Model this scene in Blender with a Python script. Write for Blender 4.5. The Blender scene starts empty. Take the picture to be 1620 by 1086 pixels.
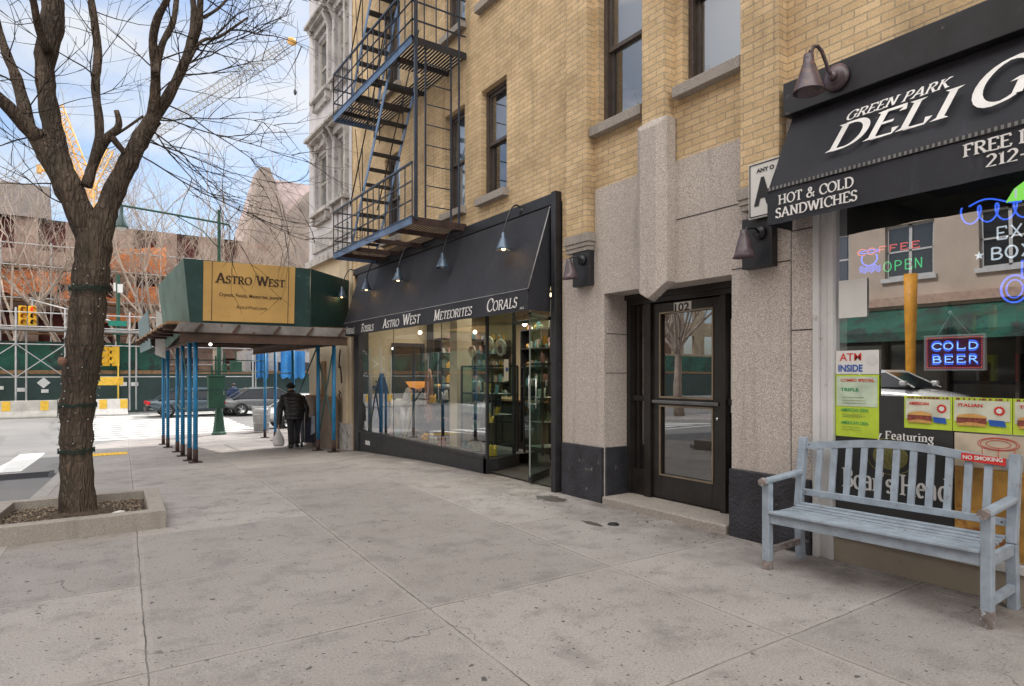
import bpy, bmesh, math, random
from mathutils import Vector, Matrix
R = math.radians
V = Vector
rnd = random.Random(7)
scene = bpy.context.scene
COL = scene.collection
# ------------------------------------------------------------------ geometry of the view, used to place things in metres
CH = 1.5
def at(px, py, t):            # photo position at view depth t -> world metres
    s = (px - 810) / 1000
    return V(((.5606 + .8281*s)*t, (.8281 - .5606*s)*t, CH - (py - 591)/1000*t))
GP = [(-60, 0), (7.5, 0), (10, -.05), (13.4, -.2), (16.5, -.38), (20, -.54), (24, -.64), (30, -.62), (38, -.46), (400, -.46)]
def gz(y):                    # height of the pavement, falling gently towards the avenue
    for (a, za), (b, zb) in zip(GP, GP[1:]):
        if y <= b:
            u = max(0, (y - a)/(b - a))
            return za + (zb - za)*u
    return GP[-1][1]
# ------------------------------------------------------------------ mesh builder
class MB:
    def __init__(s): s.v = []; s.f = []; s.sm = []
    def add(s, vs, fs, smooth=False):
        n = len(s.v); s.v += [tuple(p) for p in vs]
        for f in fs: s.f.append(tuple(n + i for i in f)); s.sm.append(smooth)
        return s
    def box(s, x0, x1, y0, y1, z0, z1):
        x0, x1 = sorted((x0, x1)); y0, y1 = sorted((y0, y1)); z0, z1 = sorted((z0, z1))
        return s.add([(x0,y0,z0),(x1,y0,z0),(x1,y1,z0),(x0,y1,z0),(x0,y0,z1),(x1,y0,z1),(x1,y1,z1),(x0,y1,z1)],
              [(0,3,2,1),(4,5,6,7),(0,1,5,4),(1,2,6,5),(2,3,7,6),(3,0,4,7)])
    def bar(s, a, b, w, h=None, up=(0,0,1)):
        h = h or w; a = V(a); b = V(b); d = (b-a).normalized(); up = V(up)
        if abs(d.dot(up)) > .98: up = V((0,1,0)) if abs(d.y) < .9 else V((1,0,0))
        r = d.cross(up).normalized()*w/2; u = r.cross(d).normalized()*h/2
        vs = [a-r-u, a+r-u, a+r+u, a-r+u, b-r-u, b+r-u, b+r+u, b-r+u]
        return s.add(vs, [(0,1,2,3),(7,6,5,4),(0,4,5,1),(1,5,6,2),(2,6,7,3),(3,7,4,0)])
    def tube(s, pts, rad, n=8, caps=True, noise=0, rg=None):
        pts = [V(p) for p in pts]
        if not hasattr(rad, '__len__'): rad = [rad]*len(pts)
        vs = []; prev = None
        for i, p in enumerate(pts):
            d = (pts[min(i+1, len(pts)-1)] - pts[max(i-1, 0)])
            d = d.normalized() if d.length > 1e-9 else V((0,0,1))
            if prev is None:
                a = V((1,0,0)) if abs(d.x) < .8 else V((0,1,0))
            else: a = prev
            u = (a - d*a.dot(d)).normalized(); w = d.cross(u); prev = u
            for k in range(n):
                t = 2*math.pi*k/n
                r = rad[i]*(1 + (rg.uniform(-noise, noise) if noise else 0))
                vs.append(p + (u*math.cos(t) + w*math.sin(t))*r)
        fs = []
        for i in range(len(pts)-1):
            for k in range(n):
                a = i*n+k; b = i*n+(k+1) % n
                fs.append((a, b, b+n, a+n))
        s.add(vs, fs, True)
        if caps:
            m = len(s.v) - len(vs)
            s.f.append(tuple(m + k for k in range(n))[::-1]); s.sm.append(False)
            s.f.append(tuple(m + (len(pts)-1)*n + k for k in range(n))); s.sm.append(False)
        return s
    def lathe(s, prof, o, axis=(0,0,1), n=24, smooth=True):
        o = V(o); ax = V(axis).normalized(); a = V((1,0,0)) if abs(ax.x) < .8 else V((0,1,0))
        u = (a - ax*a.dot(ax)).normalized(); w = ax.cross(u); vs = []; fs = []
        for r, h in prof:
            for k in range(n):
                t = 2*math.pi*k/n; vs.append(o + ax*h + (u*math.cos(t) + w*math.sin(t))*max(r, .0005))
        for i in range(len(prof)-1):
            for k in range(n):
                p = i*n+k; q = i*n+(k+1) % n; fs.append((p, q, q+n, p+n))
        return s.add(vs, fs, smooth)
    def ball(s, c, r, n=12, sz=(1,1,1), noise=0, rg=None):
        c = V(c); vs = []; fs = []; m = n//2
        for i in range(m+1):
            ph = math.pi*i/m
            for k in range(n):
                t = 2*math.pi*k/n; q = r*(1 + (rg.uniform(-noise, noise) if noise else 0))
                vs.append((c.x + q*sz[0]*math.sin(ph)*math.cos(t), c.y + q*sz[1]*math.sin(ph)*math.sin(t), c.z + q*sz[2]*math.cos(ph)))
        for i in range(m):
            for k in range(n):
                a = i*n+k; b = i*n+(k+1) % n; fs.append((a, a+n, b+n, b))
        return s.add(vs, fs, not noise)
    def prism(s, poly, d):       # poly: 3d points, extruded by vector d
        d = V(d); poly = [V(p) for p in poly]; n = len(poly)
        return s.add(poly + [p+d for p in poly], [tuple(range(n))[::-1], tuple(range(n, 2*n))] + [(i, (i+1) % n, (i+1) % n+n, i+n) for i in range(n)])
    def quad(s, a, b, c, d): return s.add([a,b,c,d], [(0,1,2,3)])
    def build(s, name, m, parent=None, loc=None, bevel=0, root=None, **kw):
        me = bpy.data.meshes.new(name)
        o = bpy.data.objects.new(name, me)
        if parent is not None:
            r = parent
            while r.parent: r = r.parent
            off = r.location.copy(); o.parent = parent
        else: off = V(loc) if loc is not None else V((0,0,0)); o.location = off
        me.from_pydata([(p[0]-off.x, p[1]-off.y, p[2]-off.z) for p in s.v], [], s.f)
        me.polygons.foreach_set('use_smooth', s.sm)
        me.update()
        bm = bmesh.new(); bm.from_mesh(me); bmesh.ops.recalc_face_normals(bm, faces=bm.faces) if kw.pop('recalc', True) else None
        bm.to_mesh(me); bm.free()
        if m: me.materials.append(m)
        if bevel:
            b = o.modifiers.new('bevel', 'BEVEL'); b.width = bevel; b.segments = 2; b.limit_method = 'ANGLE'
        COL.objects.link(o)
        for k, v in kw.items(): o[k] = v
        return o
def build_each(mb, name, m, parent, bevel=0):
    """every loose piece becomes a part of its own"""
    par = list(range(len(mb.v)))
    def find(a):
        while par[a] != a: par[a] = par[par[a]]; a = par[a]
        return a
    for f in mb.f:
        for k in f[1:]: par[find(k)] = find(f[0])
    groups = {}
    for f, sm in zip(mb.f, mb.sm): groups.setdefault(find(f[0]), []).append((f, sm))
    for fs in groups.values():
        ids = sorted({i for f, _ in fs for i in f}); mp = {i: j for j, i in enumerate(ids)}
        q = MB(); q.v = [mb.v[i] for i in ids]; q.f = [tuple(mp[i] for i in f) for f, _ in fs]; q.sm = [b for _, b in fs]
        q.build(name, m, parent, bevel=bevel)
def tag(o, label, cat, group=None, kind=None):
    o['label'] = label; o['category'] = cat
    if group: o['group'] = group
    if kind: o['kind'] = kind
    return o
def thing(name, loc, label, cat, group=None):
    o = bpy.data.objects.new(name, None); o.location = loc; o.empty_display_size = .2; COL.objects.link(o)
    return tag(o, label, cat, group)
def setting(o):
    o['kind'] = 'structure'; return o
def copy_tree(o, loc=None, rz=None, label=None, sc=None, parent=None):
    c = o.copy(); COL.objects.link(c)
    if parent is not None: c.parent = parent
    if loc is not None: c.location = loc
    if rz is not None: c.rotation_euler = (0, 0, rz)
    if sc is not None: c.scale = (sc, sc, sc)
    if label: c['label'] = label
    for ch in o.children: copy_tree(ch, parent=c)
    return c
# ------------------------------------------------------------------ materials
def nodes(name):
    m = bpy.data.materials.new(name); m.use_nodes = True; nt = m.node_tree; nt.nodes.clear()
    return m, nt, nt.nodes, nt.links
def pos(N, L, scale=(1,1,1), obj=False):
    g = N.new('ShaderNodeTexCoord') if obj else N.new('ShaderNodeNewGeometry')
    mp = N.new('ShaderNodeMapping'); mp.inputs['Scale'].default_value = scale
    L.new(g.outputs['Object' if obj else 'Position'], mp.inputs[0]); return mp.outputs[0]
def mix(N, L, fac, a, b, mode='MIX'):
    x = N.new('ShaderNodeMix'); x.data_type = 'RGBA'; x.blend_type = mode
    for i, val in ((0, fac), (6, a), (7, b)):
        if hasattr(val, 'is_linked') or hasattr(val, 'links'): L.new(val, x.inputs[i])
        elif i == 0: x.inputs[0].default_value = val
        else: x.inputs[i].default_value = (*val[:3], 1)
    return x.outputs[2]
def ramp(N, L, src, a, b, ca=(0,0,0), cb=(1,1,1)):
    r = N.new('ShaderNodeValToRGB'); L.new(src, r.inputs[0])
    r.color_ramp.elements[0].position = a; r.color_ramp.elements[1].position = b
    r.color_ramp.elements[0].color = (*ca, 1); r.color_ramp.elements[1].color = (*cb, 1)
    return r.outputs[0]
def noise(N, L, vec, sc, det=4, rough=.55):
    n = N.new('ShaderNodeTexNoise'); n.inputs['Scale'].default_value = sc; n.inputs['Detail'].default_value = det
    n.inputs['Roughness'].default_value = rough
    L.new(vec, n.inputs['Vector']); return n.outputs[0]
def math_(N, L, op, a, b=None, c=None):
    m = N.new('ShaderNodeMath'); m.operation = op
    for i, v in enumerate((a, b, c)):
        if v is None: continue
        if hasattr(v, 'links'): L.new(v, m.inputs[i])
        else: m.inputs[i].default_value = v
    return m.outputs[0]
def finish(m, nt, N, L, col, rough=.7, bump=None, bs=.3, bd=.01, metal=0, spec=.5, emit=None, es=0, coat=0):
    b = N.new('ShaderNodeBsdfPrincipled'); o = N.new('ShaderNodeOutputMaterial'); L.new(b.outputs[0], o.inputs[0])
    if hasattr(col, 'links'): L.new(col, b.inputs['Base Color'])
    else: b.inputs['Base Color'].default_value = (*col, 1)
    if hasattr(rough, 'links'): L.new(rough, b.inputs['Roughness'])
    else: b.inputs['Roughness'].default_value = rough
    b.inputs['Metallic'].default_value = metal; b.inputs['Specular IOR Level'].default_value = spec
    b.inputs['Coat Weight'].default_value = coat
    if emit: b.inputs['Emission Color'].default_value = (*emit, 1); b.inputs['Emission Strength'].default_value = es
    if bump is not None:
        bp = N.new('ShaderNodeBump'); bp.inputs['Strength'].default_value = bs; bp.inputs['Distance'].default_value = bd
        L.new(bump, bp.inputs['Height']); L.new(bp.outputs[0], b.inputs['Normal'])
    return m
def M(name, col, rough=.6, metal=0, var=.25, sc=6, bump=.15, bd=.004, spec=.5, dirt=None, coat=0, dl=.62):
    m, nt, N, L = nodes(name); p = pos(N, L)
    n1 = noise(N, L, p, sc, 5); n2 = noise(N, L, p, sc*9, 3)
    dark = tuple(c*(1-var) for c in col); lite = tuple(min(1, c*(1+var*.6)) for c in col)
    c = mix(N, L, ramp(N, L, n1, .3, .7), dark, lite)
    if dirt: c = mix(N, L, ramp(N, L, noise(N, L, p, sc*2.3, 6, .7), dl, dl+.08), c, dirt)
    rg = math_(N, L, 'MULTIPLY_ADD', n2, .25, rough - .12)
    return finish(m, nt, N, L, c, rg, n2, bump, bd, metal, spec, coat=coat)
def emitm(name, col, s, base=(.02,.02,.02)):
    m, nt, N, L = nodes(name); return finish(m, nt, N, L, base, .4, emit=col, es=s)
def glassm(name, tint=(1,1,1), ior=1.6, rough=0.0, extra=0.0):
    m, nt, N, L = nodes(name)
    t = N.new('ShaderNodeBsdfTransparent'); t.inputs[0].default_value = (*tint, 1)
    g = N.new('ShaderNodeBsdfGlossy'); g.inputs['Roughness'].default_value = rough; g.inputs['Color'].default_value = (.95,.97,1,1)
    ge = N.new('ShaderNodeNewGeometry'); dt = N.new('ShaderNodeVectorMath'); dt.operation = 'DOT_PRODUCT'
    L.new(ge.outputs['Incoming'], dt.inputs[0]); L.new(ge.outputs['Normal'], dt.inputs[1])
    cs = math_(N, L, 'SUBTRACT', 1.0, math_(N, L, 'ABSOLUTE', dt.outputs['Value']))
    f0 = 2*((ior-1)/(ior+1))**2
    fz = math_(N, L, 'MULTIPLY_ADD', math_(N, L, 'POWER', cs, 4.6), 1-f0, f0)   # both faces of the pane
    p = pos(N, L); bp = N.new('ShaderNodeBump'); bp.inputs['Strength'].default_value = .04; bp.inputs['Distance'].default_value = .02
    L.new(noise(N, L, p, .9, 1), bp.inputs['Height']); L.new(bp.outputs[0], g.inputs['Normal'])
    f = math_(N, L, 'MINIMUM', math_(N, L, 'ADD', fz, extra), 1.0)
    x = N.new('ShaderNodeMixShader'); L.new(f, x.inputs[0]); L.new(t.outputs[0], x.inputs[1]); L.new(g.outputs[0], x.inputs[2])
    o = N.new('ShaderNodeOutputMaterial'); L.new(x.outputs[0], o.inputs[0]); return m
def brickm(name, c1, c2, mort, bw=.2, bh=.066, dirtc=(.12,.09,.06), mortar=.006, streak=True):
    m, nt, N, L = nodes(name)
    g = N.new('ShaderNodeNewGeometry'); sp = N.new('ShaderNodeSeparateXYZ'); L.new(g.outputs['Position'], sp.inputs[0])
    u = math_(N, L, 'ADD', sp.outputs[0], sp.outputs[1]); cb = N.new('ShaderNodeCombineXYZ')
    # bricks are laid slightly out of line
    wob = noise(N, L, g.outputs['Position'], 2.2, 2)
    zz = math_(N, L, 'MULTIPLY_ADD', wob, .012, sp.outputs[2])
    L.new(u, cb.inputs[0]); L.new(zz, cb.inputs[1])
    b = N.new('ShaderNodeTexBrick'); L.new(cb.outputs[0], b.inputs['Vector'])
    b.inputs['Color1'].default_value = (*c1, 1); b.inputs['Color2'].default_value = (*c2, 1); b.inputs['Mortar'].default_value = (*mort, 1)
    b.inputs['Scale'].default_value = 1; b.inputs['Mortar Size'].default_value = mortar; b.inputs['Mortar Smooth'].default_value = .35
    b.inputs['Brick Width'].default_value = bw; b.inputs['Row Height'].default_value = bh; b.inputs['Bias'].default_value = -.1
    p = pos(N, L)
    c = mix(N, L, ramp(N, L, noise(N, L, p, 1.1, 6), .35, .75, (.82,.82,.82), (1.12,1.1,1.06)), b.outputs[0], (1,1,1)) if 0 else b.outputs[0]
    k = N.new('ShaderNodeMix'); k.data_type = 'RGBA'; k.blend_type = 'MULTIPLY'; k.inputs[0].default_value = 1
    L.new(c, k.inputs[6]); L.new(ramp(N, L, noise(N, L, p, 1.3, 7, .65), .32, .68, (.66,.64,.62), (1.1,1.09,1.07)), k.inputs[7]); c = k.outputs[2]
    k2 = N.new('ShaderNodeMix'); k2.data_type = 'RGBA'; k2.blend_type = 'MULTIPLY'; k2.inputs[0].default_value = 1
    L.new(c, k2.inputs[6]); L.new(ramp(N, L, noise(N, L, p, 60, 3, .7), .3, .7, (.8,.78,.75), (1.05,1.05,1.05)), k2.inputs[7]); c = k2.outputs[2]
    vs = pos(N, L, (3.2, 3.2, .2))
    if streak: c = mix(N, L, ramp(N, L, noise(N, L, vs, 1.6, 5, .6), .56, .76, (0,0,0), (.42,.42,.42)), c, dirtc)
    hh = math_(N, L, 'MULTIPLY_ADD', b.outputs[1], -1.0, math_(N, L, 'MULTIPLY', noise(N, L, p, 45, 3), .35))
    return finish(m, nt, N, L, c, .85, hh, .75, .012, spec=.25)
def granitem(name, base, dark, lite, joint=None):
    m, nt, N, L = nodes(name); p = pos(N, L)
    v = N.new('ShaderNodeTexVoronoi'); v.inputs['Scale'].default_value = 200; L.new(p, v.inputs['Vector'])
    c = mix(N, L, ramp(N, L, v.outputs[1], .25, .8), dark, lite)
    c = mix(N, L, .32, c, base)
    c = mix(N, L, ramp(N, L, noise(N, L, p, 70, 4, .8), .58, .64), c, dark)
    c = mix(N, L, ramp(N, L, noise(N, L, p, 1.7, 6, .65), .3, .75, (0,0,0), (.45,.45,.45)), c, tuple(x*.68 for x in base))
    vs = pos(N, L, (5, 5, .35))
    c = mix(N, L, ramp(N, L, noise(N, L, vs, 1.2, 5), .55, .78, (0,0,0), (.5,.5,.5)), c, (.13,.11,.10))
    return finish(m, nt, N, L, c, .8, noise(N, L, p, 90, 3), .3, .004, spec=.3)
def pavem():
    m, nt, N, L = nodes('pavement concrete'); p = pos(N, L)
    sp = N.new('ShaderNodeSeparateXYZ'); L.new(p, sp.inputs[0])
    X, Y = sp.outputs[0], sp.outputs[1]
    wob = math_(N, L, 'MULTIPLY_ADD', noise(N, L, p, 3, 5, .7), .03, -.015)
    fx = math_(N, L, 'ADD', math_(N, L, 'MULTIPLY_ADD', Y, -.045, X), -.1)
    fx = math_(N, L, 'ADD', fx, wob); fy = math_(N, L, 'ADD', math_(N, L, 'ADD', Y, -.56), wob)
    def line(f, per, w, off=0):
        a = math_(N, L, 'PINGPONG', math_(N, L, 'ADD', f, off), per/2)
        a = math_(N, L, 'LESS_THAN', a, w); return a
    # PINGPONG period is twice its scale: lines at multiples of per
    l1 = line(fx, 1.56, .0045); l2 = line(fy, 1.54, .0045)
    jl = math_(N, L, 'MAXIMUM', l1, l2)
    lip = math_(N, L, 'MAXIMUM', line(fx, 1.56, .035), line(fy, 1.54, .035))
    cell = N.new('ShaderNodeCombineXYZ')
    L.new(math_(N, L, 'FLOOR', math_(N, L, 'DIVIDE', fx, 1.56)), cell.inputs[0]); L.new(math_(N, L, 'FLOOR', math_(N, L, 'DIVIDE', fy, 1.54)), cell.inputs[1])
    wn = N.new('ShaderNodeTexWhiteNoise'); L.new(cell.outputs[0], wn.inputs[0])
    base = mix(N, L, wn.outputs[0], (.345,.322,.312), (.465,.435,.415))
    big = ramp(N, L, noise(N, L, p, .55, 7, .62), .32, .7)
    c = mix(N, L, math_(N, L, 'MULTIPLY', big, .62), base, (.29,.262,.245))
    c = mix(N, L, ramp(N, L, noise(N, L, p, 2.6, 8, .72), .50, .66, (0,0,0), (.6,.6,.6)), c, (.195,.178,.172))
    c = mix(N, L, ramp(N, L, noise(N, L, p, 1.6, 6, .6), .6, .8, (0,0,0), (.6,.6,.6)), c, (.47,.44,.42))
    # sand grain
    gr = ramp(N, L, noise(N, L, p, 75, 5, .85), .36, .64, (.66,.66,.66), (1.2,1.2,1.2))
    k = N.new('ShaderNodeMix'); k.data_type = 'RGBA'; k.blend_type = 'MULTIPLY'; k.inputs[0].default_value = 1
    L.new(c, k.inputs[6]); L.new(gr, k.inputs[7]); c = k.outputs[2]
    # old chewing-gum spots, more of them close to the shops
    def spots(sc, lo, hi, keep):
        v = N.new('ShaderNodeTexVoronoi'); v.inputs['Scale'].default_value = sc; v.inputs['Randomness'].default_value = 1
        d = N.new('ShaderNodeVectorMath'); d.operation = 'ADD'
        q = N.new('ShaderNodeTexNoise'); q.inputs['Scale'].default_value = 25; L.new(p, q.inputs['Vector'])
        sc2 = N.new('ShaderNodeVectorMath'); sc2.operation = 'SCALE'; sc2.inputs[3].default_value = .05; L.new(q.outputs[1], sc2.inputs[0])
        L.new(p, d.inputs[0]); L.new(sc2.outputs[0], d.inputs[1]); L.new(d.outputs[0], v.inputs['Vector'])
        s = math_(N, L, 'LESS_THAN', v.outputs[0], lo)
        hs = N.new('ShaderNodeSeparateColor'); L.new(v.outputs[1], hs.inputs[0])
        s = math_(N, L, 'MULTIPLY', s, math_(N, L, 'LESS_THAN', hs.outputs[0], keep)); return s
    s1 = spots(5.5, .085, 0, .60); s2 = math_(N, L, 'MAXIMUM', spots(13, .12, 0, .45), spots(27, .16, 0, .5))
    c = mix(N, L, math_(N, L, 'MULTIPLY', math_(N, L, 'MAXIMUM', s1, s2), .85), c, (.075,.068,.066))
    s3 = spots(8.3, .05, 0, .12)
    c = mix(N, L, math_(N, L, 'MULTIPLY', s3, .7), c, (.62,.60,.57))
    # dirt at the foot of the wall, deepened to paint in contact shade
    wall = N.new('ShaderNodeMapRange'); L.new(X, wall.inputs[0]); wall.inputs[1].default_value = 4.0; wall.inputs[2].default_value = 5.1
    dn = math_(N, L, 'MULTIPLY', wall.outputs[0], ramp(N, L, noise(N, L, p, 2.2, 6, .7), .3, .6))
    c = mix(N, L, math_(N, L, 'MULTIPLY', dn, .85), c, (.11,.088,.077))
    # cracks
    vc = N.new('ShaderNodeTexVoronoi'); vc.feature = 'DISTANCE_TO_EDGE'; vc.inputs['Scale'].default_value = .42
    d = N.new('ShaderNodeVectorMath'); d.operation = 'ADD'; q = N.new('ShaderNodeTexNoise'); q.inputs['Scale'].default_value = 1.6; q.inputs['Detail'].default_value = 6
    sc2 = N.new('ShaderNodeVectorMath'); sc2.operation = 'SCALE'; sc2.inputs[3].default_value = 1.0; L.new(p, q.inputs['Vector']); L.new(q.outputs[1], sc2.inputs[0])
    L.new(p, d.inputs[0]); L.new(sc2.outputs[0], d.inputs[1]); L.new(d.outputs[0], vc.inputs['Vector'])
    cr = math_(N, L, 'MULTIPLY', math_(N, L, 'LESS_THAN', vc.outputs[0], .002), ramp(N, L, noise(N, L, p, .7, 2), .5, .56))
    c = mix(N, L, math_(N, L, 'MULTIPLY', cr, .7), c, (.09,.08,.075))
    c = mix(N, L, math_(N, L, 'MULTIPLY', math_(N, L, 'SUBTRACT', lip, jl), .16), c, (.5,.47,.43))
    c = mix(N, L, math_(N, L, 'MULTIPLY', jl, ramp(N, L, noise(N, L, p, 1.9, 4), .32, .62, (.15,.15,.15), (.9,.9,.9))), c, (.08,.07,.065))
    h = math_(N, L, 'SUBTRACT', math_(N, L, 'MULTIPLY', noise(N, L, p, 60, 4, .7), .5), math_(N, L, 'MULTIPLY', jl, 1.5))
    return finish(m, nt, N, L, c, ramp(N, L, noise(N, L, p, 2, 4), .3, .7, (.6,.6,.6), (.85,.85,.85)), h, .5, .006, spec=.35)
def asphaltm():
    m, nt, N, L = nodes('road asphalt'); p = pos(N, L)
    c = mix(N, L, ramp(N, L, noise(N, L, p, .4, 7, .65), .3, .7), (.15,.15,.155), (.23,.225,.22))
    c = mix(N, L, ramp(N, L, noise(N, L, p, 160, 2), .35, .7, (0,0,0), (.5,.5,.5)), c, (.28,.27,.26))
    c = mix(N, L, ramp(N, L, noise(N, L, pos(N, L, (1,.15,1)), 1.4, 5), .58, .7, (0,0,0), (.5,.5,.5)), c, (.09,.09,.09))
    return finish(m, nt, N, L, c, .85, noise(N, L, p, 120, 3), .5, .008)
def barkm(name, a, b, sc=1.0):
    m, nt, N, L = nodes(name); p = pos(N, L, (1, 1, .2))
    v = N.new('ShaderNodeTexVoronoi'); v.feature = 'DISTANCE_TO_EDGE'; v.inputs['Scale'].default_value = 26*sc
    d = N.new('ShaderNodeVectorMath'); d.operation = 'ADD'; q = N.new('ShaderNodeTexNoise'); q.inputs['Scale'].default_value = 9; q.inputs['Detail'].default_value = 4
    s2 = N.new('ShaderNodeVectorMath'); s2.operation = 'SCALE'; s2.inputs[3].default_value = .12; L.new(p, q.inputs['Vector']); L.new(q.outputs[1], s2.inputs[0])
    L.new(p, d.inputs[0]); L.new(s2.outputs[0], d.inputs[1]); L.new(d.outputs[0], v.inputs['Vector'])
    e = ramp(N, L, v.outputs[0], .0, .35)
    c = mix(N, L, e, tuple(x*.5 for x in a), a)
    c = mix(N, L, ramp(N, L, noise(N, L, p, 5*sc, 6, .7), .4, .68), c, b)
    pp = pos(N, L)
    c = mix(N, L, ramp(N, L, noise(N, L, pp, 2.5, 4), .55, .75, (0,0,0), (.55,.55,.55)), c, (.10,.105,.07))
    h = math_(N, L, 'ADD', e, noise(N, L, p, 30*sc, 4))
    return finish(m, nt, N, L, c, .9, h, .95, .022, spec=.2)
def canvasm(name, col, hl):
    m, nt, N, L = nodes(name); p = pos(N, L)
    c = mix(N, L, ramp(N, L, noise(N, L, p, 1.1, 6, .65), .3, .72), col, hl)
    vs = pos(N, L, (1.5, 1.5, .3)); c = mix(N, L, ramp(N, L, noise(N, L, vs, 3, 6, .75), .58, .75, (0,0,0), (.5,.5,.5)), c, tuple(min(1, x*2.8) for x in hl))
    v = N.new('ShaderNodeTexVoronoi'); v.inputs['Scale'].default_value = 6; L.new(p, v.inputs['Vector'])
    c = mix(N, L, math_(N, L, 'MULTIPLY', math_(N, L, 'LESS_THAN', v.outputs[0], .028), .6), c, (.45,.45,.45))
    bn = math_(N, L, 'ADD', math_(N, L, 'MULTIPLY', noise(N, L, p, 3, 2), 3.0), noise(N, L, p, 250, 2))
    return finish(m, nt, N, L, c, .58, bn, .6, .012, spec=.4)
def netm():
    m, nt, N, L = nodes('orange debris netting'); p = pos(N, L, (1, 1, 1.6))
    c = mix(N, L, ramp(N, L, noise(N, L, p, .9, 6, .7), .35, .65), (.62,.16,.04), (.80,.34,.14))
    c = mix(N, L, ramp(N, L, noise(N, L, p, 2.2, 5, .7), .56, .66, (0,0,0), (.8,.8,.8)), c, (.30,.13,.09))
    return finish(m, nt, N, L, c, .8, noise(N, L, p, 2.5, 5), 1, .15)

mBrick = brickm('buff brick', (.78,.60,.375), (.65,.485,.29), (.50,.42,.31))
mRedBrick = brickm('red brown brick', (.33,.115,.08), (.25,.09,.065), (.30,.24,.2), .22, .075)
mTanBrick = brickm('tan stone block', (.56,.46,.34), (.50,.41,.30), (.38,.32,.25), .9, .4, mortar=.01)
mGran = granitem('grey pink granite', (.54,.475,.435), (.17,.15,.14), (.82,.75,.69))
mGranD = M('black painted stone', (.03,.031,.04), .45, var=.6, sc=4, bump=.7, bd=.02, dirt=(.26,.25,.24), dl=.62)
mSillS = granitem('weathered sill stone', (.40,.36,.32), (.15,.13,.12), (.5,.46,.42))
mPave = pavem(); mRoad = asphaltm()
mKerb = granitem('kerb granite', (.42,.40,.38), (.22,.21,.2), (.6,.58,.55))
mConc = granitem('planter concrete', (.40,.37,.33), (.26,.23,.2), (.5,.46,.42))
mPaint = M('road marking paint', (.78,.78,.76), .7, var=.12, sc=2, dirt=(.35,.34,.33), dl=.6)
mYell = M('yellow safety paint', (.80,.50,.05), .6, var=.2, dirt=(.35,.22,.06))
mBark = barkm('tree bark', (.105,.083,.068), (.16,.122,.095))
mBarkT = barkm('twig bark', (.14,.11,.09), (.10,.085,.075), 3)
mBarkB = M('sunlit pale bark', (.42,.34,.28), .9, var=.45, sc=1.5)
mSoil = M('planter soil', (.17,.125,.09), .95, var=.6, sc=22, bump=1, bd=.03, dirt=(.34,.29,.24))
mBlk = M('black painted metal', (.022,.023,.028), .4, var=.4, sc=5, bump=.08, dirt=(.10,.09,.085))
mBlkF = M('dark bronze frame', (.02,.018,.017), .35, var=.4, sc=5, bump=.06)
mWinF = M('brown window frame', (.075,.058,.05), .45, var=.3, sc=7, dirt=(.16,.13,.11))
mCanvas = canvasm('black awning canvas', (.020,.021,.028), (.034,.035,.046))
mWhite = M('white lettering vinyl', (.80,.79,.78), .6, var=.1, sc=12)
mAlu = M('white window aluminium', (.62,.62,.62), .45, metal=.0, var=.12, sc=3, dirt=(.42,.40,.38))
mFeB = M('fire escape steel', (.022,.034,.06), .38, var=.4, sc=3, bump=.25, bd=.003, dirt=(.13,.055,.035), dl=.6, spec=.6)
mFeD = M('fire escape dark iron', (.016,.018,.024), .5, var=.4, sc=3, bump=.25, dirt=(.10,.05,.035), dl=.58)
mFeR = M('rusty iron', (.055,.03,.026), .8, var=.5, sc=6, bump=.4, dirt=(.045,.035,.035))
mBench = M('faded blue bench paint', (.31,.37,.44), .6, var=.25, sc=9, bump=.35, bd=.003, dirt=(.21,.17,.16), dl=.615)
mBenchW = M('worn bench wood', (.24,.20,.185), .85, var=.45, sc=14, bump=.6, dirt=(.40,.46,.52), dl=.55)
mBlueP = M('blue painted pole', (.015,.20,.43), .42, var=.35, sc=4, bump=.1, dirt=(.16,.075,.045), dl=.66)
mPlyG = M('dark green plywood', (.018,.062,.058), .6, var=.35, sc=2.2, bump=.15, dirt=(.05,.10,.09), dl=.6)
mSteelR = M('rusty steel beam', (.085,.05,.036), .75, var=.5, sc=2.5, bump=.4, dirt=(.16,.10,.07))
mDeck = M('shed deck steel', (.30,.28,.27), .55, var=.4, sc=2.5, dirt=(.15,.09,.06))
mWood = M('timber plank', (.27,.16,.08), .8, var=.4, sc=5, bump=.3)
mGold = M('mustard sign panel', (.60,.37,.12), .55, var=.18, sc=1.4, dirt=(.52,.29,.06), dl=.62)
mInk = M('dark brown sign ink', (.05,.025,.01), .6, var=.1)
mStucco = M('lilac grey stucco', (.56,.54,.56), .85, var=.16, sc=1.6, bump=.4, bd=.01, dirt=(.42,.40,.40), dl=.64)
mTrimS = M('weathered grey stone trim', (.46,.44,.43), .85, var=.3, sc=3, bump=.4, bd=.01, dirt=(.14,.125,.115), dl=.56)
mCream = M('cream limestone', (.60,.50,.36), .8, var=.18, sc=1.4, bump=.3, dirt=(.42,.34,.25), dl=.6)
mPurple = M('lamp enamel', (.10,.07,.085), .32, var=.5, sc=9, bump=.15, dirt=(.20,.10,.07), dl=.58, spec=.6)
mLampS = M('grey blue lamp shade', (.11,.15,.21), .3, metal=.5, var=.2, sc=9)
mGrn = M('green street furniture paint', (.015,.07,.042), .45, var=.25, sc=4)
mGrnNet = M('green windscreen fabric', (.022,.12,.085), .7, var=.45, sc=.6, bump=.6, bd=.1, dirt=(.03,.05,.045), dl=.5)
mGrnD = M('dark green hoarding', (.03,.06,.055), .7, var=.3, sc=.7)
mPipe = M('galvanised scaffold pipe', (.50,.50,.50), .4, metal=.35, var=.2, sc=4)
mBarr = M('concrete barrier', (.50,.48,.44), .85, var=.25, sc=2, dirt=(.30,.28,.25))
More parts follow.
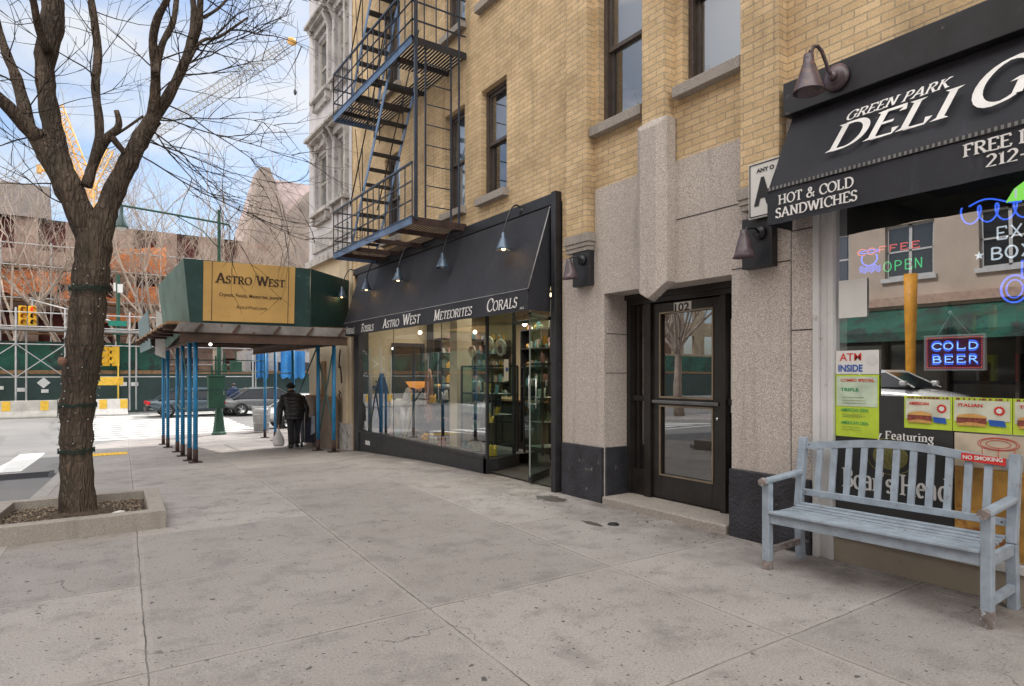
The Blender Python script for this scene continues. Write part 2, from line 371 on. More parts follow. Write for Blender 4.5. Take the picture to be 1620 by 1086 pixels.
mSigY = M('signal housing yellow', (.80,.47,.02), .45, var=.1)
mNet = netm()
mStoneB = brickm('museum stone', (.50,.38,.33), (.42,.29,.25), (.32,.25,.22), 1.4, .6, mortar=.015)
mGable = M('brown stone tower', (.30,.25,.22), .9, var=.4, sc=.7, dirt=(.22,.16,.13), dl=.55)
mRoofP = M('pinkish slate roof', (.46,.36,.35), .8, var=.3, sc=1.2, dirt=(.32,.2,.18))
mCraneY = M('crane yellow', (.80,.45,.12), .5, var=.1)
mCraneW = M('crane boom grey', (.30,.29,.28), .5, var=.2)
mBlueT = M('blue tarpaulin', (.03,.22,.55), .5, var=.3, sc=1, bump=.6, bd=.1)
mGlass = glassm('shop glass', (.90,.93,.92), 1.5, extra=.20)
mGlassD = glassm('door glass', (.55,.52,.46), 1.6, extra=.16)
mGlassW = glassm('window glass', (.8,.82,.85), 1.5, extra=.16)
mGlassG = glassm('green edged glass', (.62,.82,.76), 1.5, extra=.0)
mGlassDl = glassm('deli glass', (.85,.87,.86), 1.5, extra=.32)
mBlind = M('grey roller blind', (.20,.19,.19), .7, var=.06, sc=3)
mCurt = M('pale curtain', (.42,.56,.70), .8, var=.12, sc=3)
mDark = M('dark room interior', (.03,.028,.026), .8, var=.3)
mWarmW = M('warm shop wall', (.60,.50,.34), .8, var=.12, sc=2)
mFloorD = M('dark shop floor', (.07,.062,.055), .4, var=.3)
mChrome = M('brushed steel handle', (.70,.70,.69), .25, metal=1, var=.1)
mSkin = M('skin', (.45,.28,.2), .5, var=.1)
mCoat = M('black quilted nylon', (.018,.018,.022), .38, var=.3, sc=20, bump=.4, bd=.01)
mTrou = M('dark trousers', (.02,.021,.028), .8, var=.2, sc=15)
mHat = M('black knit hat', (.012,.012,.013), .9, var=.2, sc=40, bump=.5)
mBag = M('white plastic bag', (.72,.72,.72), .35, var=.1, sc=14, bump=.6, bd=.02)
mPaper = M('white paper sign', (.72,.72,.70), .6, var=.06)
mLime = M('lime green print', (.50,.66,.05), .55, var=.12, sc=14)
mRedP = M('red print', (.62,.03,.025), .55, var=.1)
mGreenP = M('green print', (.02,.32,.10), .55, var=.1)
mBlueI = M('blue print', (.02,.10,.42), .55, var=.1)
mBlackP = M('charcoal window decal', (.035,.036,.038), .4, var=.3, sc=2.5)
mBread = M('bread print', (.62,.33,.10), .6, var=.35, sc=22)
mMeat = M('filling print', (.25,.06,.04), .6, var=.6, sc=60, dirt=(.6,.45,.3))
mOlive = M('olive emblem print', (.24,.22,.07), .6, var=.3, sc=60, dirt=(.04,.05,.02), dl=.5)
mBun = M('burger photo print', (.55,.30,.07), .55, var=.6, sc=3.5, dirt=(.30,.10,.03), dl=.54)
SUN_E = 4.6; SKY_S = .2; CLOUD = (4.6, 4.7, 4.8); CLOUD_FILL = (19, 18.3, 17)
# ------------------------------------------------------------------ lettering: broad-nib serif strokes built as real flat meshes
def arc(cx, cy, rx, ry, a0, a1, n=10):
    return [(cx + rx*math.cos(R(a0 + (a1-a0)*i/n)), cy + ry*math.sin(R(a0 + (a1-a0)*i/n))) for i in range(n+1)]
def _G():
    G = {}
    def g(c, w, *st): G[c] = (w, st)     # strokes: (points, serif at start, serif at end)
    vs = lambda x, y0=0, y1=1: ([(x, y0), (x, y1)], 1, 1)
    g('A', .80, ([(.08,0),(.40,1)],1,0), ([(.40,1),(.72,0)],0,1), ([(.2,.34),(.6,.34)],0,0))
    g('B', .66, vs(.14), ([(.14,.98)]+arc(.34,.75,.22,.23,90,-90)+[(.14,.52)],0,0), ([(.14,.52)]+arc(.36,.26,.26,.25,90,-90)+[(.14,.02)],0,0))
    g('C', .74, (arc(.44,.5,.36,.49,42,318,18),0,0), ([(.71,.66),(.71,.92)],0,0))
    g('D', .82, vs(.14), ([(.14,.98)]+arc(.36,.5,.38,.48,90,-90,16)+[(.14,.02)],0,0))
    g('E', .62, vs(.14), ([(.14,.98),(.56,.98),(.56,.80)],0,0), ([(.14,.52),(.46,.52)],0,0), ([(.14,.02),(.58,.02),(.60,.22)],0,0))
    g('F', .58, vs(.14), ([(.14,.98),(.54,.98),(.54,.80)],0,0), ([(.14,.52),(.44,.52)],0,0))
    g('G', .82, (arc(.44,.5,.37,.49,42,310,18),0,0), ([(.70,.12),(.70,.42)],0,1), ([(.72,.68),(.72,.92)],0,0))
    g('H', .82, vs(.14), vs(.68), ([(.14,.5),(.68,.5)],0,0))
    g('I', .32, vs(.16))
    g('J', .40, ([(.24,1),(.24,.1),(.08,-.12)],1,0))
    g('K', .76, vs(.14), ([(.62,1),(.16,.48)],1,0), ([(.30,.60),(.70,0)],0,1))
    g('L', .60, vs(.14), ([(.14,.02),(.54,.02),(.57,.24)],0,0))
    g('M', .94, ([(.14,0),(.16,1)],1,1), ([(.16,1),(.46,.06)],0,0), ([(.46,.06),(.76,1)],0,0), ([(.76,1),(.80,0)],1,1))
    g('N', .82, vs(.14), ([(.14,1),(.68,0)],0,0), ([(.68,0),(.68,1)],0,1))
    g('O', .84, (arc(.42,.5,.36,.49,90,450,26),0,0))
    g('P', .62, vs(.14), ([(.14,.98)]+arc(.34,.73,.23,.25,90,-90)+[(.14,.48)],0,0))
    g('R', .72, vs(.14), ([(.14,.98)]+arc(.34,.75,.23,.23,90,-90)+[(.14,.52)],0,0), ([(.34,.52),(.66,0)],0,1))
    g('S', .56, (arc(.28,.76,.19,.23,30,270,12)+arc(.28,.27,.20,.26,90,-150,12),0,0), ([(.46,.80),(.46,.96)],0,0), ([(.08,.22),(.08,.03)],0,0))
    g('T', .70, vs(.35), ([(.06,.80),(.08,.98),(.62,.98),(.64,.80)],0,0))
    g('W', 1.06, ([(.06,1),(.32,0)],1,0), ([(.32,0),(.52,.96)],0,0), ([(.52,.96),(.76,0)],0,0), ([(.76,0),(1.0,1)],0,1))
    g('Y', .72, ([(.06,1),(.36,.5)],1,0), ([(.66,1),(.36,.5)],1,0), ([(.36,.5),(.36,0)],0,1))
    g('V', .76, ([(.06,1),(.38,0)],1,0), ([(.38,0),(.70,1)],0,1))
    g('&', .80, ([(.74,.5),(.60,.2)]+arc(.30,.24,.22,.23,-30,-250,12)+[(.46,.64)]+arc(.36,.80,.13,.18,-40,200,10)+[(.74,0)],0,0))
    g('X', .76, ([(.08,1),(.68,0)],1,1), ([(.66,1),(.08,0)],1,1))
    g('2', .56, (arc(.28,.72,.2,.26,160,-30,12)+[(.06,.03),(.52,.03)],0,0))
    g('1', .40, ([(.08,.84),(.22,.98),(.22,0)],0,1))
    g('-', .36, ([(.06,.36),(.30,.36)],0,0))
    g('.', .22, ([(.10,0),(.10,.09)],0,0))
    g('’', .22, ([(.12,1.0),(.07,.78)],0,0))
    g('a', .52, (arc(.24,.5,.16,.18,150,0,8)+[(.40,.05),(.46,0)],0,0), (arc(.23,.2,.17,.19,60,320,12),0,0))
    g('d', .58, ([(.44,1.05),(.44,.0)],1,1), (arc(.26,.33,.19,.33,60,300,14),0,0))
    g('e', .50, ([(.08,.38),(.42,.38)]+arc(.25,.34,.18,.33,10,310,14),0,0))
    g('g', .54, (arc(.24,.42,.16,.22,0,360,16),0,0), ([(.34,.24)]+arc(.25,-.13,.2,.15,90,-200,12),0,0), ([(.38,.58),(.52,.66)],0,0))
    g('i', .28, ([(.14,.64),(.14,0)],1,1), ([(.14,.86),(.14,.95)],0,0))
    g('n', .60, ([(.12,.64),(.12,0)],1,1), ([(.12,.5)]+arc(.29,.48,.16,.17,150,0,8)+[(.45,0)],0,1))
    g('o', .54, (arc(.27,.33,.21,.33,90,450,18),0,0))
    g('r', .42, ([(.12,.64),(.12,0)],1,1), ([(.12,.46),(.24,.64),(.36,.60)],0,0))
    g('s', .42, (arc(.21,.49,.13,.16,30,270,8)+arc(.21,.18,.14,.17,90,-150,8),0,0))
    g('t', .36, ([(.16,.84),(.16,.12),(.24,.0),(.32,.04)],0,0), ([(.04,.62),(.30,.62)],0,0))
    g('u', .60, ([(.12,.64),(.12,.2)]+arc(.27,.18,.15,.17,180,330,8),1,0), ([(.46,.64),(.46,0)],1,1))
    g('y', .54, ([(.06,.64),(.28,0)],1,0), ([(.48,.64),(.22,-.2),(.08,-.24)],1,0))
    g('l', .28, ([(.14,1.05),(.14,0)],1,1))
    return G
GLY = _G()
def smallcaps(txt): # returns list of (glyph, scale)
    return [(c.upper(), .76 if c.islower() else 1.0) for c in txt]
def text_mb(mb, seq, o, right, up, size, nrm, thick=.15, thin=.05, width=None, space=.04, serif=.10):
    """seq: [(char, scale)]; o: baseline start; right/up: 3d unit-ish vectors; nrm: outward normal"""
    o, right, up, nrm = V(o), V(right), V(up), V(nrm).normalized()
    adv = sum((GLY[c][0]*s + space if c != ' ' else .36) for c, s in seq)
    kx = (width/(adv*size)) if width else 1
    x = 0; lay = 0
    for c, s in seq:
        if c == ' ': x += .36; continue
        w, strokes = GLY[c]
        for pts, s0, s1 in strokes:
            lay = (lay + 1) % 7
            def P(px, py): return o + right*((x + px*s)*size*kx) + up*(py*s*size) + nrm*(.0006*lay)
            n = len(pts)
            L_, R_ = [], []
            for i, (px, py) in enumerate(pts):
                a = pts[max(i-1, 0)]; b = pts[min(i+1, n-1)]
                dx, dy = b[0]-a[0], b[1]-a[1]; l = math.hypot(dx, dy) or 1; dx /= l; dy /= l
                ang = math.atan2(dy, dx); t = (thin + (thick-thin)*abs(math.sin(ang - R(18))))/2
                L_.append(P(px - dy*t, py + dx*t)); R_.append(P(px + dy*t, py - dx*t))
            vs = L_ + R_
            mb.add(vs, [(i, i+1, n+i+1, n+i) for i in range(n-1)])
            for fl, (px, py) in ((s0, pts[0]), (s1, pts[-1])):
                if fl:
                    lay = (lay + 1) % 7
                    w2 = thick/2 + serif; h = thin*.5
                    yy = py + (h if py < .5 else -h)
                    if py < .5: mb.add([P(px-w2, yy-h), P(px+w2, yy-h), P(px+thick*.5, yy+h*1.8), P(px-thick*.5, yy+h*1.8)], [(0,1,2,3)])
                    else: mb.add([P(px-w2, yy+h), P(px+w2, yy+h), P(px+thick*.5, yy-h*1.8), P(px-thick*.5, yy-h*1.8)], [(0,1,2,3)])
        x += w*s + space
    return adv*size*kx
def sans_mb(mb, txt, o, right, up, size, nrm, width=None, bold=0.0, align='l'):
    cu = bpy.data.curves.new('tmp', 'FONT'); cu.body = txt; cu.size = 1; cu.offset = bold; cu.resolution_u = 4
    ob = bpy.data.objects.new('tmp', cu); COL.objects.link(ob)
    dg = bpy.context.evaluated_depsgraph_get(); me = bpy.data.meshes.new_from_object(ob.evaluated_get(dg))
    xs = [v.co.x for v in me.vertices]; w0 = max(xs) - min(xs); x0 = min(xs)
    kx = width/(w0*size) if width else 1
    o, right, up, nrm = V(o), V(right), V(up), V(nrm).normalized()
    vs = [o + right*((v.co.x - x0)*size*kx) + up*(v.co.y*size/.73) + nrm*.001 for v in me.vertices]
    mb.add(vs, [tuple(p.vertices) for p in me.polygons])
    bpy.data.objects.remove(ob); bpy.data.curves.remove(cu); bpy.data.meshes.remove(me)
    return w0*size*kx
LFT = V((0,-1,0)); UPZ = V((0,0,1)); OUT = V((-1,0,0))

# ------------------------------------------------------------------ THE SETTING
def curbx(y):
    x = -1.1 + .055*y
    if y > 21:
        d = min(y-21, 4.0); x += 4.0 - math.sqrt(max(0, 16 - d*d))
    return x
def sheet(name, rows, m, dz=0):
    """rows: (y, x0, x1)"""
    mb = MB(); n = len(rows)
    vs = []
    for y, a, b in rows: vs += [(a, y, gz(y)+dz), (b, y, gz(y)+dz)]
    mb.add(vs, [(2*i, 2*i+1, 2*i+3, 2*i+2) for i in range(n-1)])
    return setting(mb.build(name, m))
def fr(a, b, st):
    n = max(1, int(round((b-a)/st))); return [a + (b-a)*i/n for i in range(n+1)]
sheet('road', [(y, -90, 90) for y in fr(-60, 60, .5)], mRoad, -.14)
g = MB(); g.quad((-600,60,-.8),(600,60,-.8),(600,900,-.8),(-600,900,-.8)); g.quad((-600,-900,-.8),(600,-900,-.8),(600,-60,-.8),(-600,-60,-.8))
g.quad((-600,-60,-.8),(-90,-60,-.8),(-90,60,-.8),(-600,60,-.8)); g.quad((90,-60,-.8),(600,-60,-.8),(600,60,-.8),(90,60,-.8))
setting(g.build('ground', mRoad))
ys = fr(-40, 17.05, .5)
sheet('sidewalk', [(y, curbx(y)+.16, 5.35) for y in ys], mPave, 0)
ys2 = fr(17.05, 21, .4) + fr(21, 25, .16)[1:]
sheet('sidewalk', [(y, curbx(y)+.16 if y < 24.9 else 6, 70) for y in ys2], mPave, 0)
def kerb(name, pts, w=.16, m=mKerb):
    mb = MB(); vs = []
    n = len(pts)
    for i, (x, y) in enumerate(pts):
        a = pts[max(i-1,0)]; b = pts[min(i+1,n-1)]; d = V((b[0]-a[0], b[1]-a[1], 0)).normalized(); r = V((d.y, -d.x, 0))
        z = gz(y) + .004
        vs += [(x, y, z-.25), (x, y, z-.012), (x+r.x*.012, y+r.y*.012, z), (x+r.x*(w+.01), y+r.y*(w+.01), z), (x+r.x*(w+.01), y+r.y*(w+.01), z-.25)]
    mb.add(vs, [(5*i+k, 5*i+k+1, 5*i+k+6, 5*i+k+5) for i in range(n-1) for k in range(4)])
    return setting(mb.build(name, m))
kerb('kerb', [(curbx(y), y) for y in ys + fr(17.05, 24.9, .2)[1:]] + [(x, 25.0) for x in fr(4.0, 70, 2)])
sheet('sidewalk', [(y, -60, -10.6) for y in fr(-40, 21, 1)], mPave)
kerb('kerb', [(-10.45, y) for y in fr(21, -40, 1)][::1] if False else [(-10.45, y) for y in reversed(fr(-40, 21, 1))])
sheet('sidewalk', [(y, -80, 90) for y in fr(40.2, 62, 1)], mPave)
# painted markings follow the road surface
def mark(mb, x0, x1, y0, y1, sk=0):
    rows = fr(y0, y1, .5); vs = []
    for y in rows:
        o = (y-y0)*sk; vs += [(x0+o, y, gz(y)-.136), (x1+o, y, gz(y)-.136)]
    mb.add(vs, [(2*i, 2*i+1, 2*i+3, 2*i+2) for i in range(len(rows)-1)])
cw = MB()
for i in range(9): mark(cw, -1.62-1.05*i, -1.07-1.05*i, 16.4, 22.0, .03)
mark(cw, -10.3, -.9, 15.2, 15.5)
setting(cw.build('crosswalk_marking', mPaint))
cw = MB()
for i in range(14): mark(cw, 0.2, 5.8, 25.5+.92*i, 25.98+.92*i)
for i in range(14): mark(cw, -14.5, -10.8, 25.5+.92*i, 25.98+.92*i)
setting(cw.build('crosswalk_marking', mPaint))
cw = MB(); mark(cw, 7.2, 7.6, 25.2, 38.5)
for k in range(4):
    mark(cw, 9+k*6, 12+k*6, 29.3, 29.42); mark(cw, 9+k*6, 12+k*6, 33.6, 33.72); mark(cw, -20-k*6, -17-k*6, 30, 30.12)
for k in range(5): mark(cw, -5.7, -5.58, -20+k*7, -17+k*7)
setting(cw.build('lane_marking', mPaint))

# ------------------------------------------------------------------ wall with openings
def facade(mb, x, y0, y1, z0, z1, holes, depth=.28, axis='x'):
    """wall face at x with outward -x; holes (ya, yb, za, zb)"""
    ysv = sorted({y0, y1, *[h[0] for h in holes], *[h[1] for h in holes]}); zsv = sorted({z0, z1, *[h[2] for h in holes], *[h[3] for h in holes]})
    ysv = [y for y in ysv if y0 <= y <= y1]; zsv = [z for z in zsv if z0 <= z <= z1]
    T = (lambda a, b, c: (a, b, c)) if axis == 'x' else (lambda a, b, c: (b, a, c))
    for a, b in zip(ysv, ysv[1:]):
        for c, d in zip(zsv, zsv[1:]):
            cy, cz = (a+b)/2, (c+d)/2
            if any(h[0] < cy < h[1] and h[2] < cz < h[3] for h in holes): continue
            mb.quad(T(x,a,c), T(x,b,c), T(x,b,d), T(x,a,d))
    for a, b, c, d in holes:
        X = x + depth
        mb.quad(T(x,a,c),T(X,a,c),T(X,a,d),T(x,a,d)); mb.quad(T(x,b,c),T(x,b,d),T(X,b,d),T(X,b,c))
        mb.quad(T(x,a,c),T(x,b,c),T(X,b,c),T(X,a,c)); mb.quad(T(x,a,d),T(X,a,d),T(X,b,d),T(x,b,d))
FS = 2.93      # storey height
winA = (4.86, 5.58, 4.40, 6.15); winB = (3.62, 4.32, 4.40, 6.15)
winC = (7.52, 8.22, 4.16, 5.78); winD = (8.72, 9.38, 4.16, 5.78); winE = (11.2, 11.95, 4.16, 5.78)
winR = [(1.2, 2.1), (-.9, 0)]
bwins = []
for k in range(4):
    for w, kind in ((winA,'stair'),(winB,'stair'),(winC,'sash'),(winD,'curtain'),(winE,'curtain'),((1.3,2.1,4.9,6.3),'sash'),((-1.1,-.3,4.9,6.3),'sash'),((12.6,13.2,4.16,5.78),'x')):
        if kind == 'x': continue
        bwins.append((w[0], w[1], w[2]+k*FS, w[3]+k*FS, kind, k))
bld = thing('brick_apartment_building', (5, 4.6, 0), 'buff brick apartment building with granite entrance, two shops and a fire escape', 'building')
BY0, BY1, BZ1 = -16, 13.8, 16.5
mb = MB()
holes = [(w[0], w[1], w[2], w[3]) for w in bwins]
shop = (6.25, 13.62, -.6, 3.68); deli = (-8, 2.92, 0.0, 3.9); ent = (3.12, 6.22, -.4, 2.93); ent2 = (3.12, 5.62, 2.93, 3.66)
facade(mb, 5.0, BY0, BY1, -.5, BZ1, holes + [shop, deli, ent, ent2], .24)
mb.quad((5,BY0,0),(20,BY0,0),(20,BY0,BZ1),(5,BY0,BZ1)); mb.quad((5,BY1,-1),(20,BY1,-1),(20,BY1,BZ1),(5,BY1,BZ1))
mb.quad((5,BY0,BZ1),(20,BY0,BZ1),(20,BY1,BZ1),(5,BY1,BZ1)); mb.quad((20,BY0,-1),(20,BY1,-1),(20,BY1,BZ1),(20,BY0,BZ1))
# brick piers standing proud of the stair bay
def pier(y0, y1, xf, z0, z1): mb.box(xf, 4.998, y0, y1, z0, z1)
pier(5.65, 6.03, 4.88, 3.15, BZ1-.2); pier(3.17, 3.55, 4.88, 3.15, BZ1-.2); pier(4.43, 4.74, 4.86, 4.06, BZ1-.2)
wall = mb.build('brick_wall', mBrick, bld)
mb = MB(); mb.box(4.80, 5.2, BY0, BY1, BZ1, BZ1+.35); mb.box(4.7, 5.2, BY0, BY1, BZ1+.35, BZ1+.5); mb.build('cornice', mTrimS, bld)
# granite entrance surround with its opening
mb = MB(); facade(mb, 4.985, 3.12, 5.62, 2.42, 3.66, [], .1)
mb.quad((4.985,3.12,3.66),(5.0,3.12,3.66),(5.0,5.62,3.66),(4.985,5.62,3.66))
facade(mb, 4.985, 5.46, 6.22, .0, 2.42, [], .1); facade(mb, 4.985, 5.62, 6.22, 2.42, 2.93, [], .1); facade(mb, 4.985, 3.12, 3.72, .0, 2.42, [], .1)
mb.quad((4.985,6.22,-.2),(5.6,6.22,-.2),(5.6,6.22,2.93),(4.985,6.22,2.93))
# reveals and soffit of the door recess
mb.quad((4.985,5.46,0),(5.42,5.46,0),(5.42,5.46,2.42),(4.985,5.46,2.42)); mb.quad((4.985,3.72,0),(5.42,3.72,0),(5.42,3.72,2.42),(4.985,3.72,2.42))
mb.quad((4.985,3.72,2.42),(5.42,3.72,2.42),(5.42,5.46,2.42),(4.985,5.46,2.42))
# right-hand granite return up to the deli window
mb.box(4.972, 5.3, 2.92, 3.112, -.05, 3.9)
mb.build('granite_surround', mGran, bld)
mb = MB()       # joints cut in the granite
mb.box(4.981, 4.99, 3.125, 4.38, 3.055, 3.063); mb.box(4.981, 4.99, 3.125, 3.715, 2.46, 2.467)
mb.box(4.968, 4.975, 2.925, 3.108, 1.86, 1.868); mb.box(4.968, 4.975, 2.925, 3.108, 2.7, 2.708); mb.box(4.976,4.99,3.112,3.122,.6,3.6)
mb.box(5.02, 5.40, 5.456, 5.462, 1.96, 1.966); mb.box(5.02, 5.40, 5.456, 5.462, 1.50, 1.506)
build_each(mb, 'stone_joint', mBlkF, bld)
mb = MB(); mb.box(4.94, 5.42, 5.465, 6.2, -.08, .64); mb.box(4.94, 5.3, 2.93, 3.72, -.08, .62); mb.box(5.0, 5.42, 5.44, 5.47, .0, .64)
build_each(mb, 'painted_base', mGranD, bld, bevel=.008)
# pendant over the door: a prow-shaped granite shaft with a pointed foot
mb = MB(); yc = 4.60
top = [(4.985, yc+.205), (4.86, yc+.205), (4.795, yc+.11), (4.795, yc-.11), (4.86, yc-.205), (4.985, yc-.205)]
z_top = [4.10, 4.10, 4.02, 4.02, 4.10, 4.10]; z_bot = [2.43, 2.43, 2.33, 2.33, 2.43, 2.43]
vs = [(x, y, z) for (x, y), z in zip(top, z_bot)] + [(x, y, z) for (x, y), z in zip(top, z_top)] + [(4.90, yc, 2.24), (4.88, yc, 4.15), (4.795, yc, 2.27)]
fs = [(i, i+1, i+7, i+6) for i in range(5)] + [(0,1,12),(1,2,12),(2,14,12),(14,3,12),(3,4,12),(4,5,12),(5,0,12),(2,3,14)] + [(6+i,7+i,13) for i in range(5)] + [(11,6,13)]
mb.add(vs, fs); mb.build('pendant', mGran, bld, bevel=.006)
# moulded stone caps at the pier feet
for (a, b) in ((5.60, 6.06), (3.13, 3.58)):
    mb = MB()
    for i, (o, z0, z1) in enumerate(((.0, 3.05, 3.15), (-.02, 3.0, 3.05), (-.035, 2.95, 3.0))): mb.box(4.86-o*0+(.012*i), 4.995, a+.012*i, b-.012*i, z0, z1)
    mb.build('pier_cap', mSillS, bld, bevel=.004)
# step
mb = MB(); mb.box(4.93, 5.60, 3.75, 5.44, -.2, .085); mb.build('door_step', mSillS, bld, bevel=.015)
def sash_window(y0, y1, z0, z1, kind, k):
    w = y1-y0; X = 5.12
    fm = MB(); t = .055
    for a, b, c, d in ((y0,y0+t,z0,z1),(y1-t,y1,z0,z1),(y0+t,y1-t,z1-t,z1),(y0+t,y1-t,z0,z0+t*.8)): fm.box(X-.03, X+.09, a, b, c, d)
    f = fm.build('window', mWinF, bld, bevel=.004)
    zm = (z0+z1)/2 + (.0 if kind != 'stair' else .02)
    s = MB(); q = .045
    for (za, zb, xo) in ((zm-.02, z1-t, .0), (z0+t*.8, zm+.02, .035)):
        a, b = y0+t, y1-t
        for r in ((a,a+q,za,zb),(b-q,b,za,zb),(a+q,b-q,zb-q,zb),(a+q,b-q,za,za+q)): s.box(X+xo, X+xo+.032, *r)
    s.build('sash', mWinF if kind != 'curtain' else mWinF, f)
    gm = MB(); gm.quad((X+.016,y0+t,zm),(X+.016,y1-t,zm),(X+.016,y1-t,z1-t),(X+.016,y0+t,z1-t)); gm.quad((X+.05,y0+t,z0+t),(X+.05,y1-t,z0+t),(X+.05,y1-t,zm),(X+.05,y0+t,zm))
    gm.build('pane', mGlassW, f)
    sm = MB(); sm.prism([(4.90, y0-.05, z0-.13), (4.90, y0-.05, z0-.02), (5.2, y0-.05, z0+.0), (5.2, y0-.05, z0-.13)], (0, w+.1, 0)); sm.build('sill', mSillS, f, bevel=.006)
    if kind == 'curtain':
        c = MB(); n = 24; vs = []
        for i in range(n+1):
            yy = y0 + w*i/n; xx = X+.13 + .02*math.sin(i*1.9); vs += [(xx, yy, z0), (xx, yy, z1)]
        c.add(vs, [(2*i, 2*i+2, 2*i+3, 2*i+1) for i in range(n)], True); c.build('curtain', mCurt, f)
    else:
        zb = z0 + (.0 if (kind == 'stair' and y0 < 4) else (z1-z0)*(.5 if kind == 'stair' else .56))
        c = MB(); c.quad((X+.1, y0, zb), (X+.1, y1, zb), (X+.1, y1, z1), (X+.1, y0, z1)); c.build('blind', mBlind, f)
    bk = MB(); bk.box(X+.55, X+.6, y0-.4, y1+.4, z0-.4, z1+.3); bk.build('room_wall', mDark, f)
for (a, b, c, d, kind, k) in bwins: sash_window(a, b, c, d, kind, k)
# entrance door
XD = 5.40
mb = MB()
def fr4(mb, x0, x1, a, b, c, d, t, tb=None):
    tb = tb or t
    for r in ((a,a+t,c,d),(b-t,b,c,d),(a+t,b-t,d-t,d),(a+t,b-t,c,c+tb)): mb.box(x0, x1, *r)
mb.box(XD-.06, XD+.08, 3.72, 5.46, 2.30, 2.42); mb.box(XD-.10, XD-.06, 3.72, 5.46, 2.36, 2.42)
for a, b in ((5.40,5.46),(5.08,5.18),(4.06,4.13),(3.72,3.78)): mb.box(XD-.06, XD+.08, a, b, .085, 2.30)
mb.box(XD-.03, XD+.05, 5.18, 5.40, 1.18, 1.24); mb.box(XD-.03, XD+.05, 5.18, 5.40, .085, .38); mb.box(XD-.03, XD+.05, 3.78, 4.06, 1.18, 1.24)
mb.box(XD-.03, XD+.05, 3.78, 4.06, .085, .38); mb.box(XD-.025, XD+.045, 5.30, 5.315, .38, 2.3)
mb.build('door_frame', mBlkF, bld, bevel=.005)
mb = MB(); fr4(mb, XD-.02, XD+.035, 4.13, 5.08, .10, 2.29, .125, .27); mb.box(XD-.02, XD+.035, 4.255, 4.955, 1.13, 1.24)
dr = mb.build('door', mBlkF, bld, bevel=.006)
mb = MB(); mb.quad((XD+.01,4.25,.3),(XD+.01,4.96,.3),(XD+.01,4.96,1.15),(XD+.01,4.25,1.15)); mb.quad((XD+.01,4.25,1.2),(XD+.01,4.96,1.2),(XD+.01,4.96,2.2),(XD+.01,4.25,2.2)); mb.build('pane', mGlassD, dr)
mb = MB(); fr4(mb, XD-.03, XD-.018, 4.235, 4.975, 1.225, 2.185, .018); fr4(mb, XD-.03, XD-.018, 4.235, 4.975, .355, 1.145, .018); mb.build('glazing_bead', M('pale brass bead', (.30,.24,.17), .35, .6), dr)
mb = MB(); mb.box(XD-.06, XD-.03, 4.15, 5.06, 1.165, 1.20); mb.build('push_bar', M('dull steel bar', (.22,.22,.22), .35, metal=.9), dr, bevel=.005)
mb = MB(); mb.lathe([(0,-.012),(.018,-.01),(.018,0)], (XD-.022, 4.19, 1.03), (1,0,0), 14); mb.build('lock', mChrome, dr)
mb = MB(); mb.box(XD-.028, XD-.02, 4.52, 4.76, 2.165, 2.275); nb = mb.build('number_plate', M('number plate sheen', (.82,.82,.80), .4), dr)
mb = MB(); sans_mb(mb, '102', (XD-.030, 4.745, 2.18), LFT, UPZ, .085, OUT, width=.20, bold=.02); mb.build('house_number', mBlkF, dr)
mb = MB(); mb.quad((XD+.01,5.18,.38),(XD+.01,5.40,.38),(XD+.01,5.40,2.3),(XD+.01,5.18,2.3)); mb.quad((XD+.01,3.78,.38),(XD+.01,4.06,.38),(XD+.01,4.06,2.3),(XD+.01,3.78,2.3)); build_each(mb, 'sidelight_pane', mGlassD, bld)
mb = MB(); mb.box(XD+.0, XD+.006, 3.80, 4.04, 1.1, 2.05); mb.build('paper_notice', mPaper, bld)
mb = MB() # vestibule
mb.quad((5.5,3.4,.0),(8.5,3.4,.0),(8.5,5.7,.0),(5.5,5.7,.0)); mb.quad((5.5,3.4,.0),(8.5,3.4,0),(8.5,3.4,2.9),(5.5,3.4,2.9)); mb.quad((5.5,5.7,.0),(8.5,5.7,0),(8.5,5.7,2.9),(5.5,5.7,2.9)); mb.quad((8.5,3.4,0),(8.5,5.7,0),(8.5,5.7,2.9),(8.5,3.4,2.9)); mb.quad((5.5,3.4,2.9),(8.5,3.4,2.9),(8.5,5.7,2.9),(5.5,5.7,2.9))
mb.build('vestibule', M('vestibule wall', (.12,.085,.05), .6), bld)

# ------------------------------------------------------------------ deli shopfront
dl = thing('deli_shopfront', (5, 0, 0), 'deli shopfront with big pane in a white aluminium frame over a beige sill', 'shopfront')
mb = MB()
for a, b, x in ((2.87,2.92,4.96),(2.80,2.87,4.99),(2.76,2.80,4.975)): mb.box(x, 5.2, a, b, .0, 2.95)
mb.box(4.98, 5.2, -8, 2.76, .20, .26); mb.box(4.98, 5.2, -8, 2.76, 2.86, 2.95)
for y in (-1.2, -5): mb.box(4.98, 5.2, y-.04, y+.04, .26, 2.86)
mb.build('window_frame', mAlu, dl, bevel=.004)
mb = MB(); mb.box(5.0, 5.2, -8, 2.76, -.1, .20); mb.build('base_panel', M('beige base panel', (.33,.29,.23), .8, var=.15, sc=2, dirt=(.22,.19,.16), dl=.6), dl)
mb = MB(); mb.quad((5.03,-8,.26),(5.03,2.76,.26),(5.03,2.76,2.86),(5.03,-8,2.86)); mb.build('pane', mGlassDl if 'mGlassDl' in globals() else mGlass, dl)
mb = MB(); mb.quad((5.02,-8,2.95),(5.02,2.92,2.95),(5.02,2.92,3.9),(5.02,-8,3.9)); mb.build('fascia_board', mBlk, dl)
mb = MB()
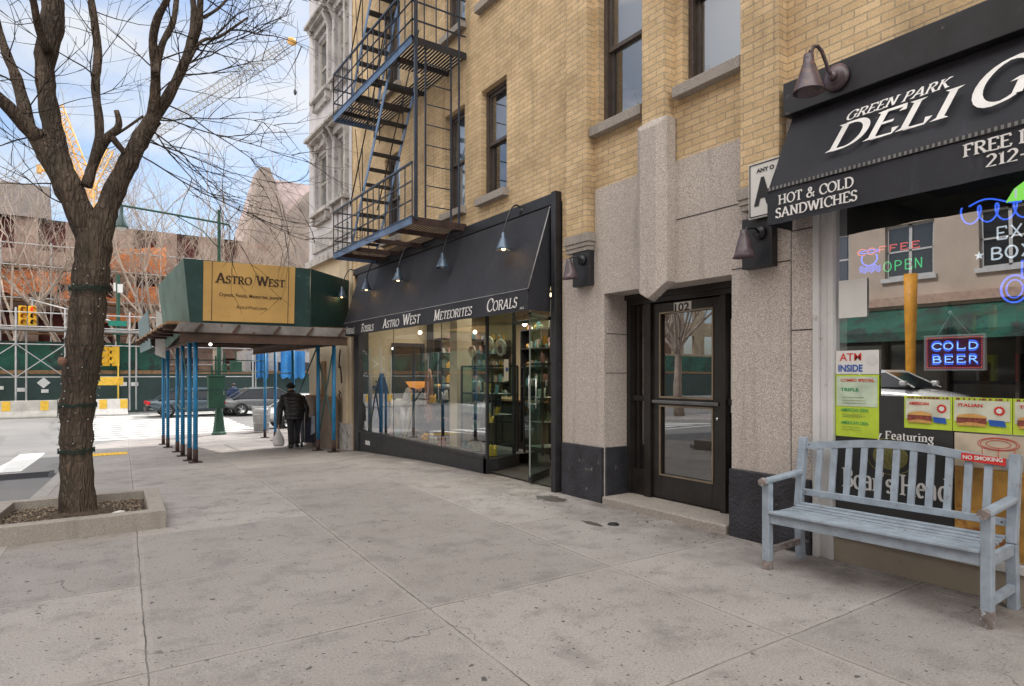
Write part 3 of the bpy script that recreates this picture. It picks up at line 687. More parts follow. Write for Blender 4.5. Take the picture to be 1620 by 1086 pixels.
mb.quad((5.1,-8,.2),(10,-8,.2),(10,2.9,.2),(5.1,2.9,.2)); mb.quad((10,-8,.2),(10,2.9,.2),(10,2.9,3.2),(10,-8,3.2)); mb.quad((5.1,2.9,.2),(10,2.9,.2),(10,2.9,3.2),(5.1,2.9,3.2)); mb.quad((5.1,-8,.2),(10,-8,.2),(10,-8,3.2),(5.1,-8,3.2))
mb.build('interior_wall', M('deli interior wall', (.10,.09,.075), .8, var=.5, sc=2), dl)
mb = MB(); mb.quad((5.1,-8,3.1),(10,-8,3.1),(10,2.9,3.1),(5.1,2.9,3.1)); mb.build('ceiling', M('deli ceiling', (.16,.155,.12), .9, var=.3), dl)
mb = MB(); mb.box(5.12, 5.5, -8, 2.2, 2.86, 3.08); mb.build('ceiling_beam', mDark, dl)
# goods on shelves, seen dimly through the glass
shelf = thing('deli_shelf', (6.8, 1.6, .2), 'dark metal shelf of packets inside the deli window', 'shelf')
mb = MB()
for z in (.5, .95, 1.4, 1.85): mb.box(6.7, 7.1, .6, 2.6, z, z+.03)
for y in (.6, 2.6): mb.box(6.7, 6.74, y-.02, y+.02, .2, 2.2)
mb.build('rack', mBlkF, shelf)
cols = [mRedP, mLime, mBread, mPaper, mBlueI, mGold]
for j, mm in enumerate(cols):
    mb = MB(); rr = random.Random(j)
    for z in (.53, .98, 1.43, 1.88):
        for i in range(3):
            y = .65 + 1.9*((j*3+i*6+rr.random()) % 18)/18; mb.box(6.72, 6.8, y, y+.09, z, z+.14+.1*rr.random())
    mb.build('packets', mm, shelf)

# things stuck to or hanging behind the deli glass; y runs to the left of the photo, D(y,z) on the pane
XG = 5.012
def panel(mb, y0, y1, z0, z1, x=XG, t=.004): mb.box(x, x+t, y0, y1, z0, z1)
def poster(label, y0, y1, z0, z1, m, group=None, cat='poster', x=XG, name='poster'):
    t = thing(name, (x, (y0+y1)/2, z0), label, cat, group); mb = MB(); panel(mb, y0, y1, z0, z1, x); mb.build('sheet', m, t); return t
# white ATM notice
t = poster('white ATM INSIDE notice with red and blue letters, above the green menu', 2.42, 2.755, 1.495, 1.68, mPaper)
mb = MB(); sans_mb(mb, 'ATM', (XG-.002, 2.72, 1.60), LFT, UPZ, .062, OUT, width=.17, bold=.008); mb.build('red_letters', mRedP, t)
mb = MB(); sans_mb(mb, 'INSIDE', (XG-.002, 2.73, 1.515), LFT, UPZ, .055, OUT, width=.19, bold=.03); mb.build('blue_letters', mBlueI, t)
mb = MB(); mb.lathe([(.0,0),(.045,0)], (XG-.002, 2.47, 1.60), (-1,0,0), 16); mb.build('grey_badge', mAlu, t)
# green menu sheet
t = poster('tall lime and white menu sheet on the glass below the ATM notice', 2.42, 2.755, 1.0, 1.49, mLime)
mb = MB(); panel(mb, 2.43, 2.745, 1.24, 1.475, XG-.003, .002); mb.build('white_area', M('mint paper', (.55,.66,.52), .6), t)
mb = MB()
for z in (1.20, 1.10, 1.36): sans_mb(mb, 'AMERICAN DEAL' if z < 1.3 else 'TRIPLE', (XG-.006, 2.71, z), LFT, UPZ, .026, OUT, width=.22 if z < 1.3 else .14, bold=.02)
mb.build('green_letters', mGreenP, t)
mb = MB(); sans_mb(mb, 'COMBO SPECIAL', (XG-.006, 2.71, 1.435), LFT, UPZ, .024, OUT, width=.26, bold=.02); mb.build('red_letters', mRedP, t)
mb = MB()
for z in (1.265,1.285,1.31,1.175,1.155,1.075,1.055,1.165): mb.box(XG-.006, XG-.0055, 2.5+.03*(z*100 % 2), 2.70, z, z+.003)
mb.build('fine_print', M('olive small print', (.22,.27,.08), .6), t)
# sandwich posters
def sandwich(y1, y0, word, lab):
    t = poster(lab, y0, y1, 1.10, 1.335, mLime, 'sandwich posters in a row')
    w = y1-y0
    mb = MB(); mb.quad((XG-.003,y0+.01,1.18),(XG-.003,y1-.01,1.17),(XG-.003,y1-.01,1.315),(XG-.003,y0+.01,1.315)); mb.build('pale_area', M('pale poster paper', (.66,.68,.55), .6), t)
    mb = MB(); sans_mb(mb, word, (XG-.006, y1-.035, 1.272), LFT, UPZ, .022, OUT, width=w*.42, bold=.03); mb.build('red_lettering', mRedP, t); mb = MB()
    c = V((XG-.006, y0+w*.2, 1.25)); n = 24
    ring = [c + V((0, math.cos(2*math.pi*i/n)*(.034 if i % 2 else .027), math.sin(2*math.pi*i/n)*(.034 if i % 2 else .027))) for i in range(n)]
    mb.add(ring + [c], [(i, (i+1) % n, n) for i in range(n)]); mb.build('red_badge', mRedP, t)
    mb = MB(); mb.lathe([(.0,0),(.017,0)], (XG-.008, y0+w*.2, 1.25), (-1,0,0), 14)
    mb.build('badge_centre', mPaper, t)
    mb = MB(); rr = random.Random(word)
    for lay, (zz, hh) in enumerate(((1.15, .018), (1.205, .024))):
        pts = [V((XG-.009-.001*lay, y1-.03-(w*.5)*i/10, zz + hh*math.sin(math.pi*i/10)*.7 + .004)) for i in range(11)]
        lo = [V((p.x, p.y, zz-.008)) for p in pts]; mb.add(pts+lo, [(i, i+1, 12+i, 11+i) for i in range(10)])
    mb.build('bread', mBread, t)
    mb = MB(); mb.box(XG-.008, XG-.0075, y1-.03-w*.5, y1-.025, 1.158, 1.197); mb.build('filling', mMeat, t)
    mb = MB(); mb.prism([(XG-.006, y0+.03, 1.145), (XG-.006, y0+w*.36, 1.15), (XG-.006, y0+w*.38, 1.19), (XG-.006, y0+.04, 1.185)], (-.001,0,0)); mb.build('blue_price_tag', mBlueI, t)
    mb = MB(); z = 1.318
    for i in range(10): mb.box(XG-.005, XG-.0045, y0+.02+w*.09*i, y0+.02+w*.09*i+w*.06*rr.random()+.006, z, z+.013)
    mb.build('top_strip', mMeat, t)
sandwich(2.24, 1.93, 'AMERICAN', 'green sandwich poster reading AMERICAN, left of the ITALIAN one')
sandwich(1.925, 1.585, 'ITALIAN', 'green sandwich poster reading ITALIAN, right of the AMERICAN one')
sandwich(1.58, 1.26, 'TURKEY', 'green sandwich poster cut by the right edge of the photo')
# dark brand decal
t = poster('charcoal window decal with Boar’s Head lettering and olive round emblem behind bench slats', 1.925, 2.757, .27, 1.33, mBlackP, cat='decal', x=5.018, name='window_decal')
mb = MB(); text_mb(mb, [(c, 1) for c in 'y Featuring'], (5.014, 2.44, 1.005), LFT, UPZ, .06, OUT, thick=.16, thin=.07, width=.40); mb.build('white_letters', mWhite, t); mb = MB()
text_mb(mb, [(c, 1) for c in 'Boar’s Head'], (5.014, 2.70, .60), LFT, UPZ, .15, OUT, thick=.17, thin=.06, width=.76); mb.build('white_letters', mWhite, t)
mb = MB()
for r0, r1 in ((.165,.175),(.125,.0)):
    n = 36; vs = []
    for i in range(n):
        a = 2*math.pi*i/n; vs += [(5.014, 2.34+r0*math.cos(a)*1.0, .875+r0*.8*math.sin(a)), (5.014, 2.34+r1*math.cos(a), .875+r1*.8*math.sin(a))]
    mb.add(vs, [(2*i, 2*i+1, (2*i+3) % (2*n), (2*i+2) % (2*n)) for i in range(n)])
mb.build('round_emblem', mOlive, t)
# burger photo poster
t = poster('large toasted bun poster under a cream panel with a drawn table', 1.0, 1.915, .27, 1.09, mBun, x=5.016)
mb = MB(); panel(mb, 1.0, 1.915, .86, 1.09, 5.012, .002); mb.build('cream_panel', M('cream paper', (.55,.47,.36), .6), t)
mb = MB(); n = 30
for r in (.10, .088, .06):
    pts = [(5.010, 1.66+r*math.cos(2*math.pi*i/n)*1.15, 1.03+r*.42*math.sin(2*math.pi*i/n)) for i in range(n+1)]; mb.tube(pts, .0016, 4)
for dy in (-.09, 0, .09): mb.tube([(5.010, 1.66+dy, 1.0), (5.010, 1.66+dy, .90)], .0016, 4)
mb.build('table_drawing', mRedP, t)
# white letter sheet
poster('blank white letter sheet taped high on the left of the deli glass', 2.51, 2.73, 1.94, 2.24, mPaper, x=5.014)
# neon and LED signs inside the window
nBlue = emitm('neon blue', (.05,.16,1), 1.7); nRed = emitm('neon red', (1,.14,.1), 1.2); nGreen = emitm('neon green', (.1,1,.3), .9); nWhite = emitm('neon white', (.8,.9,1), 1.1); nLime = emitm('sign lime glow', (.35,1,.15), 1.4)
def neon_text(mb, txt, y, z, h, width, r=.004, x=5.10, bar_=1.0):
    seq = list(txt); n = len(seq); cw_ = width/n
    for i, c in enumerate(seq):
        if c == ' ': continue
        for pts, a, b in GLY[c][1]:
            w = GLY[c][0]
            mb.tube([(x, y - i*cw_ - px/w*cw_*.85, z + py*h) for px, py in pts], r, 6)
t = thing('led_sign', (5.10, 1.95, 1.53), 'blue COLD BEER light sign with red dotted border, hung on two wires', 'neon sign')
mb = MB(); mb.box(5.115, 5.13, 1.775, 2.135, 1.53, 1.765); mb.build('backing', emitm('deep blue sign glow', (.25,.02,.10), .25), t)
mb = MB(); fr4(mb, 5.10, 5.132, 1.765, 2.145, 1.52, 1.775, .012); mb.build('frame', mAlu, t)
mb = MB(); neon_text(mb, 'COLD', 2.10, 1.66, .07, .31, .0055); neon_text(mb, 'BEER', 2.10, 1.565, .07, .31, .0055); mb.build('blue_letters', nBlue, t)
mb = MB(); neon_text(mb, 'COLD', 2.092, 1.672, .045, .30, .003, 5.095); neon_text(mb, 'BEER', 2.092, 1.577, .045, .30, .003, 5.095); mb.build('inner_letters', emitm('neon pale blue', (.25,.5,1), 3), t)
mb = MB()
for i in range(22):
    for z in (1.54, 1.755): mb.ball((5.105, 1.79+.33*i/21, z), .0045, 6)
for i in range(12):
    for y in (1.785, 2.125): mb.ball((5.105, y, 1.55+.2*i/11), .0045, 6)
mb.build('red_dots', nRed, t)
mb = MB(); mb.tube([(5.11, 2.06, 1.775), (5.09, 1.965, 1.93)], .0025, 5); mb.tube([(5.11, 1.86, 1.775), (5.09, 1.965, 1.93)], .0025, 5); mb.ball((5.07, 1.965, 1.93), .014, 10); mb.build('hanger', mAlu, t)
t = thing('neon_sign', (5.10, 2.3, 2.28), 'coffee cup neon sign in red, blue and green reading COFFEE OPEN', 'neon sign')
mb = MB(); neon_text(mb, 'OPEN', 2.43, 2.28, .075, .29); mb.build('green_letters', nGreen, t)
mb = MB(); neon_text(mb, 'COFFEE', 2.63, 2.43, .05, .47); mb.build('red_letters', nRed, t)
mb = MB()
for k in range(3): mb.tube([(5.10, 2.61-.16*i/12, 2.30+.012*math.sin(i*1.6)+.018*k) for i in range(13)], .004, 6)
mb.tube([(5.10, 2.535+.06*math.cos(R(a)), 2.40+.055*math.sin(R(a))) for a in range(150, 391, 20)], .006, 6)
mb.tube([(5.10, 2.535+.075*math.cos(R(a)), 2.455+.012*math.sin(R(a))) for a in range(0, 361, 20)], .004, 6); mb.build('blue_cup', nBlue, t)
t = thing('neon_sign', (5.10, 1.6, 2.1), 'blue script neon sign with white letters EX and BOX beside a star', 'neon sign')
mb = MB()
pts = []
for i in range(60):
    u = i/59; pts.append((5.10, 1.90 - .42*u + .03*math.sin(u*26), 2.60 - .02*u + .06*math.cos(u*26)))
mb.tube(pts, .006, 6)
mb.tube([(5.10, 1.86-.3*i/10, 2.66+.03*math.sin(i*.5)) for i in range(11)], .006, 6)
mb.tube([(5.10, 1.60+.075*math.cos(R(a)), 2.06+.09*math.sin(R(a))) for a in range(0, 361, 20)], .007, 6); mb.tube([(5.10,1.56,2.12),(5.10,1.56,2.24),(5.10,1.44,2.24)], .007, 6); mb.tube([(5.10, 1.60+.045*math.cos(R(a)), 2.06+.06*math.sin(R(a))) for a in range(0, 361, 20)], .005, 6); mb.build('blue_tube', nBlue, t)
mb = MB(); neon_text(mb, 'EX', 1.71, 2.40, .085, .17, .005); neon_text(mb, 'BOX', 1.74, 2.27, .08, .26, .006)
c = V((5.10, 1.80, 2.31)); st = [c + V((0, (.032 if i % 2 == 0 else .013)*math.sin(math.pi*i/5), (.032 if i % 2 == 0 else .013)*math.cos(math.pi*i/5))) for i in range(10)]
mb.add(st + [c], [(i, (i+1) % 10, 10) for i in range(10)]); mb.build('white_letters', nWhite, t)
t = thing('lit_sign', (5.10, 1.5, 2.7), 'small lime green glowing sign hanging under the deli ceiling', 'neon sign')
mb = MB(); mb.prism([(5.09,1.645,2.64),(5.09,1.60,2.72),(5.09,1.54,2.76),(5.09,1.30,2.76),(5.09,1.30,2.64)], (.02,0,0)); mb.build('green_panel', nLime, t)
mb = MB(); neon_text(mb, 'ICE', 1.62, 2.655, .06, .22, .006, 5.085); mb.build('white_letters', nWhite, t)
mb = MB(); mb.tube([(5.10,1.62,2.7),(5.12,1.66,2.86)], .003, 5); mb.tube([(5.10,1.50,2.74),(5.12,1.52,2.86)], .003, 5); mb.build('hanger', mBlk, t)

# ------------------------------------------------------------------ deli awning
A0, A1 = 3.09, -2.0
def awning(name, y1, y0, zt, zb, zv, box_z, label, base):
    """y1 far end, y0 near end; slope zt (wall) -> zb (front), valance down to zv"""
    t = thing(name, (5, (y0+y1)/2, zv), label, 'awning')
    mb = MB(); xf = 4.60; n = 96; vs = []; m_ = 10
    rr = random.Random(3)
    for j in range(m_+1):
        v = j/m_
        for i in range(n+1):
            u = i/n; sag = -.030*math.sin(v*math.pi)*abs(math.sin(u*math.pi*6))**.7 - .006*math.sin(u*41+v*5)*v
            vs.append((xf + .35*(1-v) + 0*sag - sag*.8, y0 + (y1-y0)*u, zb + (zt-zb)*(1-v) + sag))
    mb.add(vs, [(j*(n+1)+i, j*(n+1)+i+1, (j+1)*(n+1)+i+1, (j+1)*(n+1)+i) for j in range(m_) for i in range(n)], True)
    # the two cheeks
    for y in (y0, y1):
        mb.add([(xf, y, zb), (4.95, y, zb), (4.95, y, zt), (xf, y, zv), (4.95, y, zv)], [(0,1,2)])
    mb.build('canvas', mCanvas, t)
    mb = MB(); vs = []
    for i in range(n+1):
        u = i/n; w = .007*math.sin(u*31)+.004*math.sin(u*83); vs += [(xf-.004+w*.3, y0+(y1-y0)*u, zb-.006), (xf-.002+w, y0+(y1-y0)*u, zv+.5*w)]
    mb.add(vs, [(2*i, 2*i+2, 2*i+3, 2*i+1) for i in range(n)], True)
    for y in (y0, y1): mb.quad((xf, y, zb), (4.95, y, zb), (4.95, y, zv+ (zb-zv)*0), (xf, y, zv))
    mb.build('valance', mCanvas, t)
    mb = MB(); mb.tube([(xf+.015, y0, zb-.012), (xf+.015, y1, zb-.012)], .014, 8)
    for i in range(7):
        y = y0 + .01 + (y1-y0-.02)*i/6; mb.tube([(4.95, y, zt-.03), (xf+.02, y, zb-.012), (4.95, y, zb-.012)], .011, 6)
    mb.build('frame_tube', mBlk, t)
    return t
aw = awning('deli_awning', A0, A1, 3.65, 2.97, 2.70, None, 'black canvas deli awning with large white DELI lettering', 1)
mb = MB(); mb.box(4.86, 5.0, A1, A0+.03, 3.655, 3.93); mb.build('head_box', mBlk, aw, bevel=.006)
mb = MB(); mb.bar((4.592, A0, 2.985), (4.592, A1, 2.985), .012, .028)
st = mb.build('trim', M('ribbed black trim', (.035,.035,.04), .5), aw)
mb = MB()
for i in range(150): mb.box(4.583, 4.586, A0-.02-.034*i, A0-.036-.034*i, 2.972, 2.998)
mb.build('stitching', M('grey stitching', (.20,.20,.20), .7), aw)
SU = V((.35, 0, .68)); sl = SU.length; SUn = SU/sl; SN = V((-.68, 0, .35)).normalized()
def slope_pt(y, f): return V((4.60, y, 2.97)) + SU*f + SN*.018
sh = V((0, -.30, 0))     # italic lean
mb = MB()
text_mb(mb, [(c,1) for c in 'DELI'], slope_pt(2.65, .30), LFT, SUn + sh*.75, .245, SN, thick=.16, thin=.055, width=.84, space=.07); mb.build('lettering', mWhite, aw); mb = MB()
text_mb(mb, [('G',1.0)], slope_pt(1.74, .285), LFT, SUn + sh*.6, .36, SN, thick=.15, thin=.05, width=.33); mb.build('lettering', mWhite, aw); mb = MB()
text_mb(mb, [(c,1) for c in 'GREEN PARK'], slope_pt(2.575, .66), LFT, SUn + sh*.8, .085, SN, thick=.16, thin=.07, width=.70, space=.05); mb.build('lettering', mWhite, aw); mb = MB()
VP = lambda y, z: V((4.588, y, z))
text_mb(mb, [(c,1) for c in 'HOT & COLD'], VP(2.985, 2.845), LFT, UPZ, .075, OUT, thick=.17, thin=.08, width=.60); mb.build('lettering', mWhite, aw); mb = MB()
text_mb(mb, [(c,1) for c in 'SANDWICHES'], VP(3.01, 2.742), LFT, UPZ, .075, OUT, thick=.17, thin=.08, width=.65); mb.build('lettering', mWhite, aw); mb = MB()
text_mb(mb, [(c,1) for c in 'FREE D'], VP(1.705, 2.860), LFT, UPZ, .078, OUT, thick=.17, thin=.08, width=.37); mb.build('lettering', mWhite, aw); mb = MB()
text_mb(mb, [(c,1) for c in '212-'], VP(1.585, 2.765), LFT, UPZ, .075, OUT, thick=.17, thin=.08, width=.21)
mb.build('lettering', mWhite, aw)
# ------------------------------------------------------------------ gooseneck lamps
mBulb = emitm('warm bulb', (1,.55,.2), 14)
def goose(name, base, shade_top, label, group, m, ms, r=.10, h=.20, apex=.16, rb=.07, lit=True, cat='wall lamp', tw=.012):
    b = V(base); s = V(shade_top)
    t = thing(name, base, label, cat, group)
    mb = MB(); mb.lathe([(0,0),(rb,0),(rb,.02),(rb*.5,.035),(0,.035)], b, (-1,0,0), 20); mb.build('base_plate', m, t)
    pts = []
    for i in range(17):
        u = i/16
        x = b.x + (s.x-b.x)*(u*1.0 if u < 1 else 1); z = b.z + (s.z-b.z)*u + apex*math.sin(math.pi*min(1, u*1.02))**.8
        y = b.y + (s.y-b.y)*u
        pts.append((x, y, z))
    pts[0] = tuple(b + V((-.02,0,0)))
    pts.append(tuple(s - V((0,0,.02))))
    mb = MB(); mb.tube(pts, tw, 10); mb.build('arm', m, t)
    mb = MB(); pr = [(.018,.0),(.028,-.01),(.032,-.06*h/.2),(.05,-.075*h/.2),(r*.8,-.15*h/.2),(r,-.185*h/.2),(r,-h),(r*.96,-h),(r*.92,-.17*h/.2),(.03,-.08*h/.2)]
    mb.lathe(pr, s, (0,0,1), 24); mb.build('shade', ms, t)
    mb = MB(); mb.ball(s - V((0,0,h*.86)), .032, 12, (1,1,1.2)); mb.build('bulb', mBulb if lit else M('unlit bulb', (.6,.6,.58), .3), t)
    return t
def cone_lamp(name, base, shade_top, label, r=.11, h=.28):
    b = V(base); s = V(shade_top); t = thing(name, base, label, 'wall lamp')
    mb = MB(); mb.lathe([(0,0),(.10,0),(.105,.015),(.07,.04),(.03,.05),(0,.05)], b, (-1,0,0), 24); mb.lathe([(0,.05),(.035,.05),(.03,.08),(0,.08)], b, (-1,0,0), 16); mb.build('base_plate', mPurple, t)
    pts = [b + V((-.05,0,0)), b + V((-.10,0,.03)), b + V((-.13,0,.10)), b + V((-.17,0,.17)), b + V((-.215,0,.20)), b+V((-.26,0,.185)), b + V((-.285,0,.12)), V((s.x, s.y, s.z+.02)), s]
    pts = [V((p.x, b.y + (s.y-b.y)*i/8, p.z)) for i, p in enumerate(pts)]
    mb = MB(); mb.tube(pts, .014, 10); mb.build('arm', mPurple, t)
    mb = MB(); mb.lathe([(.0,.0),(.035,0),(.038,-.03),(.042,-.075),(.048,-.08),(r,-h),(r*1.02,-h-.008),(r*.97,-h-.004),(.04,-.085)], s, (0,0,1), 28); mb.build('shade', mPurple, t)
    return t
cone_lamp('gooseneck_lamp', (4.855, 2.66, 3.80), (4.57, 2.72, 3.93), 'weathered brown gooseneck lamp with cone shade above the deli awning')
# little bell lamps below the pier caps, each on a black plate
def bell_lamp(y, z, label, lean):
    t = thing('bell_lamp', (4.98, y, z), label, 'wall lamp', 'black bell lamps on the entrance piers')
    mb = MB(); mb.box(4.90, 4.984, y-.13, y+.17, z-.20, z+.25); mb.build('back_plate', mBlk, t, bevel=.005)
    mb = MB(); mb.lathe([(0,0),(.06,0),(.06,.03),(0,.03)], (4.90, y-.02, z+.10), (-1,0,0), 18); mb.tube([(4.88,y-.02,z+.10),(4.82,y-.02,z+.13),(4.76,y+.01,z+.13),(4.72,y+.02,z+.10)], .011, 8); mb.build('arm', mBlk, t)
    mb = MB(); mb.lathe([(0,.02),(.03,.02),(.034,-.02),(.05,-.06),(.085,-.19),(.10,-.22),(.095,-.22),(.05,-.07)], (4.72, y+.02, z+.09), (lean, 0, 1), 24); mb.build('shade', mPurple, t)
bell_lamp(5.76, 2.74, 'black bell lamp on the granite pier between the crystal shop and the door', -.12)
bell_lamp(3.38, 2.63, 'black bell lamp under the white A sign at the deli corner', -.05)
# white notice with a big letter, fixed to the pier
t = thing('wall_sign', (4.84, 3.3, 2.86), 'white apartment sign with a bold black A half hidden by the awning', 'sign')
mb = MB(); mb.box(4.845, 4.865, 2.95, 3.44, 2.85, 3.33); mb.build('board', mPaper, t)
mb = MB(); fr4(mb, 4.84, 4.845, 2.96, 3.43, 2.86, 3.32, .008); sans_mb(mb, 'A', (4.842, 3.385, 2.97), LFT, UPZ, .22, OUT, width=.17, bold=.06); sans_mb(mb, 'ANY O', (4.842, 3.36, 3.24), LFT, UPZ, .035, OUT, width=.17, bold=.04); mb.build('black_print', mBlk, t)
for z in (3.09,): 
    mb = MB(); mb.bar((4.865, 3.2, z), (4.90, 3.2, z), .03); mb.build('bracket', mBlk, t)
# ------------------------------------------------------------------ crystal shop
sf = thing('crystal_shopfront', (5, 9.8, 0), 'crystal and fossil shopfront with angled glass entrance in a black frame', 'shopfront')
G1, G2, G3, G4 = (5.02, 8.08), (5.70, 8.36), (5.60, 7.25), (5.02, 6.45)
mb = MB()
mb.box(4.90, 5.06, 6.27, 6.36, -.05, 3.80); mb.box(4.96, 5.2, 13.32, 13.62, -.30, 3.0); mb.box(4.95, 5.2, 6.42, 13.62, 3.66, 3.80)
mb.box(4.97, 5.2, 6.42, 13.4, 2.62, 3.66)
mb.bar((*G1, .2), (*G1, 2.62), .045); mb.bar((*G2, .0), (*G2, 2.62), .05); mb.bar((*G4, 0), (*G4, 2.62), .05)
mb.bar((*G2, 2.30), (*G3, 2.30), .05); mb.bar((*G2, 2.60), (*G3, 2.60), .06); mb.bar((5.0, 8.1, .235), (5.0, 13.32, .235), .07, .05)
for y in (11.55, 9.55): mb.bar((5.02, y, .2), (5.02, y, 2.62), .012)
mb.build('frame', mBlk, sf, bevel=.006)
mb = MB(); ysx = fr(8.06, 13.32, .5)
mb.add([(4.985, y, z) for y in ysx for z in (gz(y)-.05, .21)], [(2*i, 2*i+2, 2*i+3, 2*i+1) for i in range(len(ysx)-1)])
mb.prism([(4.985, 8.06, -.1), (5.2, 8.06, -.1), (5.78, 8.33, -.1), (5.66, 8.42, -.1), (4.985, 8.14, -.1)], (0,0,.31)); mb.build('base_panel', mBlk, sf)
mb = MB(); mb.box(4.978, 4.984, 12.7, 12.95, -.02, .07); mb.build('vent_plate', mAlu, sf)
def pane(mb, a, b, z0, z1): mb.quad((*a, z0), (*b, z0), (*b, z1), (*a, z1))
mb = MB(); pane(mb, (5.02,8.10), (5.02,13.32), .25, 2.62); mb.build('display_pane', mGlass, sf)
mb = MB(); pane(mb, G1, G2, .22, 2.62); mb.build('return_pane', mGlassG, sf)
mb = MB(); pane(mb, G4, (5.56,7.18), .06, 2.62); mb.build('side_pane', mGlassG, sf)
da, db = V((5.58, 7.30, 0)), V((4.99, 6.94, 0))
mb = MB(); mb.quad(da+V((0,0,.10)), db+V((0,0,.10)), db+V((0,0,2.30)), da+V((0,0,2.30))); dg_ = mb.build('glass_door', mGlassG, sf)
mb = MB(); mb.bar(da+V((0,0,.075)), db+V((0,0,.075)), .045, .10); mb.bar(da+V((0,0,2.3)), db+V((0,0,2.3)), .04, .05); build_each(mb, 'rail', mBlk, dg_)
mb = MB(); mb.bar(db+V((0,0,.1)), db+V((0,0,2.3)), .014); mb.build('edge', M('clear glass edge', (.30,.34,.31), .3), dg_)
mb = MB(); hd = (da-db).normalized(); pv = V((hd.y, -hd.x, 0))
for s_ in (-1, 1):
    p = db + hd*.10 + pv*.05*s_; mb.tube([p+V((0,0,1.02)), p+V((0,0,1.48))], .014, 8)
    for z in (1.08, 1.42): mb.tube([db+hd*.10+V((0,0,z)), p+V((0,0,z))], .009, 6)
mb.build('handle', mChrome, dg_)
mb = MB()
mb.quad((5.06,6.25,.02),(11,6.25,.02),(11,13.6,.02),(5.06,13.6,.02)); mb.build('floor', mFloorD, sf)
mb = MB(); mb.quad((5.25,8.4,.2),(6.2,8.4,.2),(6.2,13.5,.2),(5.25,13.5,.2)); mb.quad((6.2,8.4,.02),(6.2,13.5,.02),(6.2,13.5,.2),(6.2,8.4,.2)); mb.build('window_deck', M('display deck felt', (.13,.12,.115), .9), sf)
mb = MB(); mb.quad((9,6.25,0),(9,13.6,0),(9,13.6,3),(9,6.25,3)); mb.quad((5.2,13.58,0),(9,13.58,0),(9,13.58,3),(5.2,13.58,3)); mb.quad((5.2,6.27,0),(9,6.27,0),(9,6.27,3),(5.2,6.27,3)); mb.box(5.45, 5.75, 9.78, 10.05, .0, 2.95)
mb.build('interior_wall', mWarmW, sf)
mb = MB(); mb.quad((5.2,6.25,2.9),(9,6.25,2.9),(9,13.6,2.9),(5.2,13.6,2.9)); mb.build('ceiling', M('shop ceiling', (.45,.41,.33), .9), sf)
mb = MB(); mb.box(8.9, 8.97, 10.6, 12.4, .2, 2.2); mb.box(6.6, 6.7, 8.5, 8.6, 0, 2.9); mb.box(5.3,5.36,8.5,13.5,2.62,2.7); build_each(mb, 'dark_panel', mDark, sf)
mb = MB(); rr = random.Random(5)
for i in range(16): y = 6.9 + i*.42; mb.ball((5.32+.05*(i % 2), y, 2.58), .028, 8)
build_each(mb, 'spotlight', emitm('warm spot', (1,.78,.45), 9), sf)
mb = MB(); p0 = V((*G1, 0)).lerp(V((*G2, 0)), .62) + V((-.02,-.02,0)); e = (V((*G2,0))-V((*G1,0))).normalized()
mb.quad(p0+V((0,0,1.38)), p0+e*.13+V((0,0,1.38)), p0+e*.13+V((0,0,1.72)), p0+V((0,0,1.72))); stk = mb.build('sticker', mPaper, sf)
mb = MB(); mb.lathe([(0,0),(.035,0)], p0+e*.065+V((-.006,-.006,1.56)), (-.4,-.9,0), 16); mb.build('blue_symbol', mBlueI, stk)
mb = MB(); mb.quad((5.2,6.66,.75),(5.34,6.86,.75),(5.34,6.86,1.40),(5.2,6.66,1.40)); mb.build('pale_notice', M('pale green notice', (.45,.6,.5), .6), sf)
# goods
def crystal(mb, c, r, h, n=6, lean=(0,0), rr=rnd):
    c = V(c); top = c + V((lean[0], lean[1], h)); a0 = rr.random()*6
    vs = [c + V((math.cos(a0+2*math.pi*i/n)*r, math.sin(a0+2*math.pi*i/n)*r, 0)) for i in range(n)]
    vs += [v + V((lean[0]*.8, lean[1]*.8, h*.78)) for v in vs] + [top]
    mb.add(vs, [(i, (i+1) % n, (i+1) % n+n, i+n) for i in range(n)] + [(n+i, n+(i+1) % n, 2*n) for i in range(n)])
def item(name, label, pos_, cat='mineral'): return thing(name, pos_, label, cat)
p = at(604, 684, 14.1); p.z = .2
t = item('amethyst_geode', 'tall navy blue crystal geode standing by the left end of the shop window', p)
mb = MB(); pr = [(.16,0),(.2,.15),(.19,.6),(.13,1.0),(.04,1.3)]; mb.lathe(pr, p, (0,0,1), 14); mb.build('shell', M('rough navy stone', (.03,.05,.13), .5, var=.5, sc=20, bump=1, bd=.03), t)
mb = MB()
for i in range(40):
    a = rnd.uniform(2.6, 4.2); z = rnd.uniform(.1, 1.1); crystal(mb, p+V((.17*math.cos(a), .17*math.sin(a), z)), .018, .05, 5, (.04*math.cos(a), .04*math.sin(a)))
mb.build('crystals', M('violet crystal', (.10,.10,.32), .2, var=.3), t)
p = at(636, 684, 13.4); p.z = .2
t = item('quartz_sculpture', 'white carved quartz horse sculpture in the middle of the left display pane', p)
mb = MB()
mb.tube([p+V((0,.30,.55)), p+V((0,.15,.62)), p+V((0,-.08,.60)), p+V((0,-.22,.72)), p+V((0,-.34,.95)), p+V((0,-.46,.90))], [.08,.15,.14,.10,.07,.04], 10)
for x, y, b in ((-.06,.22,.08),(.06,.25,-.03),(-.06,-.16,-.06),(.06,-.13,.05)): mb.tube([p+V((x,y,.58)), p+V((x,y+b,.30)), p+V((x,y+b*.6,.0))], [.06,.035,.03], 8)
mb.tube([p+V((0,.30,.6)), p+V((0,.42,.45)), p+V((0,.42,.2))], [.03,.03,.01], 8); mb.build('figure', M('white quartz', (.66,.65,.63), .35, var=.2), t)
p = at(660, 660, 13.0)
t = item('amber_bowl', 'glowing amber coloured stone bowl on a dark tripod stand', (p.x, p.y, .2), 'bowl')
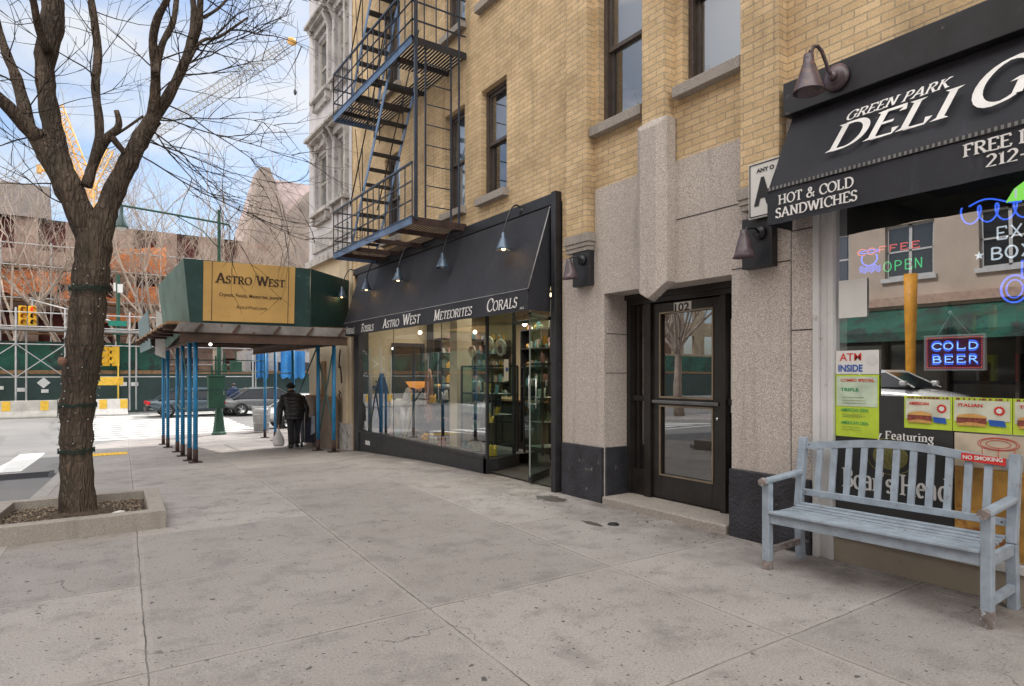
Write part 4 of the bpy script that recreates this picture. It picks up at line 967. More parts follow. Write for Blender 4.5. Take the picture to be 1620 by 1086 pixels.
mb = MB(); q = V((p.x, p.y, 1.18)); mb.lathe([(.02,0),(.16,.05),(.23,.15),(.24,.15),(.16,.03)], q, (0,0,1), 20); mb.build('bowl', emitm('lit amber', (1,.36,.06), .7, (.7,.3,.05)), t)
mb = MB()
for a in (0, 2.1, 4.2): mb.tube([q, q+V((.24*math.cos(a), .24*math.sin(a), -.98))], .012, 6)
mb.build('tripod', mBlk, t)
p = at(678, 660, 12.6)
t = item('agate_slab', 'tall curved brown agate slab on a stand beside the white pillar', (p.x, p.y, .2))
mb = MB(); o_ = V((p.x, p.y, 0)); poly = [o_+V((0, .16*math.cos(R(a))+.03, 1.05+.55*math.sin(R(a)))) for a in range(0, 360, 20)]; mb.prism(poly, (.04,0,0)); mb.build('slab', M('brown agate', (.30,.12,.06), .35, var=.5, sc=9, dirt=(.5,.3,.15)), t)
mb = MB(); mb.tube([o_+V((.06,0,.2)), o_+V((.06,0,1.0))], .014, 6); mb.tube([o_+V((.03,.16,.2)), o_+V((.03,-.16,.2))], .014, 6); mb.build('stand', mBlk, t)
def case_(name, label, x0, x1, y0, y1, zs):
    t = thing(name, ((x0+x1)/2, (y0+y1)/2, .2), label, 'display case')
    mb = MB()
    for x in (x0, x1):
        for y in (y0, y1): mb.bar((x, y, .2), (x, y, zs[-1]), .03)
    for z in zs:
        for x in (x0, x1): mb.bar((x, y0, z), (x, y1, z), .028)
        for y in (y0, y1): mb.bar((x0, y, z), (x1, y, z), .028)
    mb.build('frame', mBlk, t)
    mb = MB()
    for z in zs[:-1]: mb.box(x0, x1, y0, y1, z-.006, z+.006)
    mb.build('shelf', M('pale case shelf', (.36,.36,.33), .5), t)
    mb = MB(); mb.quad((x0-.01,y0,zs[0]),(x0-.01,y1,zs[0]),(x0-.01,y1,zs[-1]),(x0-.01,y0,zs[-1])); mb.build('pane', mGlassG, t); return t
ca = case_('display_case', 'long glass display case with black edges behind the right part of the shop window', 5.5, 6.0, 8.7, 9.7, (.8, 1.15, 1.62))
cb_ = case_('display_case', 'tall narrow glass case just inside the angled entrance glass', 6.0, 6.5, 8.0, 8.5, (.3, .7, 1.1, 1.65))
rr = random.Random(11)
mats = [M('citrine', (.75,.42,.06), .25), M('rose quartz', (.62,.36,.32), .3), M('smoky jade', (.20,.24,.16), .3), M('white calcite', (.66,.64,.6), .35), M('turquoise', (.16,.30,.33), .3)]
k = 0
for (x, y, z, r, h) in [(5.7,8.85,.82,.05,.14),(5.7,9.05,.82,.06,.2),(5.72,9.3,.82,.05,.16),(5.7,9.55,.82,.06,.18),(5.7,8.9,1.16,.05,.18),(5.7,9.2,1.16,.06,.22),(5.7,9.5,1.16,.05,.14),(6.2,8.2,.72,.06,.2),(6.2,8.3,1.12,.06,.2)]:
    mb = MB()
    for i in range(7): crystal(mb, (x+rr.uniform(-r,r), y+rr.uniform(-r,r), z), r*.35, h*rr.uniform(.6,1), 6, (rr.uniform(-.05,.05), rr.uniform(-.05,.05)), rr)
    nm = ['amber citrine','pink quartz','green jade','white calcite','turquoise'][k % 5]
    tag(mb.build('crystal_cluster', mats[k % 5], loc=(x,y,z)), nm + ' crystal cluster on a glass case shelf', 'mineral', 'crystal clusters in the display cases'); k += 1
for i, (y, x, h, m_) in enumerate(((12.95,5.6,.55,3),(12.3,5.9,.9,1),(11.2,5.7,.7,0),(10.75,6.0,.5,4),(10.4,5.55,.8,3),(9.0,5.4,.35,2),(8.55,5.35,.5,0))):
    t = thing('mineral_stand', (x, y, .2), ['small black stand with white calcite, far left of the shop window','black stand with pink quartz behind the navy geode','black stand with amber citrine left of the bowl','low black stand with turquoise crystal','tall black stand with white crystal before the pillar','low stand with green jade in the right pane','stand with amber citrine by the glass corner'][i], 'stand')
    mb = MB(); mb.tube([(x,y,.2),(x,y,.2+h)], .012, 6); mb.box(x-.07,x+.07,y-.07,y+.07,.2,.215); mb.box(x-.08,x+.08,y-.08,y+.08,.2+h,.215+h); mb.build('stand', mBlk, t)
    mb = MB()
    for q in range(6): crystal(mb, (x+rr.uniform(-.05,.05), y+rr.uniform(-.05,.05), .215+h), .025, rr.uniform(.08,.2), 6, (rr.uniform(-.06,.06), rr.uniform(-.06,.06)), rr)
    mb.build('crystals', mats[m_], t)
cbk = thing('back_cabinet', (7.9, 13.4, 0), 'dark shelving full of stones along the end wall of the crystal shop', 'cabinet')
mb = MB(); mb.box(6.9, 8.9, 13.1, 13.5, .02, .9)
for x in (6.9, 7.56, 8.22, 8.86): mb.box(x, x+.04, 13.2, 13.5, .9, 2.3)
for z in (1.25, 1.6, 1.95, 2.3): mb.box(6.9, 8.9, 13.2, 13.5, z, z+.03)
mb.build('carcass', mBlk, cbk)
for j in range(5):
    mb = MB()
    for z in (.9, 1.28, 1.63, 1.98, 2.33):
        for i in range(5):
            x = rr.uniform(7.0, 8.8); h = rr.uniform(.08,.22); crystal(mb, (x, 13.28, z), .05, h, 6, (0,0), rr)
    mb.build('stone_row', mats[j], cbk)
t = thing('framed_mirror', (6.25, 13.55, 1), 'large dark framed mirror on the end wall of the crystal shop', 'mirror')
mb = MB()
for a_, b_, c_, d_ in ((5.85,5.93,.85,2.2),(6.57,6.65,.85,2.2),(5.93,6.57,2.12,2.2),(5.93,6.57,.85,.93)): mb.box(a_, b_, 13.5, 13.57, c_, d_)
mb.build('frame', mBlk, t); mb = MB(); mb.box(5.93, 6.57, 13.54, 13.56, .93, 2.12); mb.build('glass', M('smoky mirror', (.14,.11,.08), .08, metal=.6), t)
t = thing('dark_curtain', (6.72, 13.4, .2), 'dark full height curtain by the mirror in the crystal shop', 'curtain')
mb = MB(); mb.add([(6.66+.02*i, 13.4+.03*math.sin(i*1.7), z) for i in range(10) for z in (.1, 2.88)], [(2*i, 2*i+2, 2*i+3, 2*i+1) for i in range(9)], True); mb.build('cloth', mDark, t)
for i, (x, y) in enumerate(((6.0, 12.4),(6.9,11.6),(6.3,10.8),(7.2,10.0),(6.5,9.2))):
    t = thing('pendant_lamp', (x, y, 2.3), 'small lit pendant lamp hanging inside the crystal shop', 'pendant lamp', 'pendant lamps inside the crystal shop')
    mb = MB(); mb.tube([(x,y,2.9),(x,y,2.42)], .006, 5); mb.build('cord', mBlk, t); mb = MB(); mb.ball((x,y,2.38), .045, 10); mb.build('bulb', emitm('pendant glow', (1,.85,.6), 7) if not bpy.data.materials.get('pendant glow') else bpy.data.materials['pendant glow'], t)
# crowded low shelving behind the display, dark wood with many small stones
for q_, (x0_, y0_, y1_, zz, lab) in enumerate(((6.35,10.2,13.2,(.45,.8,1.15),'long low dark shelf crowded with small stones behind the left display pane'),(6.9,8.6,9.9,(1.25,1.6,1.95,2.3),'tall dark shelf of crystals behind the glass case'))):
    t = thing('stone_shelf', (x0_, (y0_+y1_)/2, .2), lab, 'shelf')
    mb = MB()
    for z in zz: mb.box(x0_, x0_+.3, y0_, y1_, z, z+.025)
    mb.box(x0_+.28, x0_+.3, y0_, y1_, .2, zz[-1])
    for y in (y0_, (y0_+y1_)/2, y1_): mb.box(x0_, x0_+.3, y-.012, y+.012, .2, zz[-1])
    mb.build('rack', mBlk, t)
    for j in range(5):
        mb = MB()
        for z in zz:
            for i in range(5 if q_ == 0 else 3):
                y = rr.uniform(y0_+.06, y1_-.06); h = rr.uniform(.06,.2)
                if rr.random() < .6: crystal(mb, (x0_+.12, y, z+.025), .04, h, 6, (0,0), rr)
                else: mb.ball((x0_+.12, y, z+.07), .05, 8, (1,1,1), .15, rr)
        mb.build('stone_row', mats[j], t)
for i in range(9):
    y = 8.45 + i*.55; x = 5.35+.08*(i % 3)
    mb = MB()
    for q in range(5): crystal(mb, (x+rr.uniform(-.06,.06), y+rr.uniform(-.06,.06), .2), .03, rr.uniform(.07,.2), 6, (rr.uniform(-.04,.04), rr.uniform(-.04,.04)), rr)
    tag(mb.build('floor_crystal', mats[(i*2) % 5], loc=(x,y,.2)), 'crystal cluster standing on the display deck floor behind the shop glass', 'mineral', 'crystal clusters on the display deck')
sofa = 0
# pieces along the top of the case
def disc_item(name, label, c, r, m1, m2, heart=False):
    t = thing(name, c, label, 'fossil' if 'ammonite' in name else 'mineral'); c = V(c); mb = MB()
    n = 40; pts = []
    if not heart:
        for i in range(60): a = i*.28; q = r*(1-i/64); pts.append(c + V((0, q*math.cos(a)*.8, q*math.sin(a)*.8)))
        mb.tube(pts, [r*.2*(1-i/75) for i in range(60)], 8)
    else:
        pts = [c + V((0, r*.9*(math.sin(a)**3), r*(.82*math.cos(a)-.32*math.cos(2*a)-.12*math.cos(3*a)))) for a in [2*math.pi*i/30 for i in range(31)]]
        mb.tube(pts, r*.22, 8)
    mb.build('shell', m1, t)
    mb = MB(); mb.ball(c, r*.6, 12, (.25,.9,.9), .08, rnd); mb.build('core', m2, t)
    mb = MB(); mb.tube([c-V((0,0,r)), c-V((0,0,r+.12))], .012, 6); mb.lathe([(0,0),(.07,0),(.07,.015),(0,.015)], c-V((0,0,r+.13)), (0,0,1), 14); mb.build('stand', mBlk, t)
disc_item('ammonite_fossil', 'pale coiled ammonite on a stand on top of the glass case', (5.55, 9.42, 1.86), .13, M('ammonite shell', (.55,.44,.32), .4, var=.4, sc=30), mGold)
disc_item('heart_geode', 'heart shaped white geode with a dark centre, near the entrance glass', (5.55, 8.52, 1.90), .17, M('geode rind', (.60,.52,.46), .5, var=.4, sc=30, bump=.8), M('geode centre', (.12,.06,.05), .25, var=.6, sc=30))
disc_item('round_geode', 'round banded cream geode between the ammonite and the heart geode', (5.6, 8.95, 1.98), .15, M('cream agate', (.62,.50,.36), .4, var=.3, sc=16), M('agate middle', (.55,.3,.12), .3))
wsh = thing('wall_shelf', (6.9, 6.8, .1), 'dark wall shelving of small minerals seen through the open glass door', 'shelf')
mb = MB()
for z in (.9, 1.3, 1.68, 2.02): mb.box(6.7, 7.6, 6.32, 6.6, z, z+.03); mb.box(8.6, 8.95, 6.6, 10.4, z, z+.03)
mb.box(6.68, 6.71, 6.3, 6.6, 0, 2.3); mb.box(7.6,7.63,6.3,6.6,0,2.3); mb.box(8.6,8.95,10.4,10.44,0,2.3)
mb.build('board', mBlk, wsh)
for j in range(4):
    mb = MB()
    for z in (.93, 1.33, 1.71, 2.05):
        for i in range(7):
            u = rr.random(); h = rr.uniform(.08,.22)
            if rr.random() < .5: crystal(mb, (8.7, 6.7+3.6*u, z), .05, h, 6, (0,0), rr)
            else: crystal(mb, (6.75+.8*u, 6.45, z), .04, h, 6, (0,0), rr)
    mb.build('mineral_row', mats[(0,1,3,2)[j]], wsh)
ct = thing('shop_counter', (7.4, 9.5, 0), 'dark shop counter deep inside the crystal shop', 'counter')
mb = MB(); mb.box(7.0, 7.7, 8.9, 11.5, 0.02, .95); mb.build('cabinet', mDark, ct); mb = MB(); mb.box(6.96, 7.74, 8.86, 11.54, .95, .99); mb.build('top', mWood, ct)
# awning of the crystal shop
aw2 = awning('shop_awning', 13.2, 6.44, 3.64, 2.56, 2.29, None, 'long black canvas awning with white slanted ASTRO WEST lettering', 1)
mb = MB(); it = V((0,-.22,0)); upi = UPZ + it
for w_, y0, y1, z, h in (('Minerals', 13.05, 12.55, 2.335, .13), ('Fossils', 12.15, 11.50, 2.335, .135), ('Astro', 11.06, 10.32, 2.345, .145), ('West', 10.18, 9.48, 2.345, .16), ('Meteorites', 8.99, 7.80, 2.345, .14), ('Corals', 7.41, 6.66, 2.355, .15)):
    text_mb(mb, smallcaps(w_), VP(y0, z-.01), LFT, upi, h*1.15, OUT, thick=.15, thin=.06, width=y0-y1); mb.build('lettering', mWhite, aw2); mb = MB()
sans_mb(mb, '362.', VP(6.60, 2.315), LFT, UPZ, .03, OUT, width=.10)
mb.build('lettering', mWhite, aw2)
mb = MB(); mb.bar((4.594, 6.44, 2.562), (4.594, 13.2, 2.562), .006, .008); mb.tube([(4.6, 6.44, 2.56), (4.95, 6.44, 3.64)], .008, 6); mb.build('piping', M('grey piping', (.35,.35,.36), .6), aw2)
LG = 'gooseneck lamps over the crystal shop awning'
for i, (y, lab) in enumerate(((7.10, 'lit gooseneck lamp nearest the granite entrance'), (8.85, 'unlit gooseneck lamp second from the granite entrance'), (10.55, 'gooseneck lamp under the middle of the fire escape'), (12.1, 'lit gooseneck lamp over the FOSSILS word on the awning'), (13.55, 'lit gooseneck lamp nearest the sidewalk shed'))):
    goose('gooseneck_lamp', (4.97, y, 3.72), (4.68, y+.02, 3.40), lab, LG, mBlk, mLampS, .105, .24, .20, .05, i != 1)

# ------------------------------------------------------------------ fire escape
fe = thing('fire_escape', (4.5, 10.4, 3.8), 'blue black iron fire escape with slatted landings, steep stairs and a drop ladder', 'fire escape')
XO, YN, YF = 4.06, 8.66, 12.25
def landing(z, near_rail, m1):
    mb = MB(); mb.box(XO-.006, XO+.006, YN, YF, z-.06, z+.06); mb.box(XO-.02, XO+.02, YN, YF, z+.055, z+.062)
    mb.box(XO, 4.99, YF-.006, YF+.006, z-.06, z+.05); 
    mb.build('channel', bpy.data.materials.get('channel steel') or M('channel steel', (.10,.17,.30), .35, var=.4, sc=3, bump=.2, dirt=(.10,.06,.05), dl=.62), fe)
    mb = MB(); mb.box(XO, 4.99, YN-.006, YN+.006, z-.06, z+.05)
    for y in (YN+.6, YN+1.5, YN+2.4, YN+3.1): mb.bar((XO, y, z-.05), (4.99, y, z-.05), .05, .07)
    build_each(mb, 'bracket', mFeR if z < 5 else mFeD, fe)
    mb = MB(); n = 17
    for i in range(n):
        x = XO + .05 + (.88)*i/(n-1)
        # stair well is left open
        if XO+.08 < x < XO+.62: mb.bar((x, YN, z), (x, YN+.95, z), .032, .008, (0,0,1)); mb.bar((x, 11.1, z), (x, YF, z), .032, .008)
        else: mb.bar((x, YN, z), (x, YF, z), .032, .008)
    mb.build('floor_slats', mFeD if z > 5 else mFeR, fe)
    mb = MB(); 
    for h in (.30, .58, .86): mb.bar((XO, YN, z+h), (XO, YF, z+h), .022 if h < .8 else .03, .012 if h < .8 else .03); mb.bar((XO, YF, z+h), (4.98, YF, z+h), .022)
    if near_rail:
        for h in (.30, .58, .86): mb.bar((XO, YN, z+h), (4.98, YN, z+h), .02)
    for i in range(15):
        y = YN + (YF-YN)*i/14; mb.bar((XO, y, z), (XO, y, z+(.86 if i % 3 == 0 or True else .5)), .014)
    for i in range(5): mb.bar((XO+.18*i, YF, z), (XO+.18*i, YF, z+.86), .014)
    if near_rail:
        for i in range(5): mb.bar((XO+.2*i, YN, z), (XO+.2*i, YN, z+.86), .014)
    mb.build('railing', mFeB, fe)
for z, nr in ((3.80, False), (6.50, True), (9.3, True), (12.1, True)): landing(z, nr, mFeB)
def stair(y0, z0, y1, z1):
    mb = MB()
    for x in (4.16, 4.66): mb.bar((x, y0, z0), (x, y1, z1), .012, .085, (0,0,1))
    mb.build('stringer', M('stringer steel', (.13,.22,.38), .35, var=.3, sc=3, bump=.2, spec=.6) if not bpy.data.materials.get('stringer steel') else bpy.data.materials['stringer steel'], fe)
    mb = MB(); n = 11
    for i in range(1, n+1):
        u = i/(n+.5); y = y0+(y1-y0)*u; z = z0+(z1-z0)*u
        mb.box(4.17, 4.65, y-.075, y+.075, z-.012, z+.012); 
    mb.build('tread', mFeD, fe)
    mb = MB()
    for x in (4.14, 4.68):
        mb.tube([(x, y0, z0+.80), (x, y1, z1+.80)], .012, 6)
        for u in (.05, .35, .65, .95): y = y0+(y1-y0)*u; z = z0+(z1-z0)*u; mb.bar((x, y, z), (x, y, z+.8), .014)
    mb.build('handrail', mFeD, fe)
for k in range(3): stair(9.72, 6.5+2.8*k, 11.55, 3.84+2.75*k)
mb = MB()
for x in (4.30, 4.74): mb.bar((x, 8.70, 3.86), (x, 8.70, 6.5), .028, .014)
for i in range(8): mb.tube([(4.30, 8.70, 4.05+.31*i), (4.74, 8.70, 4.05+.31*i)], .009, 6)
mb.build('ladder', mFeB, fe)
mb = MB(); mb.bar((XO+.05, 8.64, 3.8), (XO+.05, 8.64, 9.4), .045); mb.bar((4.86, 8.66, 3.8), (4.86, 8.66, 9.4), .025)
mb.bar((4.99, 12.2, 6.2), (4.99, 12.2, 9.3), .012); mb.bar((4.95, 12.9, 4.4), (4.5, 12.25, 6.4), .012); mb.bar((4.95, 13.2, 7.2), (4.5, 12.25, 9.2), .012); build_each(mb, 'post', mFeB, fe)

# ------------------------------------------------------------------ grey stucco building at the corner
gb = thing('grey_corner_building', (5, 15.4, -.3), 'lilac grey stucco corner building with hooded windows and a cream ground floor', 'building')
W2 = []
for k in range(4):
    for a, b in ((15.35, 16.25), (14.15, 14.75)): W2.append((a, b, 5.62+2.92*k, 7.05+2.92*k))
mb = MB(); facade(mb, 4.99, 13.8, 17.05, 4.35, 17.5, W2, .2)
mb.quad((4.99,17.05,-.6),(20,17.05,-.6),(20,17.05,17.5),(4.99,17.05,17.5)); mb.quad((4.99,13.8,17.5),(20,13.8,17.5),(20,17.05,17.5),(4.99,17.05,17.5)); mb.quad((20,13.8,0),(20,17.05,0),(20,17.05,17.5),(20,13.8,17.5)); mb.quad((4.99,13.8,16),(20,13.8,16),(20,13.8,17.5),(4.99,13.8,17.5))
mb.build('stucco_wall', mStucco, gb)
mb = MB(); facade(mb, 4.99, 13.8, 17.05, -.6, 4.35, [], .2); mb.build('ground_floor_wall', mCream, gb)
mb = MB(); mb.box(4.86, 5.0, 13.8, 17.15, 4.25, 4.42); mb.box(4.9, 5.0, 13.78, 17.1, -.6, .35); mb.box(4.93, 5.0, 14.0, 16.6, 4.6, 4.95)
for k in range(5): mb.box(4.94, 5.0, 13.85, 17.05, 4.42+2.92*(k+1)-.3, 4.42+2.92*(k+1)-.22) if 0 else None
mb.box(4.5, 5.0, 13.8, 17.4, 17.0, 17.6); build_each(mb, 'stone_band', mTrimS, gb)
for a, b, c, d in W2:
    mb = MB(); X = 5.08; fr4(mb, X-.03, X+.05, a, b, c, d, .06); mb.box(X-.02, X+.04, a, b, (c+d)/2-.03, (c+d)/2+.03); f = mb.build('window', mAlu if False else M('aged white sash', (.42,.40,.36), .5, var=.3) if not bpy.data.materials.get('aged white sash') else bpy.data.materials['aged white sash'], gb)
    mb = MB(); mb.quad((X,a,c),(X,b,c),(X,b,d),(X,a,d)); mb.build('pane', mGlassW, f)
    mb = MB(); mb.box(X+.15, X+.2, a-.1, b+.1, c-.1, d+.1); mb.build('room_wall', mDark, f)
    mb = MB(); mb.box(4.90, 5.0, a-.14, a-.001, c-.05, d+.10); mb.box(4.90, 5.0, b+.001, b+.14, c-.05, d+.10); mb.box(4.88, 5.0, a-.14, b+.14, d+.10, d+.28)
    mb.box(4.76, 5.0, a-.22, b+.22, d+.28, d+.36); mb.box(4.68, 5.0, a-.27, b+.27, d+.36, d+.44)
    for y in (a-.10, b+.10): mb.prism([(4.99,y-.05,d+.28),(4.76,y-.05,d+.28),(4.86,y-.05,d+.08),(4.93,y-.05,d-.12),(4.99,y-.05,d-.12)], (0,.10,0))
    mb.build('hood', mTrimS, f, bevel=.01)
    mb = MB(); mb.box(4.80, 5.0, a-.2, b+.2, c-.14, c-.05); mb.box(4.9, 5.0, a-.14, b+.14, c-.34, c-.14)
    for y in (a-.08, b+.08): mb.box(4.84, 5.0, y-.05, y+.05, c-.32, c-.14)
    mb.build('sill', mTrimS, f, bevel=.01)
mb = MB(); mb.box(4.93, 4.985, 14.0, 14.25, -.3, 4.2); mb.build('cream_pilaster', mCream, gb)
mb = MB(); mb.box(4.965, 4.985, 15.6, 15.95, .0, 1.8); mb.build('side_door', mWood, gb)
mb = MB(); mb.tube([(4.93, 14.4+.09*math.sin(a*.35), 1.95-.045*a+.1*math.cos(a*.7)) for a in range(14)], .018, 6); mb.tube([(4.93, 14.45+.05*math.sin(a), .95+.05*a*.4) for a in range(8)], .018, 6)
mb.build('scroll_hook', mFeR, gb)
t = thing('plywood_hoarding', (4.85, 15.0, gz(15)), 'low brown plywood hoarding against the cream wall, behind the blue poles', 'hoarding')
mb = MB(); mb.box(4.82, 4.86, 14.35, 16.7, gz(15)-.2, .88); mb.build('board', M('weathered brown ply', (.19,.145,.115), .8, var=.3, sc=2), t)
mb = MB(); mb.box(4.79, 4.88, 14.32, 16.72, .88, .94); mb.bar((4.80,14.37,gz(15)-.2),(4.80,14.37,.88),.06); mb.build('rail', mWood, t)

# ------------------------------------------------------------------ sidewalk shed
sh_ = thing('sidewalk_shed', (3.1, 13.3, -.2), 'sidewalk shed with dark green parapet, mustard sign board and blue pipe legs', 'scaffold')
def leg(x, y, y2=None, top=2.3):
    z = gz(y)
    mb = MB(); mb.tube([(x, y, z+.02), (x, y, top)], .042, 10); l = mb.build('leg', mBlueP, sh_)
    mb = MB(); mb.tube([(x, y, z+.01), (x, y, z+.26)], .046, 10); mb.box(x-.11, x+.11, y-.11, y+.11, z, z+.02); mb.build('foot', mFeR, l)
for x, y in ((1.75,13.3),(1.73,13.95),(1.80,15.6),(1.88,17.3),(1.88,19.4),(1.90,20.8),(4.48,13.5),(4.40,14.35),(4.55,17.0),(4.8,19.9),(4.82,21.3)): leg(x, y)
mb = MB()
for x in (1.75, 4.48):
    mb.box(x-.06, x+.06, 13.05, 21.4, 2.28, 2.30); mb.box(x-.008, x+.008, 13.05, 21.4, 2.12, 2.28); mb.box(x-.06, x+.06, 13.05, 21.4, 2.10, 2.12)
for y in (13.25, 14.4, 15.6, 16.8, 18.0, 19.2, 20.4, 21.3):
    mb.box(1.2, 4.7, y-.05, y+.05, 2.38, 2.40); mb.box(1.2, 4.88, y-.006, y+.006, 2.305, 2.38); mb.box(1.2, 4.88, y-.05, y+.05, 2.302, 2.315)
mb.box(1.45,4.6,12.98,13.0,2.10,2.25); mb.box(1.45,4.6,12.95,13.06,2.25,2.265); mb.box(1.45,4.6,12.95,13.06,2.085,2.10); mb.build('beam', mSteelR, sh_)
mb = MB(); 
for i in range(23): x = 1.25 + .15*i; mb.box(x, x+.14, 13.06, 21.5, 2.41, 2.46)
mb.build('deck_board', mWood, sh_)
mb = MB(); mb.prism([(1.35,12.99,2.268),(1.45,12.96,2.44),(4.55,12.96,2.44),(4.55,12.99,2.268)], (0,.03,0)); mb.build('edge_plate', mDeck, sh_)
mb = MB()
for x in (1.7, 2.35, 3.1, 3.75, 4.4): mb.bar((x, 12.95, 2.27), (x+.12, 12.94, 2.42), .03, .05)
build_each(mb, 'cleat', mSteelR, sh_)
# parapet: front, slanted corner to the wall, street side leaning outward
mb = MB()
ZT, ZB = 3.62, 2.44
def wallp(a, b, la=(0,0), t_=.02, z0=ZB, z1=ZT, z0b=None, z1b=None):
    a = V((*a, 0)); b = V((*b, 0)); z0b = z0 if z0b is None else z0b; z1b = z1 if z1b is None else z1b
    l = V((la[0], la[1], 0)); d = (b-a).normalized(); n = V((d.y, -d.x, 0))*t_
    vs = [a+V((0,0,z0)), b+V((0,0,z0b)), b+l+V((0,0,z1b)), a+l+V((0,0,z1))]
    mb.prism(vs, n)
mb.prism([(1.62,13.0,ZB),(3.80,13.0,ZB),(3.80,12.9,3.62),(1.50,12.9,3.60)], (0,.02,0))
mb.build('front_panel', mPlyG, sh_); mb = MB()
wallp((3.81,13.0), (4.96,14.02), (0,-.08), z0=2.42, z1=3.62, z1b=3.60); mb.build('corner_panel', mPlyG, sh_)
mb = MB(); mb.prism([(1.62,13.02,2.40),(1.50,12.92,3.60),(1.46,17.2,3.60),(1.62,17.2,2.10)], (.02,0,0)); mb.build('street_panel', M('faded green plywood', (.10,.165,.145), .65, var=.3, sc=1.5, dirt=(.2,.25,.22), dl=.6), sh_)
mb = MB(); wallp((1.38,21.4), (1.33,17.25), (-.06,0), z0=2.1, z1=3.0); mb.build('rear_panel', M('blue grey plywood', (.16,.22,.24), .7), sh_)
mb = MB(); mb.quad((1.60,17.22,2.9),(1.42,17.22,3.0),(1.40,17.24,1.95),(1.62,17.22,1.85)); mb.build('white_tarp', mBag, sh_)
mb = MB()
for k in range(7): x = 1.62 + .36*k; mb.box(x, x+.05, 13.03, 13.08, 2.46, 3.5)
build_each(mb, 'stud', mWood, sh_)
mb = MB(); zz = 3.0
fx_ = lambda x, z: V((x, 13.0 - .10*(z-ZB)/(ZT-ZB) - .035, z))
mb.prism([fx_(1.83,2.48), fx_(3.49,2.50), fx_(3.49,3.62), fx_(1.83,3.585)], (0,.012,0)); sg = mb.build('sign_board', mGold, sh_)
UPS = V((0, -.10/1.18, 1)); RX = V((1,0,0)); NF = V((0,-1,0))
mb = MB(); text_mb(mb, smallcaps('Astro West'), fx_(2.04, 3.20)+NF*.01, RX, UPS, .185, NF, thick=.18, thin=.07, width=1.26); mb.build('lettering', mInk, sg); mb = MB()
sans_mb(mb, 'Crystals, Fossils, Meteorites, Jewelry', fx_(2.10, 2.955)+NF*.01, RX, UPS, .066, NF, width=1.14, bold=.01); mb.build('lettering', mInk, sg); mb = MB(); sans_mb(mb, 'AstroWest.com', fx_(2.40, 2.735)+NF*.01, RX, UPS, .07, NF, width=.56); mb.build('lettering', mInk, sg)
mb = MB()
for x in (1.97, 3.36): mb.prism([fx_(x,2.49)+NF*.003, fx_(x+.012,2.49)+NF*.003, fx_(x+.012,3.60)+NF*.003, fx_(x,3.60)+NF*.003], (0,.002,0))
mb.build('border_line', mInk, sg)
mb = MB()
for a, b in (((1.73,13.95,1.2),(1.80,15.6,2.0)),((1.88,17.3,.6),(1.8,15.6,2.0)),((4.40,14.35,1.9),(4.48,13.5,.3)),((4.42,14.3,.2),(4.46,13.55,1.9)),((1.74,13.9,.72),(1.88,17.3,.75)),((4.55,17,1.5),(4.8,19.9,1.5)),((1.88,19.4,1.0),(4.8,19.9,1.05)),((1.9,20.8,1.9),(4.82,21.3,1.9)),((1.9,20.8,1.55),(4.82,21.3,1.55)),((4.55,17,.6),(4.42,14.5,2.1))): mb.tube([a, b], .018, 6)
build_each(mb, 'brace_pipe', M('dull green brace', (.05,.13,.13), .5, var=.4, dirt=(.16,.1,.07)), sh_)
mb = MB(); mb.ball((3.0,14.6,2.22), .04, 10); mb.ball((2.6,17.2,2.22), .04, 10); build_each(mb, 'lamp_bulb', emitm('shed bulb', (1,.95,.85), 4), sh_)

# ------------------------------------------------------------------ bench
bn = thing('park_bench', (4.62, 2.23, 0), 'faded blue wooden slatted bench in front of the deli window', 'bench')
bn.rotation_euler = (0, 0, 0)
ang = R(3.3); bc = V((4.62, 2.23, 0))
def bt(x, y, z):   # local: x towards the wall, y along the bench
    return V((bc.x + x*math.cos(ang) - y*math.sin(ang)*-1, bc.y - x*math.sin(ang)*1 + y*math.cos(ang), z))
def bt(x, y, z):
    # near end (y<0) sits a little closer to the wall
    return V((bc.x + x*math.cos(ang) - y*math.sin(ang), bc.y + x*math.sin(ang) + y*math.cos(ang), z))
def bbar(mb, a, b, w, h, up=(0,0,1)): mb.bar(bt(*a), bt(*b), w, h, up)
L2 = .70
for s in (1, -1):
    mb = MB(); bbar(mb, (-.24, s*L2, .0), (-.24, s*L2, .66), .06, .06, (1,0,0)); l = mb.build('leg', mBench, bn, bevel=.006)
    mb = MB(); bbar(mb, (-.24, s*L2, .0), (-.24, s*L2, .10 if s < 0 else .07), .0604, .0604, (1,0,0)); mb.build('worn_foot', mBenchW, l)
    mb = MB()
    mb.tube([bt(.23, s*L2, 0), bt(.23, s*L2, .44)], .038, 4); pts = [(.25,.0),(.22,.42),(.30,.98)]
    mb = MB()
    for (xa, za), (xb, zb) in zip(pts, pts[1:]): bbar(mb, (xa, s*L2, za), (xb, s*L2, zb), .06, .055, (1,0,0))
    mb.build('leg', mBench, bn, bevel=.006)
    mb = MB(); bbar(mb, (-.30, s*L2, .675), (.24, s*L2, .70), .07, .035); arm_ = mb.build('armrest', mBench, bn, bevel=.012)
    mb = MB(); mb.tube([bt(-.325, s*L2, .672), bt(-.285, s*L2, .675)], .032, 10, noise=.12, rg=rnd); mb.build('worn_end', mBenchW, arm_)
    mb = MB(); bbar(mb, (-.21, s*L2, .14), (.21, s*L2, .14), .035, .045); mb.build('stretcher', mBenchW if s > 0 else mBench, bn)
    mb = MB(); bbar(mb, (-.21, s*L2, .39), (.21, s*L2, .385), .03, .07); mb.build('seat_rail', mBench, bn)
mb = MB(); bbar(mb, (-.245, -L2+.03, .395), (-.245, L2-.03, .395), .028, .075); mb.build('front_rail', mBench, bn, bevel=.004)
